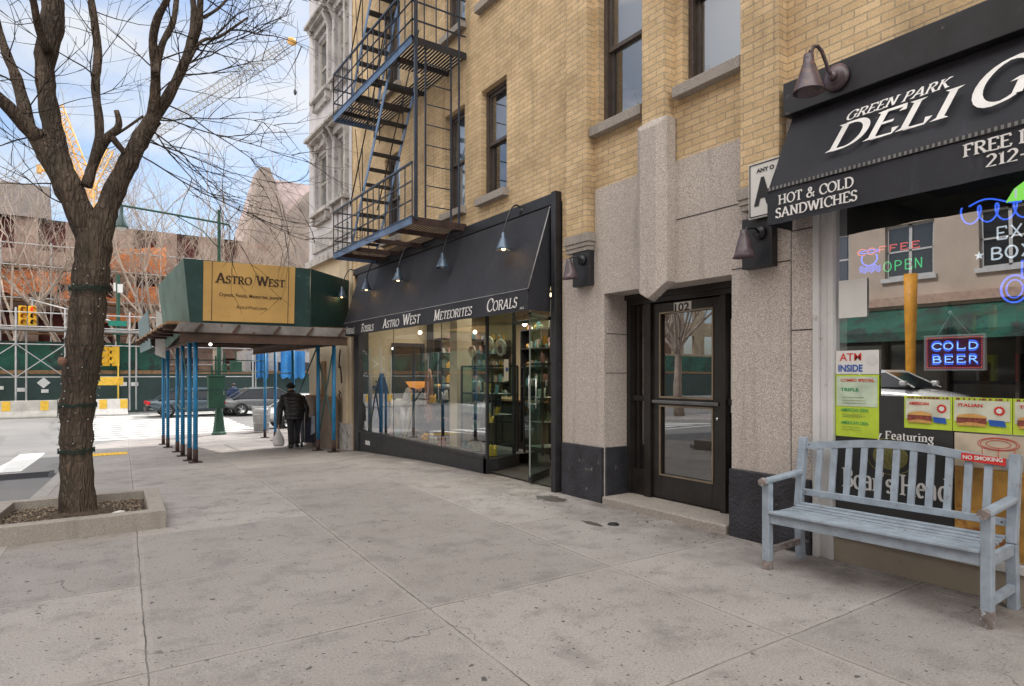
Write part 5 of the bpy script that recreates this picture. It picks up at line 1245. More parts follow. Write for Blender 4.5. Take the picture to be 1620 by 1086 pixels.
for i in range(8):
    u = i/7; x = -.265 + .46*u; z = .445 - .022*math.sin(math.pi*u) + .01*u
    mb = MB(); bbar(mb, (x, -L2-(.0 if i else .0)+.031, z), (x, L2-.031, z), .047, .02); mb.build('seat_slat', mBench, bn, bevel=.004)
def backx(z): return .22 + .08*(z-.42)/.56
mb = MB(); bbar(mb, (backx(.55), -L2+.03, .545), (backx(.55), L2-.03, .545), .025, .05); mb.build('lower_rail', mBench, bn, bevel=.004)
mb = MB(); n = 24; vs = []
def railz(v):    # arch, v in -1..1
    return .915 + .062*math.cos(v*math.pi/2)**1.3 if abs(v) < 1 else .915
for i in range(n+1):
    v = -1 + 2*i/n; y = v*(L2-.03); zc = railz(v)
    for dx, dz in ((-.013,-.028),(.013,-.028),(.013,.028),(-.013,.028)): vs.append(bt(backx(zc)+dx, y, zc+dz))
mb.add(vs, [(4*i+k, 4*i+(k+1) % 4, 4*i+4+(k+1) % 4, 4*i+4+k) for i in range(n) for k in range(4)] + [(0,1,2,3),(4*n+3,4*n+2,4*n+1,4*n)]); mb.build('top_rail', mBench, bn)
for i in range(11):
    v = -1 + 2*(i+1)/12; y = v*(L2-.03); zc = railz(v)
    mb = MB(); bbar(mb, (backx(.56), y, .56), (backx(zc), y, zc-.02), .046, .014, (1,0,0)); mb.build('back_slat', mBench, bn)
mb = MB(); mb.prism([bt(backx(.93)-.022, -.655, .90), bt(backx(.93)-.022, -.41, .915), bt(backx(.93)-.022, -.41, .965), bt(backx(.93)-.022, -.655, .95)], (-.004,0,0)); sg = mb.build('red_sign', mRedP, bn)
mb = MB(); sans_mb(mb, 'NO SMOKING', bt(backx(.93)-.028, -.42, .925), (bt(0,-1,0)-bt(0,0,0)), UPZ-V((0,0,0)), .026, OUT, width=.22, bold=.03); mb.build('white_letters', mPaper, sg)
mb = MB()
for s in (1, -1):
    for z in (.545, .925): mb.ball(bt(backx(z)-.016, s*(L2-.055), z), .006, 6)
mb.build('bolt', mBlk, bn)

# ------------------------------------------------------------------ small things on the pavement
def puddle(label, x, y, rx, ry, m, name, cat, seed):
    rg = random.Random(seed); n = 26
    pts = [(x+rx*math.cos(2*math.pi*i/n)*(1+rg.uniform(-.28,.28)), y+ry*math.sin(2*math.pi*i/n)*(1+rg.uniform(-.28,.28))) for i in range(n)]
    mb = MB(); mb.add([(a, b, gz(b)+.003) for a, b in pts], [tuple(range(n))]); tag(mb.build(name, m, loc=(x, y, gz(y))), label, cat); 
mWet = M('dark oily stain', (.11,.095,.088), .5, var=.4, sc=30)
x_, y_ = 4.35, 6.05
puddle('dark oily stain on the concrete before the crystal shop door', 4.62, 6.0, .14, .22, mWet, 'oil_stain', 'stain', 1)
puddle('small dark drip stain with a tail in front of the door step', 4.20, 4.78, .05, .13, mWet, 'drip_stain', 'stain', 2)
t = tag(MB().lathe([(0,.012),(.05,.012),(.06,.0)], (4.34, 4.62, .003), (0,0,1), 18).build('valve_cap', mBlk, loc=(4.34,4.62,0)), 'small round black valve cap set in the sidewalk before the door', 'valve cap')

# ------------------------------------------------------------------ tree pit with its kerb, and the tree
pl = thing('tree_planter', (0, 7.65, 0), 'low concrete kerb box around the street tree, filled with dry soil', 'planter')
mb = MB()
c0 = [(-.85,6.98),(.66,6.98),(.72,8.42),(-.72,8.42)]; c1 = [(-.72,7.12),(.52,7.12),(.56,8.30),(-.60,8.30)]
for i in range(4):
    a, b = c0[i], c0[(i+1) % 4]; c, d = c1[(i+1) % 4], c1[i]
    mb.add([(*a,-.03),(*b,-.03),(*c,-.03),(*d,-.03),(*a,.17),(*b,.17),(*c,.17),(*d,.17)], [(4,5,6,7),(0,1,5,4),(2,3,7,6)])
mb.build('kerb_box', mConc, pl, bevel=.008, recalc=True)
mb = MB(); n = 26; vs = []; rg = random.Random(3)
for j in range(n+1):
    for i in range(n+1): vs.append((-.74+1.31*i/n, 7.11+1.2*j/n, .075 + rg.uniform(-.012,.016) + .05*math.exp(-(((-.74+1.31*i/n)+.03)**2+((7.11+1.2*j/n)-7.62)**2)/.1)))
mb.add(vs, [(j*(n+1)+i, j*(n+1)+i+1, (j+1)*(n+1)+i+1, (j+1)*(n+1)+i) for j in range(n) for i in range(n)])
so = mb.build('soil', mSoil, pl)
mb = MB()
for i in range(1500):
    x = rg.uniform(-.68,.5); y = rg.uniform(7.16,8.26); a = rg.uniform(0,6.28); s = rg.uniform(.008,.022); z = .09+rg.uniform(0,.01)
    mb.add([(x+s*math.cos(a), y+s*math.sin(a), z), (x-s*.5*math.sin(a), y+s*.5*math.cos(a), z+rg.uniform(0,.015)), (x-s*math.cos(a), y-s*math.sin(a), z), (x+s*.5*math.sin(a), y-s*.5*math.cos(a), z+rg.uniform(0,.012))], [(0,1,2,3)])
lt = mb.build('leaf_litter', M('dry leaf litter', (.34,.27,.20), .9, var=.6, sc=60), pl, kind='stuff')
mb = MB(); mb.ball((.28, 7.30, .13), .05, 8, (1.2,.8,.5), .2, rg); tag(mb.build('crumpled_paper', mPaper, loc=(.28,7.30,.1)), 'crumpled white paper lying on the soil in the tree pit', 'litter')
mb = MB(); z = gz(8.4)
for i in range(7): mb.bar((.55+.03*i, 8.50+.015*(i%2), 0.0), (.56+.03*i, 8.50, .02+.012*i), .02)
tag(mb.build('litter_scrap', mBag, loc=(.6,8.5,0)), 'small pale scraps at the back corner of the tree pit', 'litter')

mb = MB(); rg2 = random.Random(77)
for i in range(520):
    y = rg2.uniform(1.2, 9); x = rg2.uniform(-.6, 4.95); 
    if rg2.random() < .5: x = 4.95 - abs(rg2.gauss(0, .35))
    if -.9 < x < .75 and 6.9 < y < 8.5: continue
    s_ = rg2.uniform(.003,.009) if rg2.random() < .93 else rg2.uniform(.01,.02); a = rg2.uniform(0, 6.28)
    mb.add([(x+s_*math.cos(a), y+s_*math.sin(a), gz(y)+.002), (x-s_*.6*math.sin(a), y+s_*.6*math.cos(a), gz(y)+.002+s_*.4), (x-s_*math.cos(a), y-s_*math.sin(a), gz(y)+.002), (x+s_*.6*math.sin(a), y-s_*.6*math.cos(a), gz(y)+.002+s_*.5)], [(0,1,2,3)])
g_ = mb.build('sidewalk_grit', M('grit and leaf bits', (.26,.20,.15), .9, var=.7, sc=50, dirt=(.55,.52,.48), dl=.58)); tag(g_, 'tiny bits of grit and leaf scattered over the sidewalk', 'grit', kind='stuff')
tr = thing('street_tree', (-.03, 7.62, .08), 'large bare street tree with dark rough bark and lights wound round its trunk', 'tree')
T0 = 6.40
rt = random.Random(21)
def limb(mb, pts, t0, t1, n=16, roots=False):
    P = []; Rr = []
    for i, (px, py, r) in enumerate(pts):
        u = i/(len(pts)-1); t = t0+(t1-t0)*u; P.append(at(px, py, t)); Rr.append(r*t/1000*.81)
    # resample smooth
    Q = []; S = []
    for i in range(len(P)-1):
        p0 = P[max(i-1,0)]; p1 = P[i]; p2 = P[i+1]; p3 = P[min(i+2, len(P)-1)]
        m = max(2, int((p2-p1).length/.06))
        for k in range(m):
            u = k/m; a = 2*p1; b = (p2-p0)*u; c = (2*p0-5*p1+4*p2-p3)*u*u; d = (-p0+3*p1-3*p2+p3)*u**3
            Q.append((a+b+c+d)*.5); S.append((Rr[i]+(Rr[i+1]-Rr[i])*u)*(1+.05*math.sin(len(Q)*1.3)+rt.uniform(-.03,.03)))
    Q.append(P[-1]); S.append(Rr[-1])
    mb.tube(Q, S, n, noise=.045, rg=rt); return Q, S
mb = MB()
limb(mb, [(124,838,52),(125,822,37),(123,790,29),(121,740,27.5),(121,690,27.5),(123,640,29),(131,575,30.5),(137,510,30.5),(143,450,30),(147,405,30),(150,372,27),(152,350,20)], T0, T0, 26)
LB = []
LB.append(limb(mb, [(146,400,22),(132,350,24),(112,305,25),(92,265,24),(74,235,22),(58,213,19)], T0, T0-.15, 20))
LB.append(limb(mb, [(66,222,16),(38,198,13.5),(12,168,12),(-20,140,10),(-60,112,8),(-120,60,5)], T0-.15, T0-.7, 12))
LB.append(limb(mb, [(48,210,12),(38,168,11),(24,118,9.5),(10,85,8),(-4,40,6.5),(-12,-10,5),(-20,-80,3)], T0-.15, T0+.2, 12))
LB.append(limb(mb, [(112,310,17),(98,262,18),(84,205,17.5),(74,150,16),(71,100,17),(80,52,20.5),(84,8,19),(76,-50,15),(90,-140,10),(80,-220,5)], T0-.1, T0+.5, 18))
LB.append(limb(mb, [(76,80,10),(62,48,7),(54,8,6),(44,-50,4.5),(30,-120,3)], T0+.1, T0-.4, 10))
LB.append(limb(mb, [(156,395,22),(165,345,20),(182,300,19),(203,258,17),(224,218,15.5),(243,188,15)], T0, T0+.2, 18))
LB.append(limb(mb, [(240,193,11),(262,160,10),(284,118,9),(300,76,8),(307,30,6.5),(304,-30,5),(310,-120,3)], T0+.2, T0+.6, 12))
LB.append(limb(mb, [(298,84,8),(314,44,6.5),(317,2,6),(322,-60,4),(340,-130,2.5)], T0+.5, T0+.2, 10))
LB.append(limb(mb, [(238,198,11),(245,152,9.5),(246,112,8.5),(242,66,8),(249,30,7),(264,0,6),(285,-60,4)], T0+.2, T0-.2, 12))
LB.append(limb(mb, [(246,118,7.5),(256,72,6),(274,34,5.5),(280,-10,4.5),(286,-70,3)], T0, T0+.5, 10))
LB.append(limb(mb, [(137,295,10),(146,262,9),(156,228,8.5),(157,190,7.5),(151,140,7.5),(155,85,7.5),(150,40,7),(142,-20,6),(136,-110,4)], T0-.05, T0+.3, 12))
LB.append(limb(mb, [(142,275,9),(158,238,8),(172,216,8),(186,204,7),(188,190,5.5),(184,175,4.5)], T0, T0-.1, 10))
LB.append(limb(mb, [(176,216,6),(192,236,6),(206,250,6)], T0-.05, T0+.1, 8))
LB.append(limb(mb, [(172,220,3.2),(198,204,2.8),(226,184,2.4)], T0-.05, T0+.2, 6))
LB.append(limb(mb, [(250,172,5),(272,140,4),(292,110,3),(318,66,3),(345,60,2.6),(372,42,2.3),(392,28,1.8)], T0+.2, T0+.6, 8))
LB.append(limb(mb, [(322,28,3.5),(345,14,2.8),(365,-8,2)], T0+.4, T0+.6, 8))
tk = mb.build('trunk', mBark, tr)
# knot
mb = MB(); mb.ball(at(98, 572, 6.2), .04, 10, (1,.7,1.1), .08, rt); mb.build('cut_knot', M('pale cut wood', (.22,.12,.09), .9, var=.4), tr)
tw = MB()
def twig(p, d, L, r, dep, droop=0):
    n = max(3, int(L/.11)); pts = [p]; dd = d.normalized()
    for i in range(n):
        dd = (dd + V((rt.uniform(-.25,.25), rt.uniform(-.25,.25), rt.uniform(-.2,.24)-droop))*.8).normalized()
        pts.append(pts[-1] + dd*L/n)
        if dep > 0 and i > 0 and rt.random() < .68:
            s = (dd + V((rt.uniform(-1,1), rt.uniform(-1,1), rt.uniform(-.6,.9)))*.9).normalized()
            twig(pts[-1], s, L*rt.uniform(.3,.62), r*.6, dep-1, droop)
    tw.tube(pts, [max(.0016, r*(1-.8*i/n)) for i in range(n+1)], 5 if r > .006 else 3, caps=False)
for qi, (Q, S) in enumerate(LB):
    right = qi in (5,6,7,8,9,14,15)
    step = 5
    for i in range(4, len(Q), step):
        if S[i] > .13 and rt.random() < .5: continue
        if rt.random() < .28: continue
        dirv = V((rt.uniform(-1,1), rt.uniform(-1,1), rt.uniform(-.2,.8)))
        if right: dirv += V((.55, -.3, -.15))
        twig(Q[i], dirv, rt.uniform(.5, 1.25), rt.uniform(.005,.011), 2, .03 if right else 0)
for (px, py, ex, ey, L) in ((250,190,340,190,1.3),(262,165,420,250,1.5),(225,220,400,300,1.5),(215,240,480,370,2.1),(250,185,430,210,1.5),(300,75,400,60,1.1),(240,200,330,330,1.2),(60,215,-20,250,.9),(120,330,0,300,1.2),(100,290,0,290,1.0),(245,110,160,60,.9),(150,120,60,40,.9),(300,100,420,40,1.4),(236,205,380,260,1.5),(228,215,350,300,1.4),(284,118,400,130,1.2)):
    a = at(px, py, T0+.1); b = at(ex, ey, T0+rt.uniform(-.3,.6)); twig(a, b-a, L, .0085, 2, .01)
tw.build('crown', mBarkT, tr, recalc=False)
# wound fairy lights
ln = thing('string_lights', (-.03, 7.6, 1), 'strings of small pale fairy lights wound round the tree trunk', 'string lights')
wm = MB(); bm_ = MB()
def trunk_at(z):
    tab = [(.1,125,29),(.45,121,27.5),(.9,121,27.5),(1.2,123,29),(1.62,131,31),(2.03,137,31.5),(2.4,143,31),(2.75,148,31)]
    for (a, p, r), (b, q, s) in zip(tab, tab[1:]):
        if z <= b: u = (z-a)/(b-a); return p+(q-p)*u, r+(s-r)*u
    return 148, 31
z = .75; a = 0; pts = []
while z < 2.6:
    px, r = trunk_at(z); c = at(px, 591-(z-CH)*1000/T0, T0); rr_ = r*T0/1000*.88
    pts.append(c + V((rr_*math.cos(a), rr_*math.sin(a), rt.uniform(-.01,.01))))
    if rt.random() < .2: bm_.ball(c + V((rr_*1.04*math.cos(a), rr_*1.04*math.sin(a), 0)), .0065, 6)
    a += .35; z += .0042
wm.tube(pts, .0022, 4, caps=False); wm_o = wm.build('wire', M('dark green wire', (.02,.045,.035), .6), ln, recalc=False)
bm_.build('bulbs', M('clear small bulbs', (.55,.58,.5), .3), ln, recalc=False, kind='stuff')
for zc in (1.18, .72, 2.35):
    mb = MB(); px, r = trunk_at(zc); c = at(px, 591-(zc-CH)*1000/T0, T0)
    for q in range(7): mb.tube([c + V((r*T0/1000*.89*math.cos(b*.3), r*T0/1000*.89*math.sin(b*.3), rt.uniform(-.03,.03))) for b in range(22)], .0035, 4, caps=False)
    mb.build('wire_coil', bpy.data.materials['dark green wire'], ln, recalc=False)
def atY(px, py, Y):
    s = (px-810)/1000; return at(px, py, Y/(.8281-.5606*s))
# ------------------------------------------------------------------ people
def skin_mesh(name, J, E, m, loc, sub=1):
    ids = list(J); me = bpy.data.meshes.new(name)
    me.from_pydata([J[k][0] for k in ids], [(ids.index(a), ids.index(b)) for a, b in E], []); me.update()
    o = bpy.data.objects.new(name, me); COL.objects.link(o); o.location = loc
    sk = o.modifiers.new('skin', 'SKIN'); sk.use_smooth_shade = True
    for i, k in enumerate(ids):
        r = J[k][1]; r = r if hasattr(r, '__len__') else (r, r); me.skin_vertices[0].data[i].radius = r
        me.skin_vertices[0].data[i].use_root = (k == ids[0])
    s = o.modifiers.new('sub', 'SUBSURF'); s.levels = sub; s.render_levels = sub
    me.materials.append(m); dg = bpy.context.evaluated_depsgraph_get(); nm = bpy.data.meshes.new_from_object(o.evaluated_get(dg))
    o.modifiers.clear(); o.data = nm
    for p in nm.polygons: p.use_smooth = True
    return o
def person(loc, rz, sc, label, coat, trou, hat, hunch=.14, lh=(-.36,.02,.62), rh=(.30,.10,.66), stride=.10, puffs=8):
    c = {}
    J = {'pelvis':((0,0,.86),(.13,.10)),'waist':((0,.03,1.02),(.13,.10)),'chest':((0,.05+hunch*.5,1.22),(.17,.11)),'neck':((0,.06+hunch,1.36),.055),'head':((0,.09+hunch*1.25,1.47),(.075,.09)),'crown':((0,.09+hunch*1.25,1.57),(.06,.07)),
         'nose':((0,.18+hunch*1.25,1.48),.02)}
    E = [('pelvis','waist'),('waist','chest'),('chest','neck'),('neck','head'),('head','crown'),('head','nose')]
    for s, n in ((-1,'l'),(1,'r')):
        st = stride*s; h = V(lh if s < 0 else rh); sh = V((s*.19, .04+hunch*.6, 1.27)); el = (sh+h)*.5 + V((s*.06,-.06,.02))
        J['sh'+n] = (tuple(sh), .065); J['el'+n] = (tuple(el), .045); J['wr'+n] = (tuple(h), .028)
        d = (h-el).normalized(); palm = h + d*.07; J['pa'+n] = (tuple(palm), (.036,.016))
        E += [('chest','sh'+n),('sh'+n,'el'+n),('el'+n,'wr'+n),('wr'+n,'pa'+n)]
        for f in range(4):
            a = palm + d*.035 + V((0,(f-1.5)*.018,0)); b = a + d*(.035,.042,.038,.028)[f] + V((-s*.02,0,0))
            J[f'f{n}{f}a'] = (tuple(a), .0095); J[f'f{n}{f}b'] = (tuple(b), .008); E += [('pa'+n, f'f{n}{f}a'), (f'f{n}{f}a', f'f{n}{f}b')]
        a = h + d*.03 + V((-s*.01,.035,0)); b = a + d*.04 + V((0,.01,0)); J['t'+n] = (tuple(a), .011); J['u'+n] = (tuple(b), .009); E += [('wr'+n,'t'+n),('t'+n,'u'+n)]
        J['hip'+n] = ((s*.09,0,.80),.085); J['kn'+n] = ((s*.095,st*.7+.03,.45),.055); J['an'+n] = ((s*.10,st,.08),.035); J['to'+n] = ((s*.105,st+.15,.04),.032)
        E += [('pelvis','hip'+n),('hip'+n,'kn'+n),('kn'+n,'an'+n),('an'+n,'to'+n)]
    o = skin_mesh('person', J, E, mSkin, loc, 1); tag(o, label, 'person')
    L = V(loc)
    # padded coat: rings along the spine
    mb = MB(); n = 20; rows = []; NR = puffs*6
    for i in range(NR+1):
        u = i/NR; z = .70+.68*u; cy = hunch*max(0,(u-.25))*1.0; puff = 1+.06*abs(math.sin(u*math.pi*puffs))
        rx = (.215+.03*math.sin(u*2.6))*(1 if u < .86 else 1-.55*((u-.86)/.14)**1.3)*puff; ry = (.165+.03*math.sin(u*3))*(1 if u < .88 else 1-.35*((u-.88)/.12))*puff
        rows.append([(L.x+rx*math.cos(2*math.pi*k/n), L.y+cy+ry*math.sin(2*math.pi*k/n), L.z+z) for k in range(n)])
    mb.add([p for r in rows for p in r], [(i*n+k, i*n+(k+1) % n, (i+1)*n+(k+1) % n, (i+1)*n+k) for i in range(NR) for k in range(n)] + [tuple(range(n)), tuple(NR*n+k for k in range(n))], True)
    for s in (-1, 1):
        k_ = 'l' if s < 0 else 'r'; a = V(J['sh'+k_][0]); b = V(J['el'+k_][0]); c_ = V(J['wr'+k_][0])
        P = [a.lerp(b, i/14) for i in range(14)] + [b.lerp(c_, i/13) for i in range(14)]
        mb.tube([L+p for p in P], [(.098-.036*i/27)*(1+.09*abs(math.sin(i*.62))) for i in range(28)], 12)
    for q in range(1): mb.lathe([(.10,0),(.115,.03),(.10,.07),(.085,.08)], L+V((0,.06+hunch,1.33)), (0,.3,1), 16)
    j = mb.build('jacket', coat, o)
    mb = MB()
    for s in (-1, 1):
        k_ = 'l' if s < 0 else 'r'; P = [V(J['pelvis'][0])+V((s*.06,0,.02)), V(J['hip'+k_][0]), V(J['kn'+k_][0]), V(J['an'+k_][0])+V((0,0,.02))]
        Q = [P[0], P[0].lerp(P[1],.6), P[1], P[1].lerp(P[2],.5), P[2], P[2].lerp(P[3],.5), P[3]]
        mb.tube([L+p for p in Q], [.11,.115,.108,.09,.075,.07,.068], 14)
    mb.build('trousers', trou, o)
    mb = MB()
    for s in (-1, 1):
        k_ = 'l' if s < 0 else 'r'; a = V(J['an'+k_][0]); mb.tube([L+V((a.x,a.y-.05,.05)), L+V((a.x,a.y+.05,.055)), L+V((a.x,a.y+.16,.04)), L+V((a.x,a.y+.20,.03))], [.045,.05,.042,.02], 10)
    mb.build('shoes', mBlk, o)
    mb = MB(); hc = L+V(J['head'][0])+V((0,-.01,.055)); mb.ball(hc, .105, 16, (.95,1.05,.85)); mb.lathe([(.103,-.03),(.112,-.015),(.112,.012),(.10,.02)], hc, (0,.15,1), 18); mb.build('knit_hat' if hat is mHat else 'hair', hat, o)
    return o, J
gx, gy = 4.30, 15.95
pz = gz(gy)
pr, J1 = person((gx, gy, pz), 0, 1, 'hunched person walking away in a black padded coat and hat', mCoat, mTrou, mHat, .20, (-.36,.04,.60), (.31,.12,.62))
hp = V(J1['pal'][0]) + V((gx, gy, pz))
t = thing('plastic_bag', tuple(hp - V((0,0,.5))), 'white plastic carrier bag hanging from the left hand of the walking person', 'bag')
mb = MB(); rg = random.Random(4); rows = []; n = 16
for i in range(11):
    u = i/10; r = .02 + .115*math.sin(min(1, u*1.25)*math.pi/2) - (.03*(u-.85)/.15 if u > .85 else 0)
    rows.append([(hp.x + r*math.cos(2*math.pi*k/n)*(1+rg.uniform(-.1,.1)), hp.y + r*.75*math.sin(2*math.pi*k/n)*(1+rg.uniform(-.1,.1)), hp.z - .06 - .40*u) for k in range(n)])
mb.add([p for r in rows for p in r], [(i*n+k, i*n+(k+1) % n, (i+1)*n+(k+1) % n, (i+1)*n+k) for i in range(10) for k in range(n)] + [tuple(10*n+k for k in range(n))], True); mb.build('sack', mBag, t)
mb = MB(); mb.tube([hp+V((.012,0,-.08)), hp+V((.02,.0,-.03)), hp+V((0,.01,.0)), hp+V((-.02,0,-.03)), hp+V((-.012,0,-.08))], .006, 6); mb.build('handle', mBag, t)
rx_, ry_ = gx+.40, gy+.18; z = gz(ry_)
t = thing('shopping_trolley', (rx_, ry_, z), 'dark shopping trolley with a white and blue bundle beside the walking person', 'trolley')
mb = MB(); mb.prism([(rx_-.15,ry_-.12,z+.12),(rx_+.16,ry_-.12,z+.12),(rx_+.18,ry_-.12,z+.74),(rx_-.18,ry_-.12,z+.74)], (0,.30,0)); mb.build('bag', M('navy cloth', (.03,.035,.06), .8, var=.4), t, bevel=.03)
mb = MB()
for s in (-1,1): mb.lathe([(0,-.015),(.075,-.015),(.08,0),(.075,.015),(0,.015)], (rx_+s*.17, ry_, z+.08), (1,0,0), 18)
mb.build('wheel', mBlk, t)
mb = MB(); mb.tube([(rx_-.14,ry_-.14,z+.1),(rx_-.14,ry_-.14,z+.88),(rx_-.07,ry_-.13,z+.92),(rx_+.0,ry_-.14,z+.88)], .012, 8); mb.build('handle', mPipe, t)
mb = MB(); mb.prism([(rx_+.02,ry_-.16,z+.30),(rx_+.17,ry_-.17,z+.40),(rx_+.18,ry_-.15,z+.78),(rx_+.04,ry_-.14,z+.80)], (0,.10,.02)); mb.build('white_bundle', M('white blue bundle', (.45,.52,.62), .7, var=.35, sc=12), t, bevel=.02)
q = atY(370, 640, 36); person((q.x, 36.0, gz(36)-.13), 0, 1, 'distant pedestrian in a navy coat beyond the parked cars', M('navy wool', (.02,.035,.11), .8), mTrou, M('dark hair', (.03,.02,.015), .6), .04, (-.24,.04,.72), (.24,.04,.72))

# ------------------------------------------------------------------ cars
mTyre = M('tyre rubber', (.018,.018,.019), .85); mRim = M('alloy rim', (.45,.46,.47), .3, metal=.8, var=.2); mCarG = M('tinted car glass', (.02,.025,.03), .06, var=.2, spec=1); mTail = M('red tail lamp', (.55,.01,.015), .2); mHead = M('clear headlamp', (.6,.62,.65), .1)
mTrimB = M('black car trim', (.02,.02,.021), .5)
def paint(name, c): return M(name, c, .25, metal=.2, var=.08, sc=1.2, bump=0, coat=.8)
def car(loc, rz, m, label, kind='sedan', group=None):
    t = thing('parked_car', (0,0,0), label, 'car', group)
    suv = kind == 'suv'; van = kind == 'van'; suv = suv or van; H_ = 1.74 if van else 1.66 if suv else 1.44; bl = 1.30 if van else 1.0 if suv else .92; Lh = 2.3
    S = [(-Lh,.62,.55,.70),(-Lh+.08,.74,.42,bl-.06),(-1.75,.86,.24,bl),(-1.2,.9,.22,bl+.02),(0,.91,.2,bl),(1.0,.9,.22,bl-.03),(1.6,.87,.24,bl-.12),(2.1,.78,.3,bl-.24),(Lh,.62,.42,bl-.36)]
    mb = MB(); n = 8; vs = []
    for x, w, zb, zt in S:
        for y, z in ((-w*.9,zb),(-w,zb+.18),(-w,zt-.16),(-w*.93,zt),(w*.93,zt),(w,zt-.16),(w,zb+.18),(w*.9,zb)): vs.append((x, y, z))
    mb.add(vs, [(i*n+k, i*n+(k+1) % n, (i+1)*n+(k+1) % n, (i+1)*n+k) for i in range(len(S)-1) for k in range(n)] + [tuple(range(n)), tuple((len(S)-1)*n+k for k in range(n))], True)
    b = mb.build('body', m, t); sb = b.modifiers.new('s', 'SUBSURF'); sb.levels = 1; sb.render_levels = 1
    r0, r1, w0, w1 = ((-2.05,-1.75,.82,.64) if suv else (-1.75,-1.05,.82,.62)), ((1.15,.45,.82,.64) if not suv else (1.2,.5,.82,.66)), 0, 0
    mb = MB(); base = [(-2.1 if suv else -1.8, .80), (1.25, .80)]; topx = [(-1.75 if suv else -1.0), .42]
    bz = bl - .04; tz = H_ - .05
    mb.add([(base[0][0],-.80,bz),(base[1][0],-.80,bz),(base[1][0],.80,bz),(base[0][0],.80,bz),(topx[0],-.62,tz),(topx[1],-.62,tz),(topx[1],.62,tz),(topx[0],.62,tz)], [(0,1,5,4),(1,2,6,5),(2,3,7,6),(3,0,4,7),(4,5,6,7)]); mb.build('windows', mCarG, t, bevel=.03)
    mb = MB(); mb.add([(topx[0]-.06,-.64,tz-.03),(topx[1]+.08,-.64,tz-.03),(topx[1]+.08,.64,tz-.03),(topx[0]-.06,.64,tz-.03),(topx[0]+.05,-.55,H_),(topx[1]-.05,-.55,H_),(topx[1]-.05,.55,H_),(topx[0]+.05,.55,H_)], [(0,1,5,4),(1,2,6,5),(2,3,7,6),(3,0,4,7),(4,5,6,7),(0,3,2,1)])
    for s in (-1, 1):
        for (xa, xb) in ((base[0][0], topx[0]), (base[1][0], topx[1]), (-.3, -.28)) + (((-1.25,-1.2),) if suv else ()): mb.bar((xa, s*.815, bz), (xb, s*.635, tz), .07, .03)
    mb.build('roof', m, t, bevel=.01)
    for x in (-1.42, 1.42):
        for s in (-1, 1):
            mb = MB(); mb.lathe([(.2,-.1),(.31,-.1),(.335,-.06),(.335,.06),(.31,.1),(.2,.1)], (x, s*.80, .335), (0,1,0), 24); w_ = mb.build('wheel', mTyre, t)
            mb = MB(); mb.lathe([(0,.05),(.06,.05),(.07,.02)], (x, s*.80, .335), (0,s,0), 16)
            for a in range(5): a_ = a*1.2566; mb.bar((x, s*.87, .335), (x+.2*math.cos(a_), s*.88, .335+.2*math.sin(a_)), .05, .03)
            mb.lathe([(.19,.06),(.22,.09),(.205,.10)], (x, s*.80, .335), (0,s,0), 24); mb.build('rim', mRim, w_)
    for s in (-1, 1):
        mb = MB(); mb.box(-Lh-.005, -Lh+.16, s*.42, s*.78, bl-.30, bl-.13); mb.build('tail_light', mTail, t, bevel=.03)
        mb = MB(); mb.box(Lh-.25, Lh-.03, s*.42, s*.74, bl-.42, bl-.30); mb.build('headlight', mHead, t, bevel=.03)
        mb = MB(); mb.box(.95, 1.12, s*.88, s*1.04, bl+.02, bl+.14); mb.build('mirror', m, t, bevel=.03)
    mb = MB(); mb.box(-Lh-.03, -Lh+.12, -.72, .72, .32, .52); mb.box(Lh-.12, Lh+.03, -.7, .7, .26, .48); mb.build('bumper', mTrimB, t, bevel=.03)
    t.location = loc; t.rotation_euler = (0, 0, rz)
    return t
wh = paint('white car paint', (.74,.74,.73)); bk_ = paint('black car paint', (.02,.02,.022)); gr_ = paint('silver car paint', (.42,.44,.46)); te = paint('teal blue car paint', (.035,.06,.08)); rd = paint('dark red car paint', (.2,.02,.02))
def rz_(y): return gz(y) - .14
car((8.15, 26.6, rz_(26.6)), 0, wh, 'white car with a red tail lamp on the avenue, right of the litter basket')
q = atY(300, 640, 35.6); car((q.x+.35, 35.6, rz_(35.6)), 0, te, 'teal blue car beyond the blue poles of the shed')
q = atY(408, 640, 35.2); car((q.x+.4, 35.0, rz_(35.0)), 0, paint('graphite car paint', (.12,.125,.13)), 'grey car behind the green control box, in front of the fence')
car((-9.35, 9.3, -.14), R(-90), wh, 'tall white van like car parked across the street', 'van')
car((-9.35, 3.6, -.14), R(-90), bk_, 'black car parked across the street behind the white one')
car((-9.35, -1.6, -.14), R(-90), gr_, 'silver car parked across the street, third from the avenue')
car((-9.35, -7.4, -.14), R(-90), rd, 'dark red car parked across the street, farthest from the avenue', 'suv')

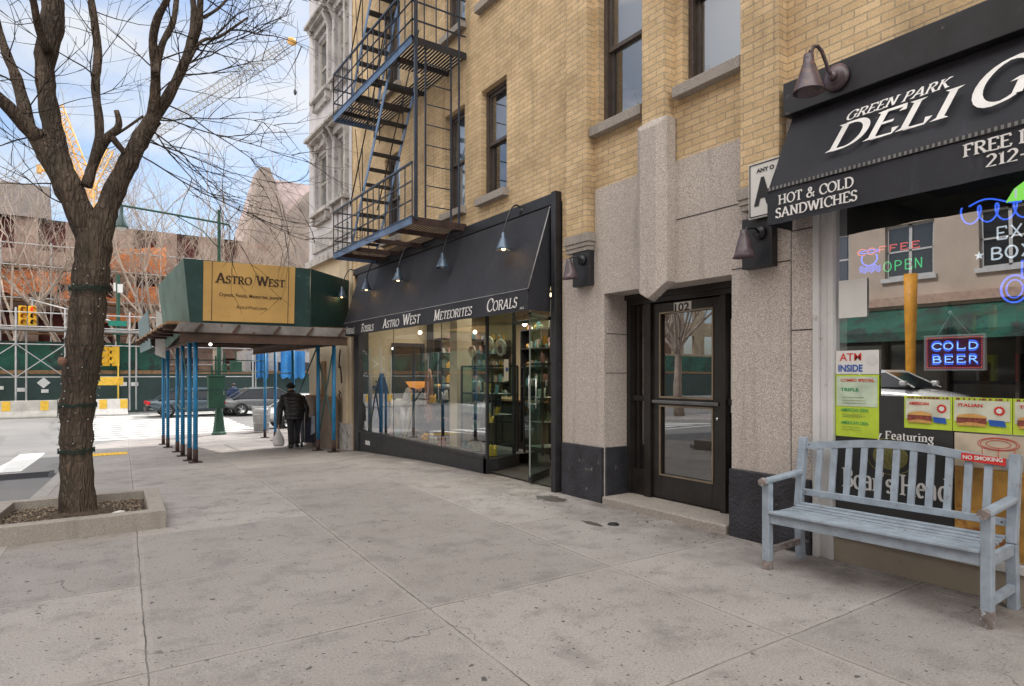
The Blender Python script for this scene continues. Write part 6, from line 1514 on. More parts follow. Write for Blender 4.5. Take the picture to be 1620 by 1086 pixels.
# ------------------------------------------------------------------ street furniture
z0 = gz(24)
lp = thing('street_lamp', (3.9, 24.0, z0), 'green street lamp with one long arm, rising behind the sidewalk shed', 'street lamp')
top = at(348, 333, 22.1); px_ = 3.9
mb = MB(); mb.lathe([(.24,0),(.24,.06),(.20,.12),(.16,.45),(.13,.75),(.10,.95),(.085,1.2),(.06,4.5),(.05,top.z-z0)], (3.9,24,z0), (0,0,1), 8, smooth=False); mb.build('pole', mGrn, lp)
mb = MB(); tz = top.z-.45; mb.tube([(3.9+.35,24,tz-.10),(3.9+.30,24,tz-.02),(3.9,24,tz),(2.4,24,tz+.10),(.95,24,tz+.18)], .035, 8); mb.tube([(3.9,24,tz-.9),(3.4,24,tz-.35),(2.6,24,tz+.05)], .018, 6); mb.build('arm', mGrn, lp)
mb = MB(); mb.lathe([(.03,.1),(.05,.0),(.06,-.25),(.10,-.32),(.13,-.45),(.20,-.62),(.20,-.66),(.16,-.66)], (1.0,24,tz+.12), (0,0,1), 16); mb.build('lamp_head', M('lamp head dark green', (.03,.07,.07), .4), lp)
mb = MB(); mb.ball((1.0,24,tz-.54), .15, 12, (1,1,.7)); mb.build('lens', M('frosted lens', (.6,.62,.6), .3), lp)
t = thing('control_box', (3.85, 23.7, z0+.95), 'dark green traffic control box strapped to the base of the green street lamp', 'control box')
mb = MB(); mb.box(3.50, 4.02, 23.55, 23.88, z0+.95, z0+2.02); mb.box(3.48, 4.04, 23.53, 23.9, z0+2.02, z0+2.07); mb.box(3.53, 3.99, 23.53, 23.55, z0+1.0, z0+1.97); mb.build('cabinet', mGrn, t, bevel=.012)
mb = MB(); mb.bar((3.76,23.8,z0+2.07),(3.76,23.8,z0+2.75),.05); mb.box(3.6,3.66,23.7,23.76,z0+2.07,z0+2.4); mb.build('conduit', mGrn, t)
mb = MB(); mb.box(3.96,3.98,23.50,23.53,z0+1.4,z0+1.55); mb.build('latch', mChrome, t)
for i, (px, py, w, h) in enumerate(((355.5,583,.17,.36),(373,580,.42,.38))):
    q = at(px, py, 24.5); t = thing('pedestrian_signal', tuple(q), ('narrow' if i == 0 else 'wide') + ' dark green signal box hanging under the shed, seen beyond the control box', 'signal box')
    mb = MB(); mb.box(q.x-w/2, q.x+w/2, q.y-.1, q.y+.1, q.z-h/2, q.z+h/2); mb.build('housing', mGrn, t, bevel=.02); mb = MB(); mb.bar((q.x,q.y,q.z+h/2),(q.x,q.y,q.z+.6),.04); mb.build('hanger', mGrn, t)
bz_ = gz(24.1)
bn_ = thing('litter_basket', (5.33, 24.1, bz_), 'grey wire mesh litter basket near the kerb of the avenue', 'litter basket')
mb = MB()
for i in range(26):
    a = 2*math.pi*i/26; mb.bar((5.33+.24*math.cos(a), 24.1+.24*math.sin(a), bz_+.03), (5.33+.31*math.cos(a), 24.1+.31*math.sin(a), bz_+.92), .018)
mb.build('wire_mesh', mPipe, bn_)
mb = MB()
for z, r in ((.03,.245),(.35,.27),(.65,.292),(.92,.312)): mb.lathe([(r,-.02),(r+.012,0),(r,.02)], (5.33,24.1,bz_+z), (0,0,1), 26)
mb.build('hoop', mPipe, bn_)
mb = MB(); mb.lathe([(.0,.05),(.22,.05),(.285,.80),(.2,.9),(0,.93)], (5.33,24.1,bz_), (0,0,1), 18); mb.build('liner_bag', M('pale grey liner', (.50,.50,.49), .6, var=.2, sc=14, bump=.7), bn_)
# drain grate, tactile pad
t = thing('drain_grate', (-1.1, 14.6, -.3), 'black slotted storm drain grate in the gutter beside the kerb', 'drain')
mb = MB()
for i in range(9): y = 13.9 + i*.14; mb.box(-1.45, -.55, y, y+.06, gz(14.6)-.135, gz(14.6)-.115)
mb.box(-1.5,-1.44,13.85,15.2,gz(14.6)-.137,gz(14.6)-.112); mb.box(-.55,-.48,13.85,15.2,gz(14.6)-.137,gz(14.6)-.112); mb.build('bars', mBlk, t)
mb = MB(); mb.quad((-1.48,13.9,gz(14.6)-.1385),(-.5,13.9,gz(14.6)-.1385),(-.5,15.15,gz(14.6)-.1385),(-1.48,15.15,gz(14.6)-.1385)); mb.build('pit', mDark, t)
t = thing('tactile_pad', (.5, 18.1, gz(18.1)), 'yellow tactile paving pad at the street corner ramp', 'tactile paving')
mb = MB(); mb.add([(.12,17.6,gz(17.6)+.006),(.86,17.6,gz(17.6)+.006),(.90,18.6,gz(18.6)+.006),(.16,18.6,gz(18.6)+.006)], [(0,1,2,3)]); mb.build('pad', mYell, t)
mb = MB()
for i in range(8):
    for j in range(10): mb.ball((.2+.08*i, 17.68+.09*j, gz(17.68+.09*j)+.008), .016, 6, (1,1,.4))
mb.build('dome', mYell, t, kind='stuff')

# ------------------------------------------------------------------ beyond the avenue
def pipes(mb, segs, r=.03, n=6):
    for a, b in segs: mb.tube([a, b], r, n, caps=False)
YS = 38.9; zg = gz(39)
xs_ = [atY(p, 600, YS).x for p in (-330, -150, -60, 25, 103, 205, 300, 400)]
sc_ = thing('scaffold_walkway', (0, YS, zg), 'grey pipe scaffold walkway with cross braces in front of the green hoarding', 'scaffold')
Z = lambda py, px=60: atY(px, py, YS).z
mb = MB(); segs = []
for x in xs_: segs.append(((x, YS, zg), (x, YS, Z(488)))); segs.append(((x+.35, YS+.9, zg), (x+.35, YS+.9, Z(520))))
mb_ = MB(); pipes(mb, segs, .045); build_each(mb, 'upright', mPipe, sc_)
mb = MB(); pipes(mb, [((xs_[0], YS, Z(p)), (xs_[-1], YS, Z(p))) for p in (495, 517, 545, 597)], .03); mb.build('rail', mPipe, sc_)
mb = MB(); mb.box(xs_[0], xs_[-1], YS-.1, YS+1.2, Z(523), Z(519)); mb.build('deck', mDeck, sc_)
mb = MB(); sg_ = []
for a, b in zip(xs_, xs_[1:]):
    if b - a < 2.7: sg_ += [((a, YS-.05, Z(597)), (b, YS-.05, Z(545))), ((a, YS-.06, Z(545)), (b, YS-.06, Z(597)))]
pipes(mb, sg_, .022); build_each(mb, 'cross_brace', mPipe, sc_)
ho = thing('green_hoarding', (0, 40.1, zg), 'dark green construction hoarding with windscreen fabric above, behind the scaffold', 'hoarding')
mb = MB(); Zh = lambda py: atY(60, py, 40).z
mb.box(-60, 12.5, 40.0, 40.06, zg-.2, Zh(588)); mb.build('board', mGrnD, ho)
mb = MB(); mb.box(-60, 4.0, 40.3, 40.34, Zh(592), Zh(540)); mb.build('windscreen', mGrnNet, ho)
mb = MB(); mb.box(-60, 12.5, 39.97, 40.0, Zh(592), Zh(586)); mb.build('top_rail', mWood, ho)
mb = MB()
for px, py, s in ((69,606,.28),(71,619,.15),(33,617,.16),(0,614,.14),(195,608,.17),(213,608,.17)):
    q = atY(px, py, 39.95)
    if px == 69: mb.prism([(q.x,39.95,q.z-s),(q.x+s,39.95,q.z),(q.x,39.95,q.z+s),(q.x-s,39.95,q.z)], (0,.02,0))
    else: mb.box(q.x-s, q.x+s, 39.95, 39.97, q.z-s*.6, q.z+s*.6)
mb.build('white_placard', mPaper, ho)
# blue tarpaulin
q0, q1 = atY(408, 600, 39.5), atY(482, 560, 39.5)
t = thing('blue_tarpaulin', (9.5, 39.5, 1), 'bright blue tarpaulin wrapped round construction works, seen under the shed', 'tarpaulin')
mb = MB(); n = 14; vs = []
for a, b, zt_ in ((405,424,556),(444,482,556)):
    A_, B_ = atY(a, 595, 39.5), atY(b, zt_, 39.5); m0 = len(mb.v); vs = []
    for i in range(n+1):
        x = A_.x+(B_.x-A_.x)*i/n; yy = 39.5+.12*math.sin(i*1.3)
        vs += [(x, yy, A_.z-.2*abs(math.sin(i*.9))), (x, yy, B_.z)]
    mb.add(vs, [(2*i, 2*i+2, 2*i+3, 2*i+1) for i in range(n)], True)
mb.build('sheet', mBlueT, t)
t = thing('site_office', (9, 41.2, zg), 'pale grey site cabin behind the blue tarpaulin beyond the avenue', 'cabin')
mb = MB(); mb.box(8.2, 15.5, 41.2, 44, zg, 2.9); mb.build('wall', M('pale cabin wall', (.46,.44,.44), .7, var=.2, dirt=(.3,.26,.25)), t)
mb = MB()
for i in range(4): mb.box(8.5+1.6*i, 9.5+1.6*i, 41.12, 41.2, 1.0, 2.2)
build_each(mb, 'window', mCarG, t)
# jersey barriers
def barrier(x0, x1, Y, label, stripes, m=mBarr, hgt=.82):
    z = gz(Y)-.14
    t = thing('jersey_barrier', ((x0+x1)/2, Y, z), label, 'barrier', None)
    mb = MB(); mb.prism([(x0,Y-.3,z),(x0,Y+.3,z),(x0,Y+.3,z+.08),(x0,Y+.12,z+.33),(x0,Y+.08,z+hgt),(x0,Y-.08,z+hgt),(x0,Y-.12,z+.33),(x0,Y-.3,z+.08)], (x1-x0,0,0)); mb.build('block', m, t, bevel=.015)
    mb = MB()
    for x in stripes: mb.prism([(x,Y-.125,z+.34),(x+.32,Y-.125,z+.34),(x+.32,Y-.088,z+hgt-.02),(x,Y-.088,z+hgt-.02)], (0,-.004,0))
    build_each(mb, 'yellow_stripe', mYell, t)
xa = [atY(p, 640, 37.6).x for p in (-260, -125, -30, 92, 142, 202)]
barrier(xa[0], xa[1]-.05, 37.6, 'concrete barrier with yellow stripes, leftmost beyond the avenue', (xa[0]+.8, xa[0]+2.4)); barrier(xa[1], xa[2]-.05, 37.6, 'concrete barrier with a yellow stripe, second from the left', (xa[1]+1.2,))
q = atY(3, 640, 37.6).x; barrier(xa[2], xa[3]-.03, 37.6, 'stained concrete barrier with two yellow stripes, left of the tree trunk', (q, atY(64, 640, 37.6).x))
barrier(xa[3], xa[4], 37.6, 'concrete barrier hidden by the tree trunk', ())
barrier(xa[4]+.03, xa[5], 37.6, 'white painted barrier with yellow stripes, right of the tree trunk', (atY(157, 640, 37.6).x, atY(190, 640, 37.6).x), M('white barrier paint', (.68,.67,.64), .7, var=.15))
# yellow pedestrian rail above the white barrier
t = thing('yellow_guard_rail', (xa[4], 38.2, 0), 'yellow guard rail on posts behind the white barrier', 'guard rail')
mb = MB(); A_, B_ = atY(146, 603, 38.2), atY(195, 603, 38.2); mb.box(A_.x, B_.x, 38.15, 38.2, A_.z-.22, A_.z+.2); q = atY(187, 610, 38.1); mb.bar((q.x,38.1,zg),(q.x,38.1,q.z+1.2),.06); mb.build('rail', mYell, t)
# signals
sRed = emitm('signal red', (1,.05,.02), 1.2, (.3,.02,.01)); sOff = M('dark lens', (.03,.025,.02), .2); sAmb = M('amber lens', (.4,.15,.02), .3)
def signal(px, py, t_, label, face, lit=None, double=False):
    c = at(px, py, t_); t = thing('traffic_signal', (c.x, c.y, c.z-.5), label, 'traffic light')
    for k, off in enumerate(((0,0),) + (((-.42,.18),) if double else ())):
        mb = MB(); x = c.x+off[0]; y = c.y+off[1]; mb.box(x-.17, x+.17, y-.12, y+.12, c.z-.52, c.z+.52); hs = mb.build('housing', mSigY, t, bevel=.03)
        for i in range(3):
            z = c.z+.34-.34*i; d = V(face).normalized()
            mb = MB(); mb.lathe([(0,.0),(.12,0),(.12,.01)], V((x, y, z))+d*.125, d, 18); mb.build('lens', sRed if lit == i and k == 0 else (sOff if k == 0 else sAmb), hs)
            mb = MB(); n = 14; vs = []; u = V((-d.y, d.x, 0)); b = V((x,y,z))+d*.12
            for j in range(n+1):
                a = R(-20+220*j/n); p_ = u*math.cos(a)*.14 + V((0,0,math.sin(a)*.14)); vs += [b+p_, b+p_*(.95)+d*.22]
            mb.add(vs, [(2*j, 2*j+2, 2*j+3, 2*j+1) for j in range(n)], True); mb.build('visor', mSigY, hs)
    mb = MB(); mb.bar((c.x, c.y, c.z+.5), (c.x, c.y, c.z+.78), .07); mb.build('hanger', mPipe, t)
    return t
signal(51, 500, 33.5, 'yellow traffic light showing red, hanging from a mast arm left of the tree', (.2,-1,0), 0, True)
signal(183, 564, 33.5, 'yellow traffic light seen from the side, right of the tree trunk', (-1,-.25,0), None, True)
gp = at(187, 640, 34); zp = gz(gp.y)
t = thing('signal_pole', (gp.x, gp.y, zp), 'green signal pole with a mast arm, street name signs and a white signal box', 'signal pole')
mb = MB(); ztop = at(187, 435, 34).z; mb.lathe([(.2,0),(.18,.4),(.11,.8),(.09,ztop-zp)], (gp.x,gp.y,zp), (0,0,1), 10); mb.build('pole', mGrn, t)
a0_ = at(47, 474, 33.5); mb = MB(); mb.tube([(gp.x,gp.y,at(187,512,34).z),(at(115,492,33.7).x,at(115,492,33.7).y,at(115,492,33.7).z),(a0_.x,a0_.y,a0_.z)], .045, 8); mb.build('mast_arm', mPipe, t)
mb = MB()
for px, py, w, h in ((186,512,.42,.14),(187,526,.30,.14)): q = at(px, py, 33.8); mb.box(q.x-w, q.x+w, q.y-.02, q.y+.0, q.z-h, q.z+h)
build_each(mb, 'street_sign', M('street sign green', (.01,.22,.16), .5), t)
mb = MB(); q = at(190, 456, 33.7); mb.box(q.x-.12,q.x+.12,q.y-.1,q.y+.1,q.z-.25,q.z+.2); mb.box(q.x-.3,q.x-.2,q.y-.1,q.y,q.z-.2,q.z+.25); mb.build('white_box', mPaper, t)
t = thing('road_works_sign', tuple(at(158, 650, 34.5)), 'white and red road works sign on two thin posts, beside the tree trunk', 'sign')
mb = MB(); q = at(157, 575, 34.5); mb.box(q.x-.22,q.x+.2,q.y,q.y+.02,q.z-.42,q.z+.45); mb.build('plate', mPaper, t)
mb = MB(); mb.box(q.x-.1,q.x+.02,q.y-.01,q.y,q.z+.1,q.z+.3); mb.box(q.x-.2,q.x-.05,q.y-.01,q.y,q.z-.32,q.z-.18); mb.box(q.x+.3,q.x+.6,q.y,q.y+.02,q.z-.2,q.z-.02); mb.build('red_mark', mRedP, t)
mb = MB()
for d in (-.2, .12): mb.bar((q.x+d,q.y+.03,gz(q.y)-.1),(q.x+d,q.y+.03,q.z+.4),.06)
build_each(mb, 'post', mPipe, t)

# museum range under reconstruction
YB = 50
mu = thing('museum_building', (-10, YB, zg), 'long red brown stone building under reconstruction, draped in orange netting', 'building')
hs_ = []
for k in range(4):
    for i in range(22): hs_.append((-44+2.6*i, -42.6+2.6*i, .6+2.9*k, 2.6+2.9*k))
hs_ = [h for h in hs_ if h[1] < 12]
mb = MB(); facade(mb, YB, -46, 12.5, -1, 11.3, hs_, .35, axis='y'); mb.quad((12.5,YB,-1),(12.5,YB+14,-1),(12.5,YB+14,11.3),(12.5,YB,11.3)); mb.quad((-46,YB,11.3),(12.5,YB,11.3),(12.5,YB+14,11.3),(-46,YB+14,11.3))
mb.build('wall', mStoneB, mu)
mb = MB(); mb.prism([(-46,YB-.3,11.3),(-46,YB+5,14.6),(-46,YB+12,11.3)], (44,0,0)); mb.build('roof', M('red clay roof', (.10,.08,.07), .8, var=.3, sc=.8, dirt=(.16,.09,.08)), mu)
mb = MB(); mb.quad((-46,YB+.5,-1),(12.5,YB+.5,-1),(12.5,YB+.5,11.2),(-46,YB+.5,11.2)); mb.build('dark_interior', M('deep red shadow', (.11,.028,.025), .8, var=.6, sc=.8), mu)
ns = thing('scaffold_netting', (-10, YB-1.2, 3), 'torn orange debris netting strung along the museum scaffold', 'netting')
rg = random.Random(8)
for (pa, pb, py0, py1) in ((-300,90,430,446),(30,118,431,443),(160,262,398,428),(200,260,455,482),(95,112,462,482),(160,205,470,478),(235,262,392,430),(-200,-20,470,490),(160,258,500,512)):
    a, b = atY(pa, py1, YB-1.2), atY(pb, py0, YB-1.2); n = max(6, int((b.x-a.x)/.5)); vs = []
    for i in range(n+1):
        x = a.x+(b.x-a.x)*i/n; y = YB-1.2+.25*math.sin(i*.8)+rg.uniform(-.15,.15); j = rg.uniform(-.22,.22)
        vs += [(x, y, a.z+j), (x, y-.1, (a.z+b.z)/2+j*.5), (x, y, b.z+j*.6)]
    mb = MB(); mb.add(vs, [(3*i+k, 3*i+3+k, 3*i+4+k, 3*i+1+k) for i in range(n) for k in (0,1)], True); mb.build('net_strip', mNet, ns)
t = thing('museum_scaffold', (-10, YB-1.5, zg), 'tall pipe scaffold in front of the red brown museum wall', 'scaffold')
mb = MB(); sg_ = []
for i in range(20): x = -36+2.45*i; sg_.append(((x, YB-1.4, zg), (x, YB-1.4, 9.6)))
pipes(mb, sg_, .05, 5); build_each(mb, 'upright', mPipe, t)
mb = MB(); pipes(mb, [((-36,YB-1.45,z),(11,YB-1.45,z)) for z in (2.1,4.1,6.1,8.1,9.4)], .05, 5); build_each(mb, 'ledger', mPipe, t)
mb = MB()
for z in (2.0, 4.0, 6.0, 8.0): mb.box(-36, 11, YB-1.4, YB-.4, z-.08, z)
build_each(mb, 'platform', mWood, t)
t = thing('stone_turret', tuple(atY(265, 500, 57)), 'small square stone turret rising above the museum range', 'tower')
a, b = atY(246, 376, 57), atY(287, 376, 57); mb = MB(); mb.box(a.x, b.x, 57, 59.4, 0, a.z); 
for i in range(4): w = (b.x-a.x)/7; mb.box(a.x+2*w*i, a.x+2*w*i+w, 57, 57.5, a.z, a.z+.5)
mb.build('shaft', mGable, t)
mb = MB(); 
for i in range(3): w = (b.x-a.x)/7; mb.box(a.x+w*(2*i+1)-.1, a.x+w*(2*i+1)+w*.5, 56.96, 57.0, a.z-2.2, a.z-.6)
mb.build('window', mDark, t)
# steep-roofed tower
YT = 60; P_ = lambda px, py: atY(px, py, YT)
t = thing('gabled_tower', (15, YT, 0), 'brown stone tower with a tall steep pinkish roof, left of the corner building', 'tower')
x0 = P_(392, 430).x; zE = P_(392, 400).z; xr = P_(413, 266).x; zr = P_(413, 264).z; xR = x0+14
mb = MB(); mb.box(x0-.1, xR, YT, YT+10, -1, zE); mb.build('wall', mGable, t)
mb = MB(); mb.add([(x0-.2,YT-.2,zE),(xR+.2,YT-.2,zE),(xR+.2,YT+10,zE),(x0-.2,YT+10,zE),(xr,YT+3.2,zr),(xR-1.8,YT+3.2,zr)], [(0,1,5,4),(1,2,5),(2,3,4,5),(3,0,4)]); mb.build('roof', mRoofP, t)
mb = MB()
yg = YT-.5; G_ = lambda px, py: (P_(px,py).x, yg, P_(px,py).z)
for poly in ([G_(384,432),G_(411,266),G_(425,268),G_(453,345),G_(453,432)], [G_(453.5,432),G_(453.5,343),G_(484,306),G_(520,290),G_(560,432)]): mb.prism(poly, (0,3.2,0))
build_each(mb, 'gable', mGable, t)
q = P_(395,440); mb = MB(); mb.add([(q.x-3,YT-1,8.5),(q.x+12,YT-1,8.5),(q.x+12,YT-1,12.4),(q.x-.5,YT-1,12.4),(q.x-3,YT+3,8.5),(q.x+12,YT+3,8.5),(q.x+12,YT+3,12.4),(q.x-.5,YT+3,12.4)], [(0,1,2,3),(0,3,7,4),(3,2,6,7)]); mb.box(q.x-3,q.x+14,YT-1.02,YT+3,-1,8.5); mb.build('lower_wing', mGable, t)

# cranes
def truss(mb, a, b, w, n, r, up=(0,0,1)):
    a, b = V(a), V(b); d = (b-a).normalized(); s = d.cross(V(up))
    if s.length < .1: s = V((1,0,0))
    s = s.normalized()*w/2; u = s.cross(d).normalized()*w*.55
    c = [s-u*.6, -s-u*.6, u]
    pts = [[a+(b-a)*i/n + q for i in range(n+1)] for q in c]
    for q in pts: mb.tube([q[0], q[-1]], r, 4, caps=False)
    for i in range(n):
        for j in range(3): mb.tube([pts[j][i], pts[(j+1) % 3][i+1]], r*.6, 3, caps=False); mb.tube([pts[j][i], pts[(j+1) % 3][i]], r*.5, 3, caps=False)
cr = thing('tower_crane', tuple(at(150, 420, 118)), 'tall tower crane with yellow mast and long lattice boom rising to the right', 'crane')
mb = MB(); truss(mb, at(152,420,118), at(148,300,118), 2.2, 9, .16); truss(mb, at(146,310,118), at(90,170,118), 2.0, 12, .15); mb.box(*sorted((at(58,262,118).x, at(66,274,118).x)), at(60,268,118).y-.8, at(60,268,118).y+.8, at(60,274,118).z, at(60,262,118).z); mb.tube([at(60,268,118), at(150,285,118)], .28, 5); mb.build('mast', mCraneY, cr)
mb = MB(); truss(mb, at(160,262,118), at(458,70,118), 2.2, 44, .085); mb.build('boom', mCraneW, cr)
mb = MB(); c = at(462, 66, 118); mb.ball(c, .75, 8, (1.3,1,1)); truss(mb, at(150,300,118), at(180,240,118), 2.2, 5, .15); mb.build('boom_head', mCraneY, cr)
mb = MB(); mb.tube([at(467,72,118), at(467,142,118)], .06, 4); mb.ball(at(467,146,118), .45, 8, (.7,.7,1.4)); mb.tube([at(95,180,118), at(280,190,118), at(455,66,118)], .04, 3); mb.build('hoist_cable', mBlk, cr)

# bare trees beyond the avenue
def bare_tree(seed, H_, label, n0=7):
    r = random.Random(seed); t = thing('bare_tree', (0,0,0), label, 'tree', None)
    mb = MB(); tk_ = [(0,0,0),(.08,.05,H_*.12),(.02,.1,H_*.24),(.1,.0,H_*.34)]; mb.tube(tk_, [.22,.17,.14,.11], 8); 
    mc = MB()
    def br(p, d, L, rad, dep):
        n = 5 if dep else 4; pts = [p]; dd = d.normalized()
        for i in range(n):
            dd = (dd + V((r.uniform(-.28,.28), r.uniform(-.28,.28), r.uniform(-.1,.22)))).normalized(); pts.append(pts[-1]+dd*L/n)
            if dep and i >= 1 and r.random() < .86:
                for q in range(1 if dep > 2 or r.random() < .7 else 2): br(pts[-1], dd + V((r.uniform(-1,1), r.uniform(-1,1), r.uniform(-.25,.7)))*.95, L*r.uniform(.42,.70), rad*.48, dep-1)
        mc.tube(pts, [rad*(1-.6*i/n) for i in range(n+1)], 5 if rad > .05 else 3, caps=False)
    for k in range(n0):
        a = 2*math.pi*k/n0 + r.uniform(-.3,.3); br(V(tk_[3])-V((0,0,r.uniform(0,H_*.08))), V((math.cos(a)*r.uniform(.3,.8), math.sin(a)*r.uniform(.3,.8), r.uniform(.7,1.4))), H_*r.uniform(.44,.64), .075, 3)
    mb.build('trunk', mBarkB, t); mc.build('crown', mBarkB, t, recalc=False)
    return t
protos = [bare_tree(1, 10, ''), bare_tree(2, 12, ''), bare_tree(3, 9, ''), bare_tree(4, 11, '')]
TG = 'bare trees beyond the avenue'
spots = [(-3.2,44,1,'pale bare tree over the hoarding at the far left edge'),(-.9,46,0,'bare tree between the left edge and the tree trunk'),(-5.8,43,2,'bare tree outside the left edge of the street view'),(1.9,45,2,'bare tree just right of the big trunk, before the orange netting'),(3.6,43.5,1,'bare tree behind the signal pole'),(5.2,47,0,'bare tree above the left end of the sidewalk shed'),(6.9,44.5,3,'tall bare tree right behind the green lamp arm'),(9.0,46,1,'bare tree over the mustard sign board'),(11.3,44,0,'bare tree before the steep pinkish roof'),(13.3,47,3,'bare tree by the gabled tower, nearest the grey corner building'),(8.0,53,1,'taller bare tree at the back, left of the gabled tower'),(15.6,45,2,'bare tree hidden mostly by the corner building'),
         (-9,44,3,'bare tree across the avenue, beyond the left edge'),(-12.5,46,0,'bare tree farther left across the avenue'),(-16,44,1,'bare tree left of the crossing, across the avenue'),(-20,45,2,'bare tree far left across the avenue'),(-24,44,3,'leftmost bare tree across the avenue'),
         (-12.8,20.6,0,'bare street tree at the far corner of the side street'),(-15.5,24.5,3,'bare tree on the avenue beyond the cream building'),(-20,27,1,'bare tree farthest along the avenue to the north')]
for i, (x, y, k, lab) in enumerate(spots):
    first = all(s[2] != k for s in spots[:i])
    o = protos[k] if first else copy_tree(protos[k])
    o.location = (x, y, zg-.1); o.rotation_euler = (0,0,i*1.9); s = 1+.12*math.sin(i*2.3)
    o.scale = (s, s, s*(1.0)); o['label'] = lab; o['group'] = TG

# ------------------------------------------------------------------ the other side of the street (seen in the panes)
ob = thing('opposite_building', (-14, 6, 0), 'cream building across the street with paired windows and a green shop awning', 'building')
hs2 = []
for k in range(5):
    for i in range(8): hs2.append((-7.6+2.9*i, -6.0+2.9*i, 4.9+3.1*k, 6.8+3.1*k))
mb = MB(); facade(mb, -14, -9, 16, -.2, 19, hs2 + [(-8.4,15.4,.2,3.4)], -.3); mb.quad((-14,16,-.5),(-30,16,-.5),(-30,16,19),(-14,16,19)); mb.quad((-14,-9,19),(-14,16,19),(-30,16,19),(-30,-9,19)); mb.build('wall', M('cream render', (.55,.45,.37), .8, var=.14, sc=1), ob)
mb = MB(); mb.box(-13.6,-14,-9,16,8.1,8.6); mb.box(-13.8,-14,-9,16,3.9,4.2); mb.box(-13.3,-14,-9.2,16.2,18.6,19.3); mb.build('cornice', M('salmon cornice', (.52,.36,.28), .8), ob)
for (a, b, c, d) in hs2:
    mb = MB(); fr4(mb, -14.2, -14.12, a, b, c, d, .08); mb.box(-14.2,-14.12,(a+b)/2-.05,(a+b)/2+.05,c,d); mb.box(-14.2,-14.12,a,b,(c+d)/2-.03,(c+d)/2+.03); mb.box(-13.9,-14.1,a-.1,b+.1,c-.15,c); f = mb.build('window', mAlu, ob)
    mb = MB(); mb.quad((-14.16,a,c),(-14.16,b,c),(-14.16,b,d),(-14.16,a,d)); mb.build('pane', mCarG, f)
mb = MB(); mb.quad((-14.25,-8.4,.2),(-14.25,15.4,.2),(-14.25,15.4,3.4),(-14.25,-8.4,3.4)); mb.build('shop_window', mCarG, ob)
mb = MB()
for i in range(13): mb.box(-14.2,-14.0,-8.4+1.98*i,-8.3+1.98*i,.0,3.4)
mb.build('shop_mullion', mWinF, ob)
t = thing('green_awning', (-13, 9, 2.8), 'long green canvas shop awning across the street', 'awning')
mb = MB(); mb.add([(-14,3,3.8),(-14,15,3.8),(-12.7,15,2.9),(-12.7,3,2.9),(-12.7,3,2.6),(-12.7,15,2.6)], [(0,1,2,3),(3,2,5,4)]); mb.build('canvas', mGrnNet, t)
ob2 = thing('red_opposite_building', (-14, -20, 0), 'red brick building across the street, farther from the avenue', 'building')
hs3 = [(-34+3*i, -32.7+3*i, 4.5+3.1*k, 6.4+3.1*k) for k in range(4) for i in range(8)]
mb = MB(); facade(mb, -14.2, -36, -9.05, -.2, 16.5, hs3, -.3); mb.quad((-14.2,-36,16.5),(-14.2,-9.05,16.5),(-30,-9.05,16.5),(-30,-36,16.5)); mb.build('wall', mRedBrick, ob2)
for (a, b, c, d) in hs3:
    mb = MB(); mb.quad((-14.4,a,c),(-14.4,b,c),(-14.4,b,d),(-14.4,a,d)); mb.build('window', mCarG, ob2)
t = thing('steam_stack', (-11.4, 9.4, 0), 'orange street steam stack across the street', 'steam stack')
mb = MB(); mb.lathe([(.13,0),(.14,2.2),(.17,3.4),(.19,4.6),(.17,4.6)], (-11.4,9.4,0), (0,0,1), 20); mb.build('stack', M('orange plastic', (.80,.36,.03), .5), t)
t = thing('street_lamp', (-10.9, 5.0, 0), 'green street lamp across the street', 'street lamp')
mb = MB(); mb.lathe([(.2,0),(.1,.8),(.06,7.2)], (-10.9,5,0), (0,0,1), 10); mb.tube([(-10.9,5,7),(-8.6,5,7.2)], .04, 6); mb.build('pole', mGrn, t)
# corner block across the avenue side street, reflected only
ob3 = thing('far_corner_building', (-30, 30, 0), 'tan stone building on the far corner of the crossing', 'building')
mb = MB(); facade(mb, 44, -60, -29, -1, 17, [(-58+3.2*i, -56.4+3.2*i, 3.5+3.3*k, 5.4+3.3*k) for k in range(4) for i in range(9)], .3, axis='y'); mb.build('wall', mTanBrick, ob3)

# ------------------------------------------------------------------ light, sky, camera
EL, AZ = R(50), R(66)
d = V((math.cos(EL)*math.sin(AZ), math.cos(EL)*math.cos(AZ), math.sin(EL)))
sun = bpy.data.lights.new('sun', 'SUN'); sun.energy = SUN_E; sun.angle = R(.53); sun.color = (1, .95, .87)
so_ = bpy.data.objects.new('sun', sun); so_.rotation_euler = (-d).to_track_quat('-Z', 'Y').to_euler(); so_.location = (20, 20, 40); COL.objects.link(so_)
w = bpy.data.worlds.new('World'); scene.world = w; w.use_nodes = True; nt = w.node_tree; N, L = nt.nodes, nt.links; N.clear()
sky = N.new('ShaderNodeTexSky'); sky.sky_type = 'NISHITA'; sky.sun_disc = False; sky.sun_elevation = EL; sky.sun_rotation = AZ; sky.air_density = 1.0; sky.dust_density = 1.4; sky.ozone_density = 1.2
tc = N.new('ShaderNodeTexCoord'); mp = N.new('ShaderNodeMapping'); mp.inputs['Scale'].default_value = (1.0, 1.0, 3.2); mp.inputs['Location'].default_value = (.35, .2, .1); L.new(tc.outputs['Generated'], mp.inputs[0])
cl = noise(N, L, mp.outputs[0], 2.1, 9, .56)
mask = ramp(N, L, cl, .46, .62)
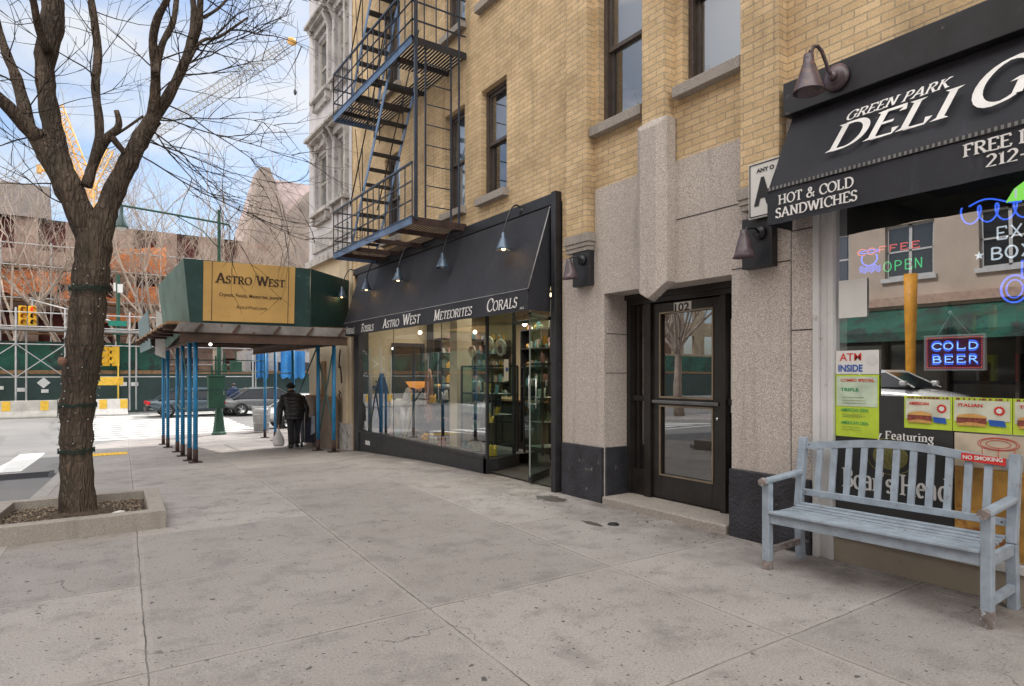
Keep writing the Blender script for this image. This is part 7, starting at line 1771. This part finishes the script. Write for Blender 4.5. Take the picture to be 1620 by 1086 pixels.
# unseen bright cloud bank, added behind and overhead to fill the shaded street
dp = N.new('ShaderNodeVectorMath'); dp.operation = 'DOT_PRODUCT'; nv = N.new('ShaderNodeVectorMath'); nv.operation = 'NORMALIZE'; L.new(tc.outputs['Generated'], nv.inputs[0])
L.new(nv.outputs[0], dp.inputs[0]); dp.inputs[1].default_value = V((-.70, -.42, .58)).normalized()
fill_bank = ramp(N, L, dp.outputs['Value'], .25, .75)
mask = math_(N, L, 'MAXIMUM', math_(N, L, 'MULTIPLY', mask, .85), math_(N, L, 'MULTIPLY', fill_bank, .85))
ccol = mix(N, L, fill_bank, CLOUD, CLOUD_FILL)
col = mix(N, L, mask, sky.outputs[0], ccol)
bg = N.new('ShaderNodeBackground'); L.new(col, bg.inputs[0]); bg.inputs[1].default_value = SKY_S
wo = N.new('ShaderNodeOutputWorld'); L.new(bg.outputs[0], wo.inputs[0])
def area(name, loc, rot, sx, sy, e, c):
    l = bpy.data.lights.new(name, 'AREA'); l.shape = 'RECTANGLE'; l.size = sx; l.size_y = sy; l.energy = e; l.color = c
    o = bpy.data.objects.new(name, l); o.location = loc; o.rotation_euler = rot; COL.objects.link(o)
area('crystal shop ceiling light', (6.6, 10.6, 2.85), (0,0,0), 2.2, 5, 120, (1,.92,.78))
area('crystal shop rear light', (7.6, 7.6, 2.85), (0,0,0), 1.5, 1.6, 35, (1,.84,.6))
area('deli ceiling light', (7.5, 1.0, 3.0), (0,0,0), 2, 3, 14, (1,.95,.8))
for (x, y, z) in ((4.68,7.12,3.20),(4.68,12.12,3.20),(4.68,13.57,3.20)):
    l = bpy.data.lights.new('lamp bulb light', 'POINT'); l.energy = 1.4; l.color = (1,.66,.35); l.shadow_soft_size = .03
    o = bpy.data.objects.new('lamp bulb light', l); o.location = (x-.0, y, z-.03); COL.objects.link(o)
cam = bpy.data.cameras.new('camera'); cam.sensor_width = 36; cam.lens = 36*1000/1620; cam.shift_y = 48/1620; cam.clip_start = .05; cam.clip_end = 3000
co = bpy.data.objects.new('camera', cam); co.location = (0, 0, CH); co.rotation_euler = (R(90), 0, -math.atan2(.5606, .8281)); COL.objects.link(co); scene.camera = co
scene.view_settings.view_transform = 'Standard'; scene.view_settings.look = 'None'; scene.view_settings.exposure = 0; scene.view_settings.gamma = 1
scene.render.resolution_x = 1024; scene.render.resolution_y = 686
scene.cycles.max_bounces = 10; scene.cycles.transparent_max_bounces = 16; scene.cycles.sample_clamp_indirect = 6
